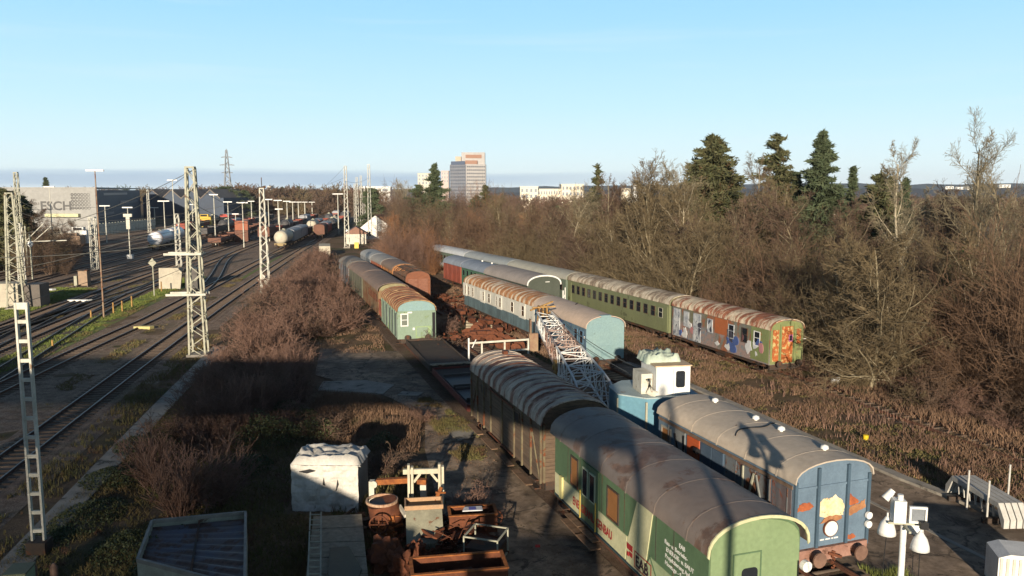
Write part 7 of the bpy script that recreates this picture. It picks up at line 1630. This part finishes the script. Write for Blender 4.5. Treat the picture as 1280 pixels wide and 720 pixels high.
b_ = copy_thing(ps[1], (*G(400, 545), 0), 4.5, 'arching brown shrub behind the wrapped crate', scale=(1.2, 1.2, .95)); del b_['group']
b_ = copy_thing(ps[2], (*G(345, 540), 0), 5.5, 'upright brown shrub left behind the wrapped crate', scale=(1.2, 1.2, .95)); del b_['group']
b_ = copy_thing(ps[1], (*G(478, 590), 0), 3.5, 'dark tangled shrub between the wrapped crate and the paved yard', scale=(.9, .9, .85)); del b_['group']
b_ = copy_thing(ps[0], (*G(592, 640), 0), 3.1, 'small brown shrub right of the wooden frame', scale=(.7, .7, .55)); del b_['group']
b_ = copy_thing(ps[2], (*G(528, 528), 0), 3.1, 'dry shrub left of the flat wagon end', scale=(.7, .7, .6)); del b_['group']
b_ = copy_thing(ps[1], (*G(552, 440), 0), 2.1, 'brown bush filling the gap between teal van and bogie frames', scale=(1.15, 1.15, 1.0)); del b_['group']
b_ = copy_thing(ps[0], (*G(558, 418), 0), 2.1, 'second brown bush behind the one next to the teal van', scale=(.9, .9, .85)); del b_['group']
# leafy brambles: leaf quads through a low volume
def leaves(name, regions, n, mat, size=.07, seed=0):
    r_ = np.random.default_rng(seed); Vs = []
    for (x, y, rx, ry, h) in regions:
        m = int(n * rx * ry); a = r_.random(m) * 6.283; q = np.sqrt(r_.random(m)); X_ = x + rx * q * np.cos(a); Y_ = y + ry * q * np.sin(a)
        Z = h * (1 - q ** 2 * .7) * (.35 + .65 * r_.random(m) ** .5) * (.6 + .6 * vnoise(X_, Y_, 1.3, seed)); c = np.stack([X_, Y_, Z], 1)
        u = r_.normal(size=(m, 3)); u /= np.linalg.norm(u, axis=1)[:, None]; v = np.cross(u, r_.normal(size=(m, 3))); v /= np.linalg.norm(v, axis=1)[:, None]; s = size * (.6 + .8 * r_.random(m))[:, None]
        Vs.append(np.stack([c - u * s, c + v * s * .6, c + u * s, c - v * s * .6], 1))
    V = np.concatenate(Vs).reshape(-1, 3); return tag(mesh_np(name, V, np.arange(len(V)).reshape(-1, 4), mat), kind='stuff')
regs = [(*G(x, y), rx, ry, h) for x, y, rx, ry, h in ((265, 545, 1.8, 1.6, 1.5), (330, 555, 1.9, 1.9, 1.9), (395, 550, 1.4, 1.2, 1.2), (140, 600, 1.4, 1.8, .6), (110, 650, 1.4, 2.2, .5), (175, 560, 1.3, 1.6, .7), (210, 560, 1.3, 1.3, .9), (480, 560, 1.0, 1.0, .9), (300, 590, 1.6, 1.6, 1.2), (365, 530, 1.6, 1.3, 1.6), (310, 520, 1.6, 1.3, 1.6), (60, 680, 1.0, 1.5, .4), (160, 690, 1.4, 1.6, .6))]
leaves('brambles', regs, 750, M['leaf'], .05, 5)
leaves('brambles', [(*G(x, y), rx, ry, h) for x, y, rx, ry, h in ((230, 700, 1.2, .6, 1.7), (195, 720, .9, .8, 1.6))], 900, M['leaf'], .06, 6)
y = 60; o = leaves('ivy', [(D(1190, y), y, 1.5, 1.5, 9.6), (D(1178, y), y - 1, 1.3, 1.3, 7.5)], 2600, M['ivy'], .12, 8); V_ = None
# far tree belt over the yard and left edge trees
pts = []; scs = []; mis = []
for k in range(200):
    y = rt.uniform(430, 700); pts.append((D(rt.uniform(238, 470), y), y)); scs.append(rt.uniform(1.3, 2.1)); mis.append(rt.choice([0, 1, 0, 2]))
for k in range(60):
    y = rt.uniform(760, 1000); pts.append((D(rt.uniform(0, 240), y), y)); scs.append(rt.uniform(1.5, 2.2)); mis.append(rt.choice([0, 1, 0, 3]))
for k in range(150):
    y = rt.uniform(320, 560); pts.append((D(rt.uniform(610, 1300), y), y)); scs.append(rt.uniform(1.1, 1.5)); mis.append(rt.choice([0, 1, 0, 2]))
BF = bush_tpl(7.0, 5.5, 16, 21, 2, .12, (3, 2), 50, 4, .02, .07); BF2 = bush_tpl(7.0, 5.0, 16, 22, 2, .12, (3, 2), 50, 4, .02, .07)
scatter('far_woods', [BF, BF2], pts, scs, [M['twig'], M['twigy'], M['twigr'], M['needle']], mis, 9)
for k, (px, yt, y, w_, lb) in enumerate(((287, 234, 420, 26, 'rounded dark tree at the foot of the power pylon'), (271, 236, 450, 10, 'dark tree left of the pylon foot'), (301, 236, 440, 12, 'dark tree right of the pylon foot'), (310, 238, 430, 12, 'second dark tree right of the pylon'), (350, 236, 520, 10, 'dark conifer above the middle of the yard'), (357, 234, 540, 6, 'slim pointed conifer above the yard'), (377, 233, 560, 5, 'slender tall conifer over the freight wagons'), (393, 240, 560, 10, 'small dark conifer left of the tall far mast'), (244, 240, 460, 12, 'dark tree behind the factory sheds'), (66, 222, 420, 5, 'thin leafless conifer rising over the factory roof'))):
    conifer('far_conifer', topz(yt, y), w_, (D(px, y), y), lb, M['needle'], 80 + k, dens=1.6, top=.55)
# dark trees at the left edge
for k, (px, yt, y, w_, mc, lb) in enumerate(((8, 238, 135, 9, 'needle2', 'dark evergreen at the left picture edge'), (32, 246, 142, 6, 'needle', 'dark rounded evergreen left of the factory lettering'))):
    conifer('conifer', topz(yt, y), w_, (D(px, y), y), lb, M[mc], 90 + k, dens=1.5, top=.45)
special(TC, 11, 48, 252, 140, 'bark', 'twig', 'arching bare tree drooping over the factory lettering', 1.5); special(TD, 12, 20, 236, 150, 'bark', 'twig', 'bare tree at the far left edge behind the masts', 1.5)
special(TD, 12, 97, 272, 215, 'bark', 'twig', 'small bare tree in front of the pale factory wall', .5)
pts = []; scs = []; mis = []
for k in range(70):
    y = rt.uniform(125, 200); pts.append((D(rt.uniform(-30, 100), y), y)); scs.append(rt.uniform(.5, .95)); mis.append(rt.choice([0, 1, 0, 0]))
scatter('thicket', [B1, B2], pts, scs, [M['twig'], M['twigy']], mis, 13)

# ------------------------------------------------------------------ the footbridge one stands on (behind the view, it throws the shadows)
r = empty('footbridge', (0, 0, 0), 0, 'steel footbridge behind the viewpoint whose shadow falls across the yard and shrubs', 'footbridge')
Mbd = paint('bridge_steel', (.2, .22, .2), (.14, .15, .14), .6)
b = MB(); b.box(-90, 2.0, -4.2, -1.2, 10.6, 11.5); b.build('deck', Mbd, r)
b = MB(); b.box(-90, 2.0, -4.3, -4.22, 11.1, 13.5); b.box(-90, 1.9, -1.18, -1.1, 11.1, 12.8); b.build('parapet', Mbd, r)
b = MB()
for k in range(30): b.box(-90, -13.6, -3.95, -3.8, 2.6 + k * .28, 2.6 + k * .28 + .19)
b.build('shade_slats', Mbd, r)  # added unseen slats, spaced to half-shade the lower-left ground
b = MB(); b.box(-3.0, .6, -3.3, -2.2, 4.3, 6.5); b.build('shade_box', Mbd, r)  # added unseen box that keeps sun off the lower-centre ground
b = MB()
for x in (-3.2, .75, -30, -60):
    for yy_ in (-3.9, -1.5): b.box(x - .22, x + .22, yy_ - .2, yy_ + .2, 0, 10.59)
for x in (2.1, 4.3): b.box(x - .12, x + .12, -3.9, -3.7, 0, 12.4)
b.bar((-3.2, -2.7, 3), (.75, -2.7, 9.5), .3); b.build('pier', Mbd, r)
b = MB(); b.prism([(-15.5, 4.7), (-15.5, 9.0), (-12.2, 8.8), (-8.2, 6.9), (-5.8, 6.8), (-5.8, 4.7)], 'y', -1.9, -1.2); b.prism([(-15.5, 2.7), (-15.5, 4.69), (-9.8, 4.69), (-8.2, 2.7)], 'y', -1.9, -1.2); b.build('stair_flight', Mbd, r)
# thin winter haze over everything
b = MB(); b.box(-5600, 5600, -400, 9800, -2.0, 180)
hz_ = b.build('haze', None); m = bpy.data.materials.new('thin_haze'); m.use_nodes = True; t = m.node_tree; t.nodes.clear(); o_ = t.nodes.new('ShaderNodeOutputMaterial'); v_ = t.nodes.new('ShaderNodeVolumePrincipled')
v_.inputs['Color'].default_value = (.8, .88, 1, 1); v_.inputs['Density'].default_value = .00006; v_.inputs['Anisotropy'].default_value = 0; t.links.new(v_.outputs[0], o_.inputs['Volume'])
hz_.data.materials.clear(); hz_.data.materials.append(m); tag(hz_, kind='stuff')
bpy.context.view_layer.update()
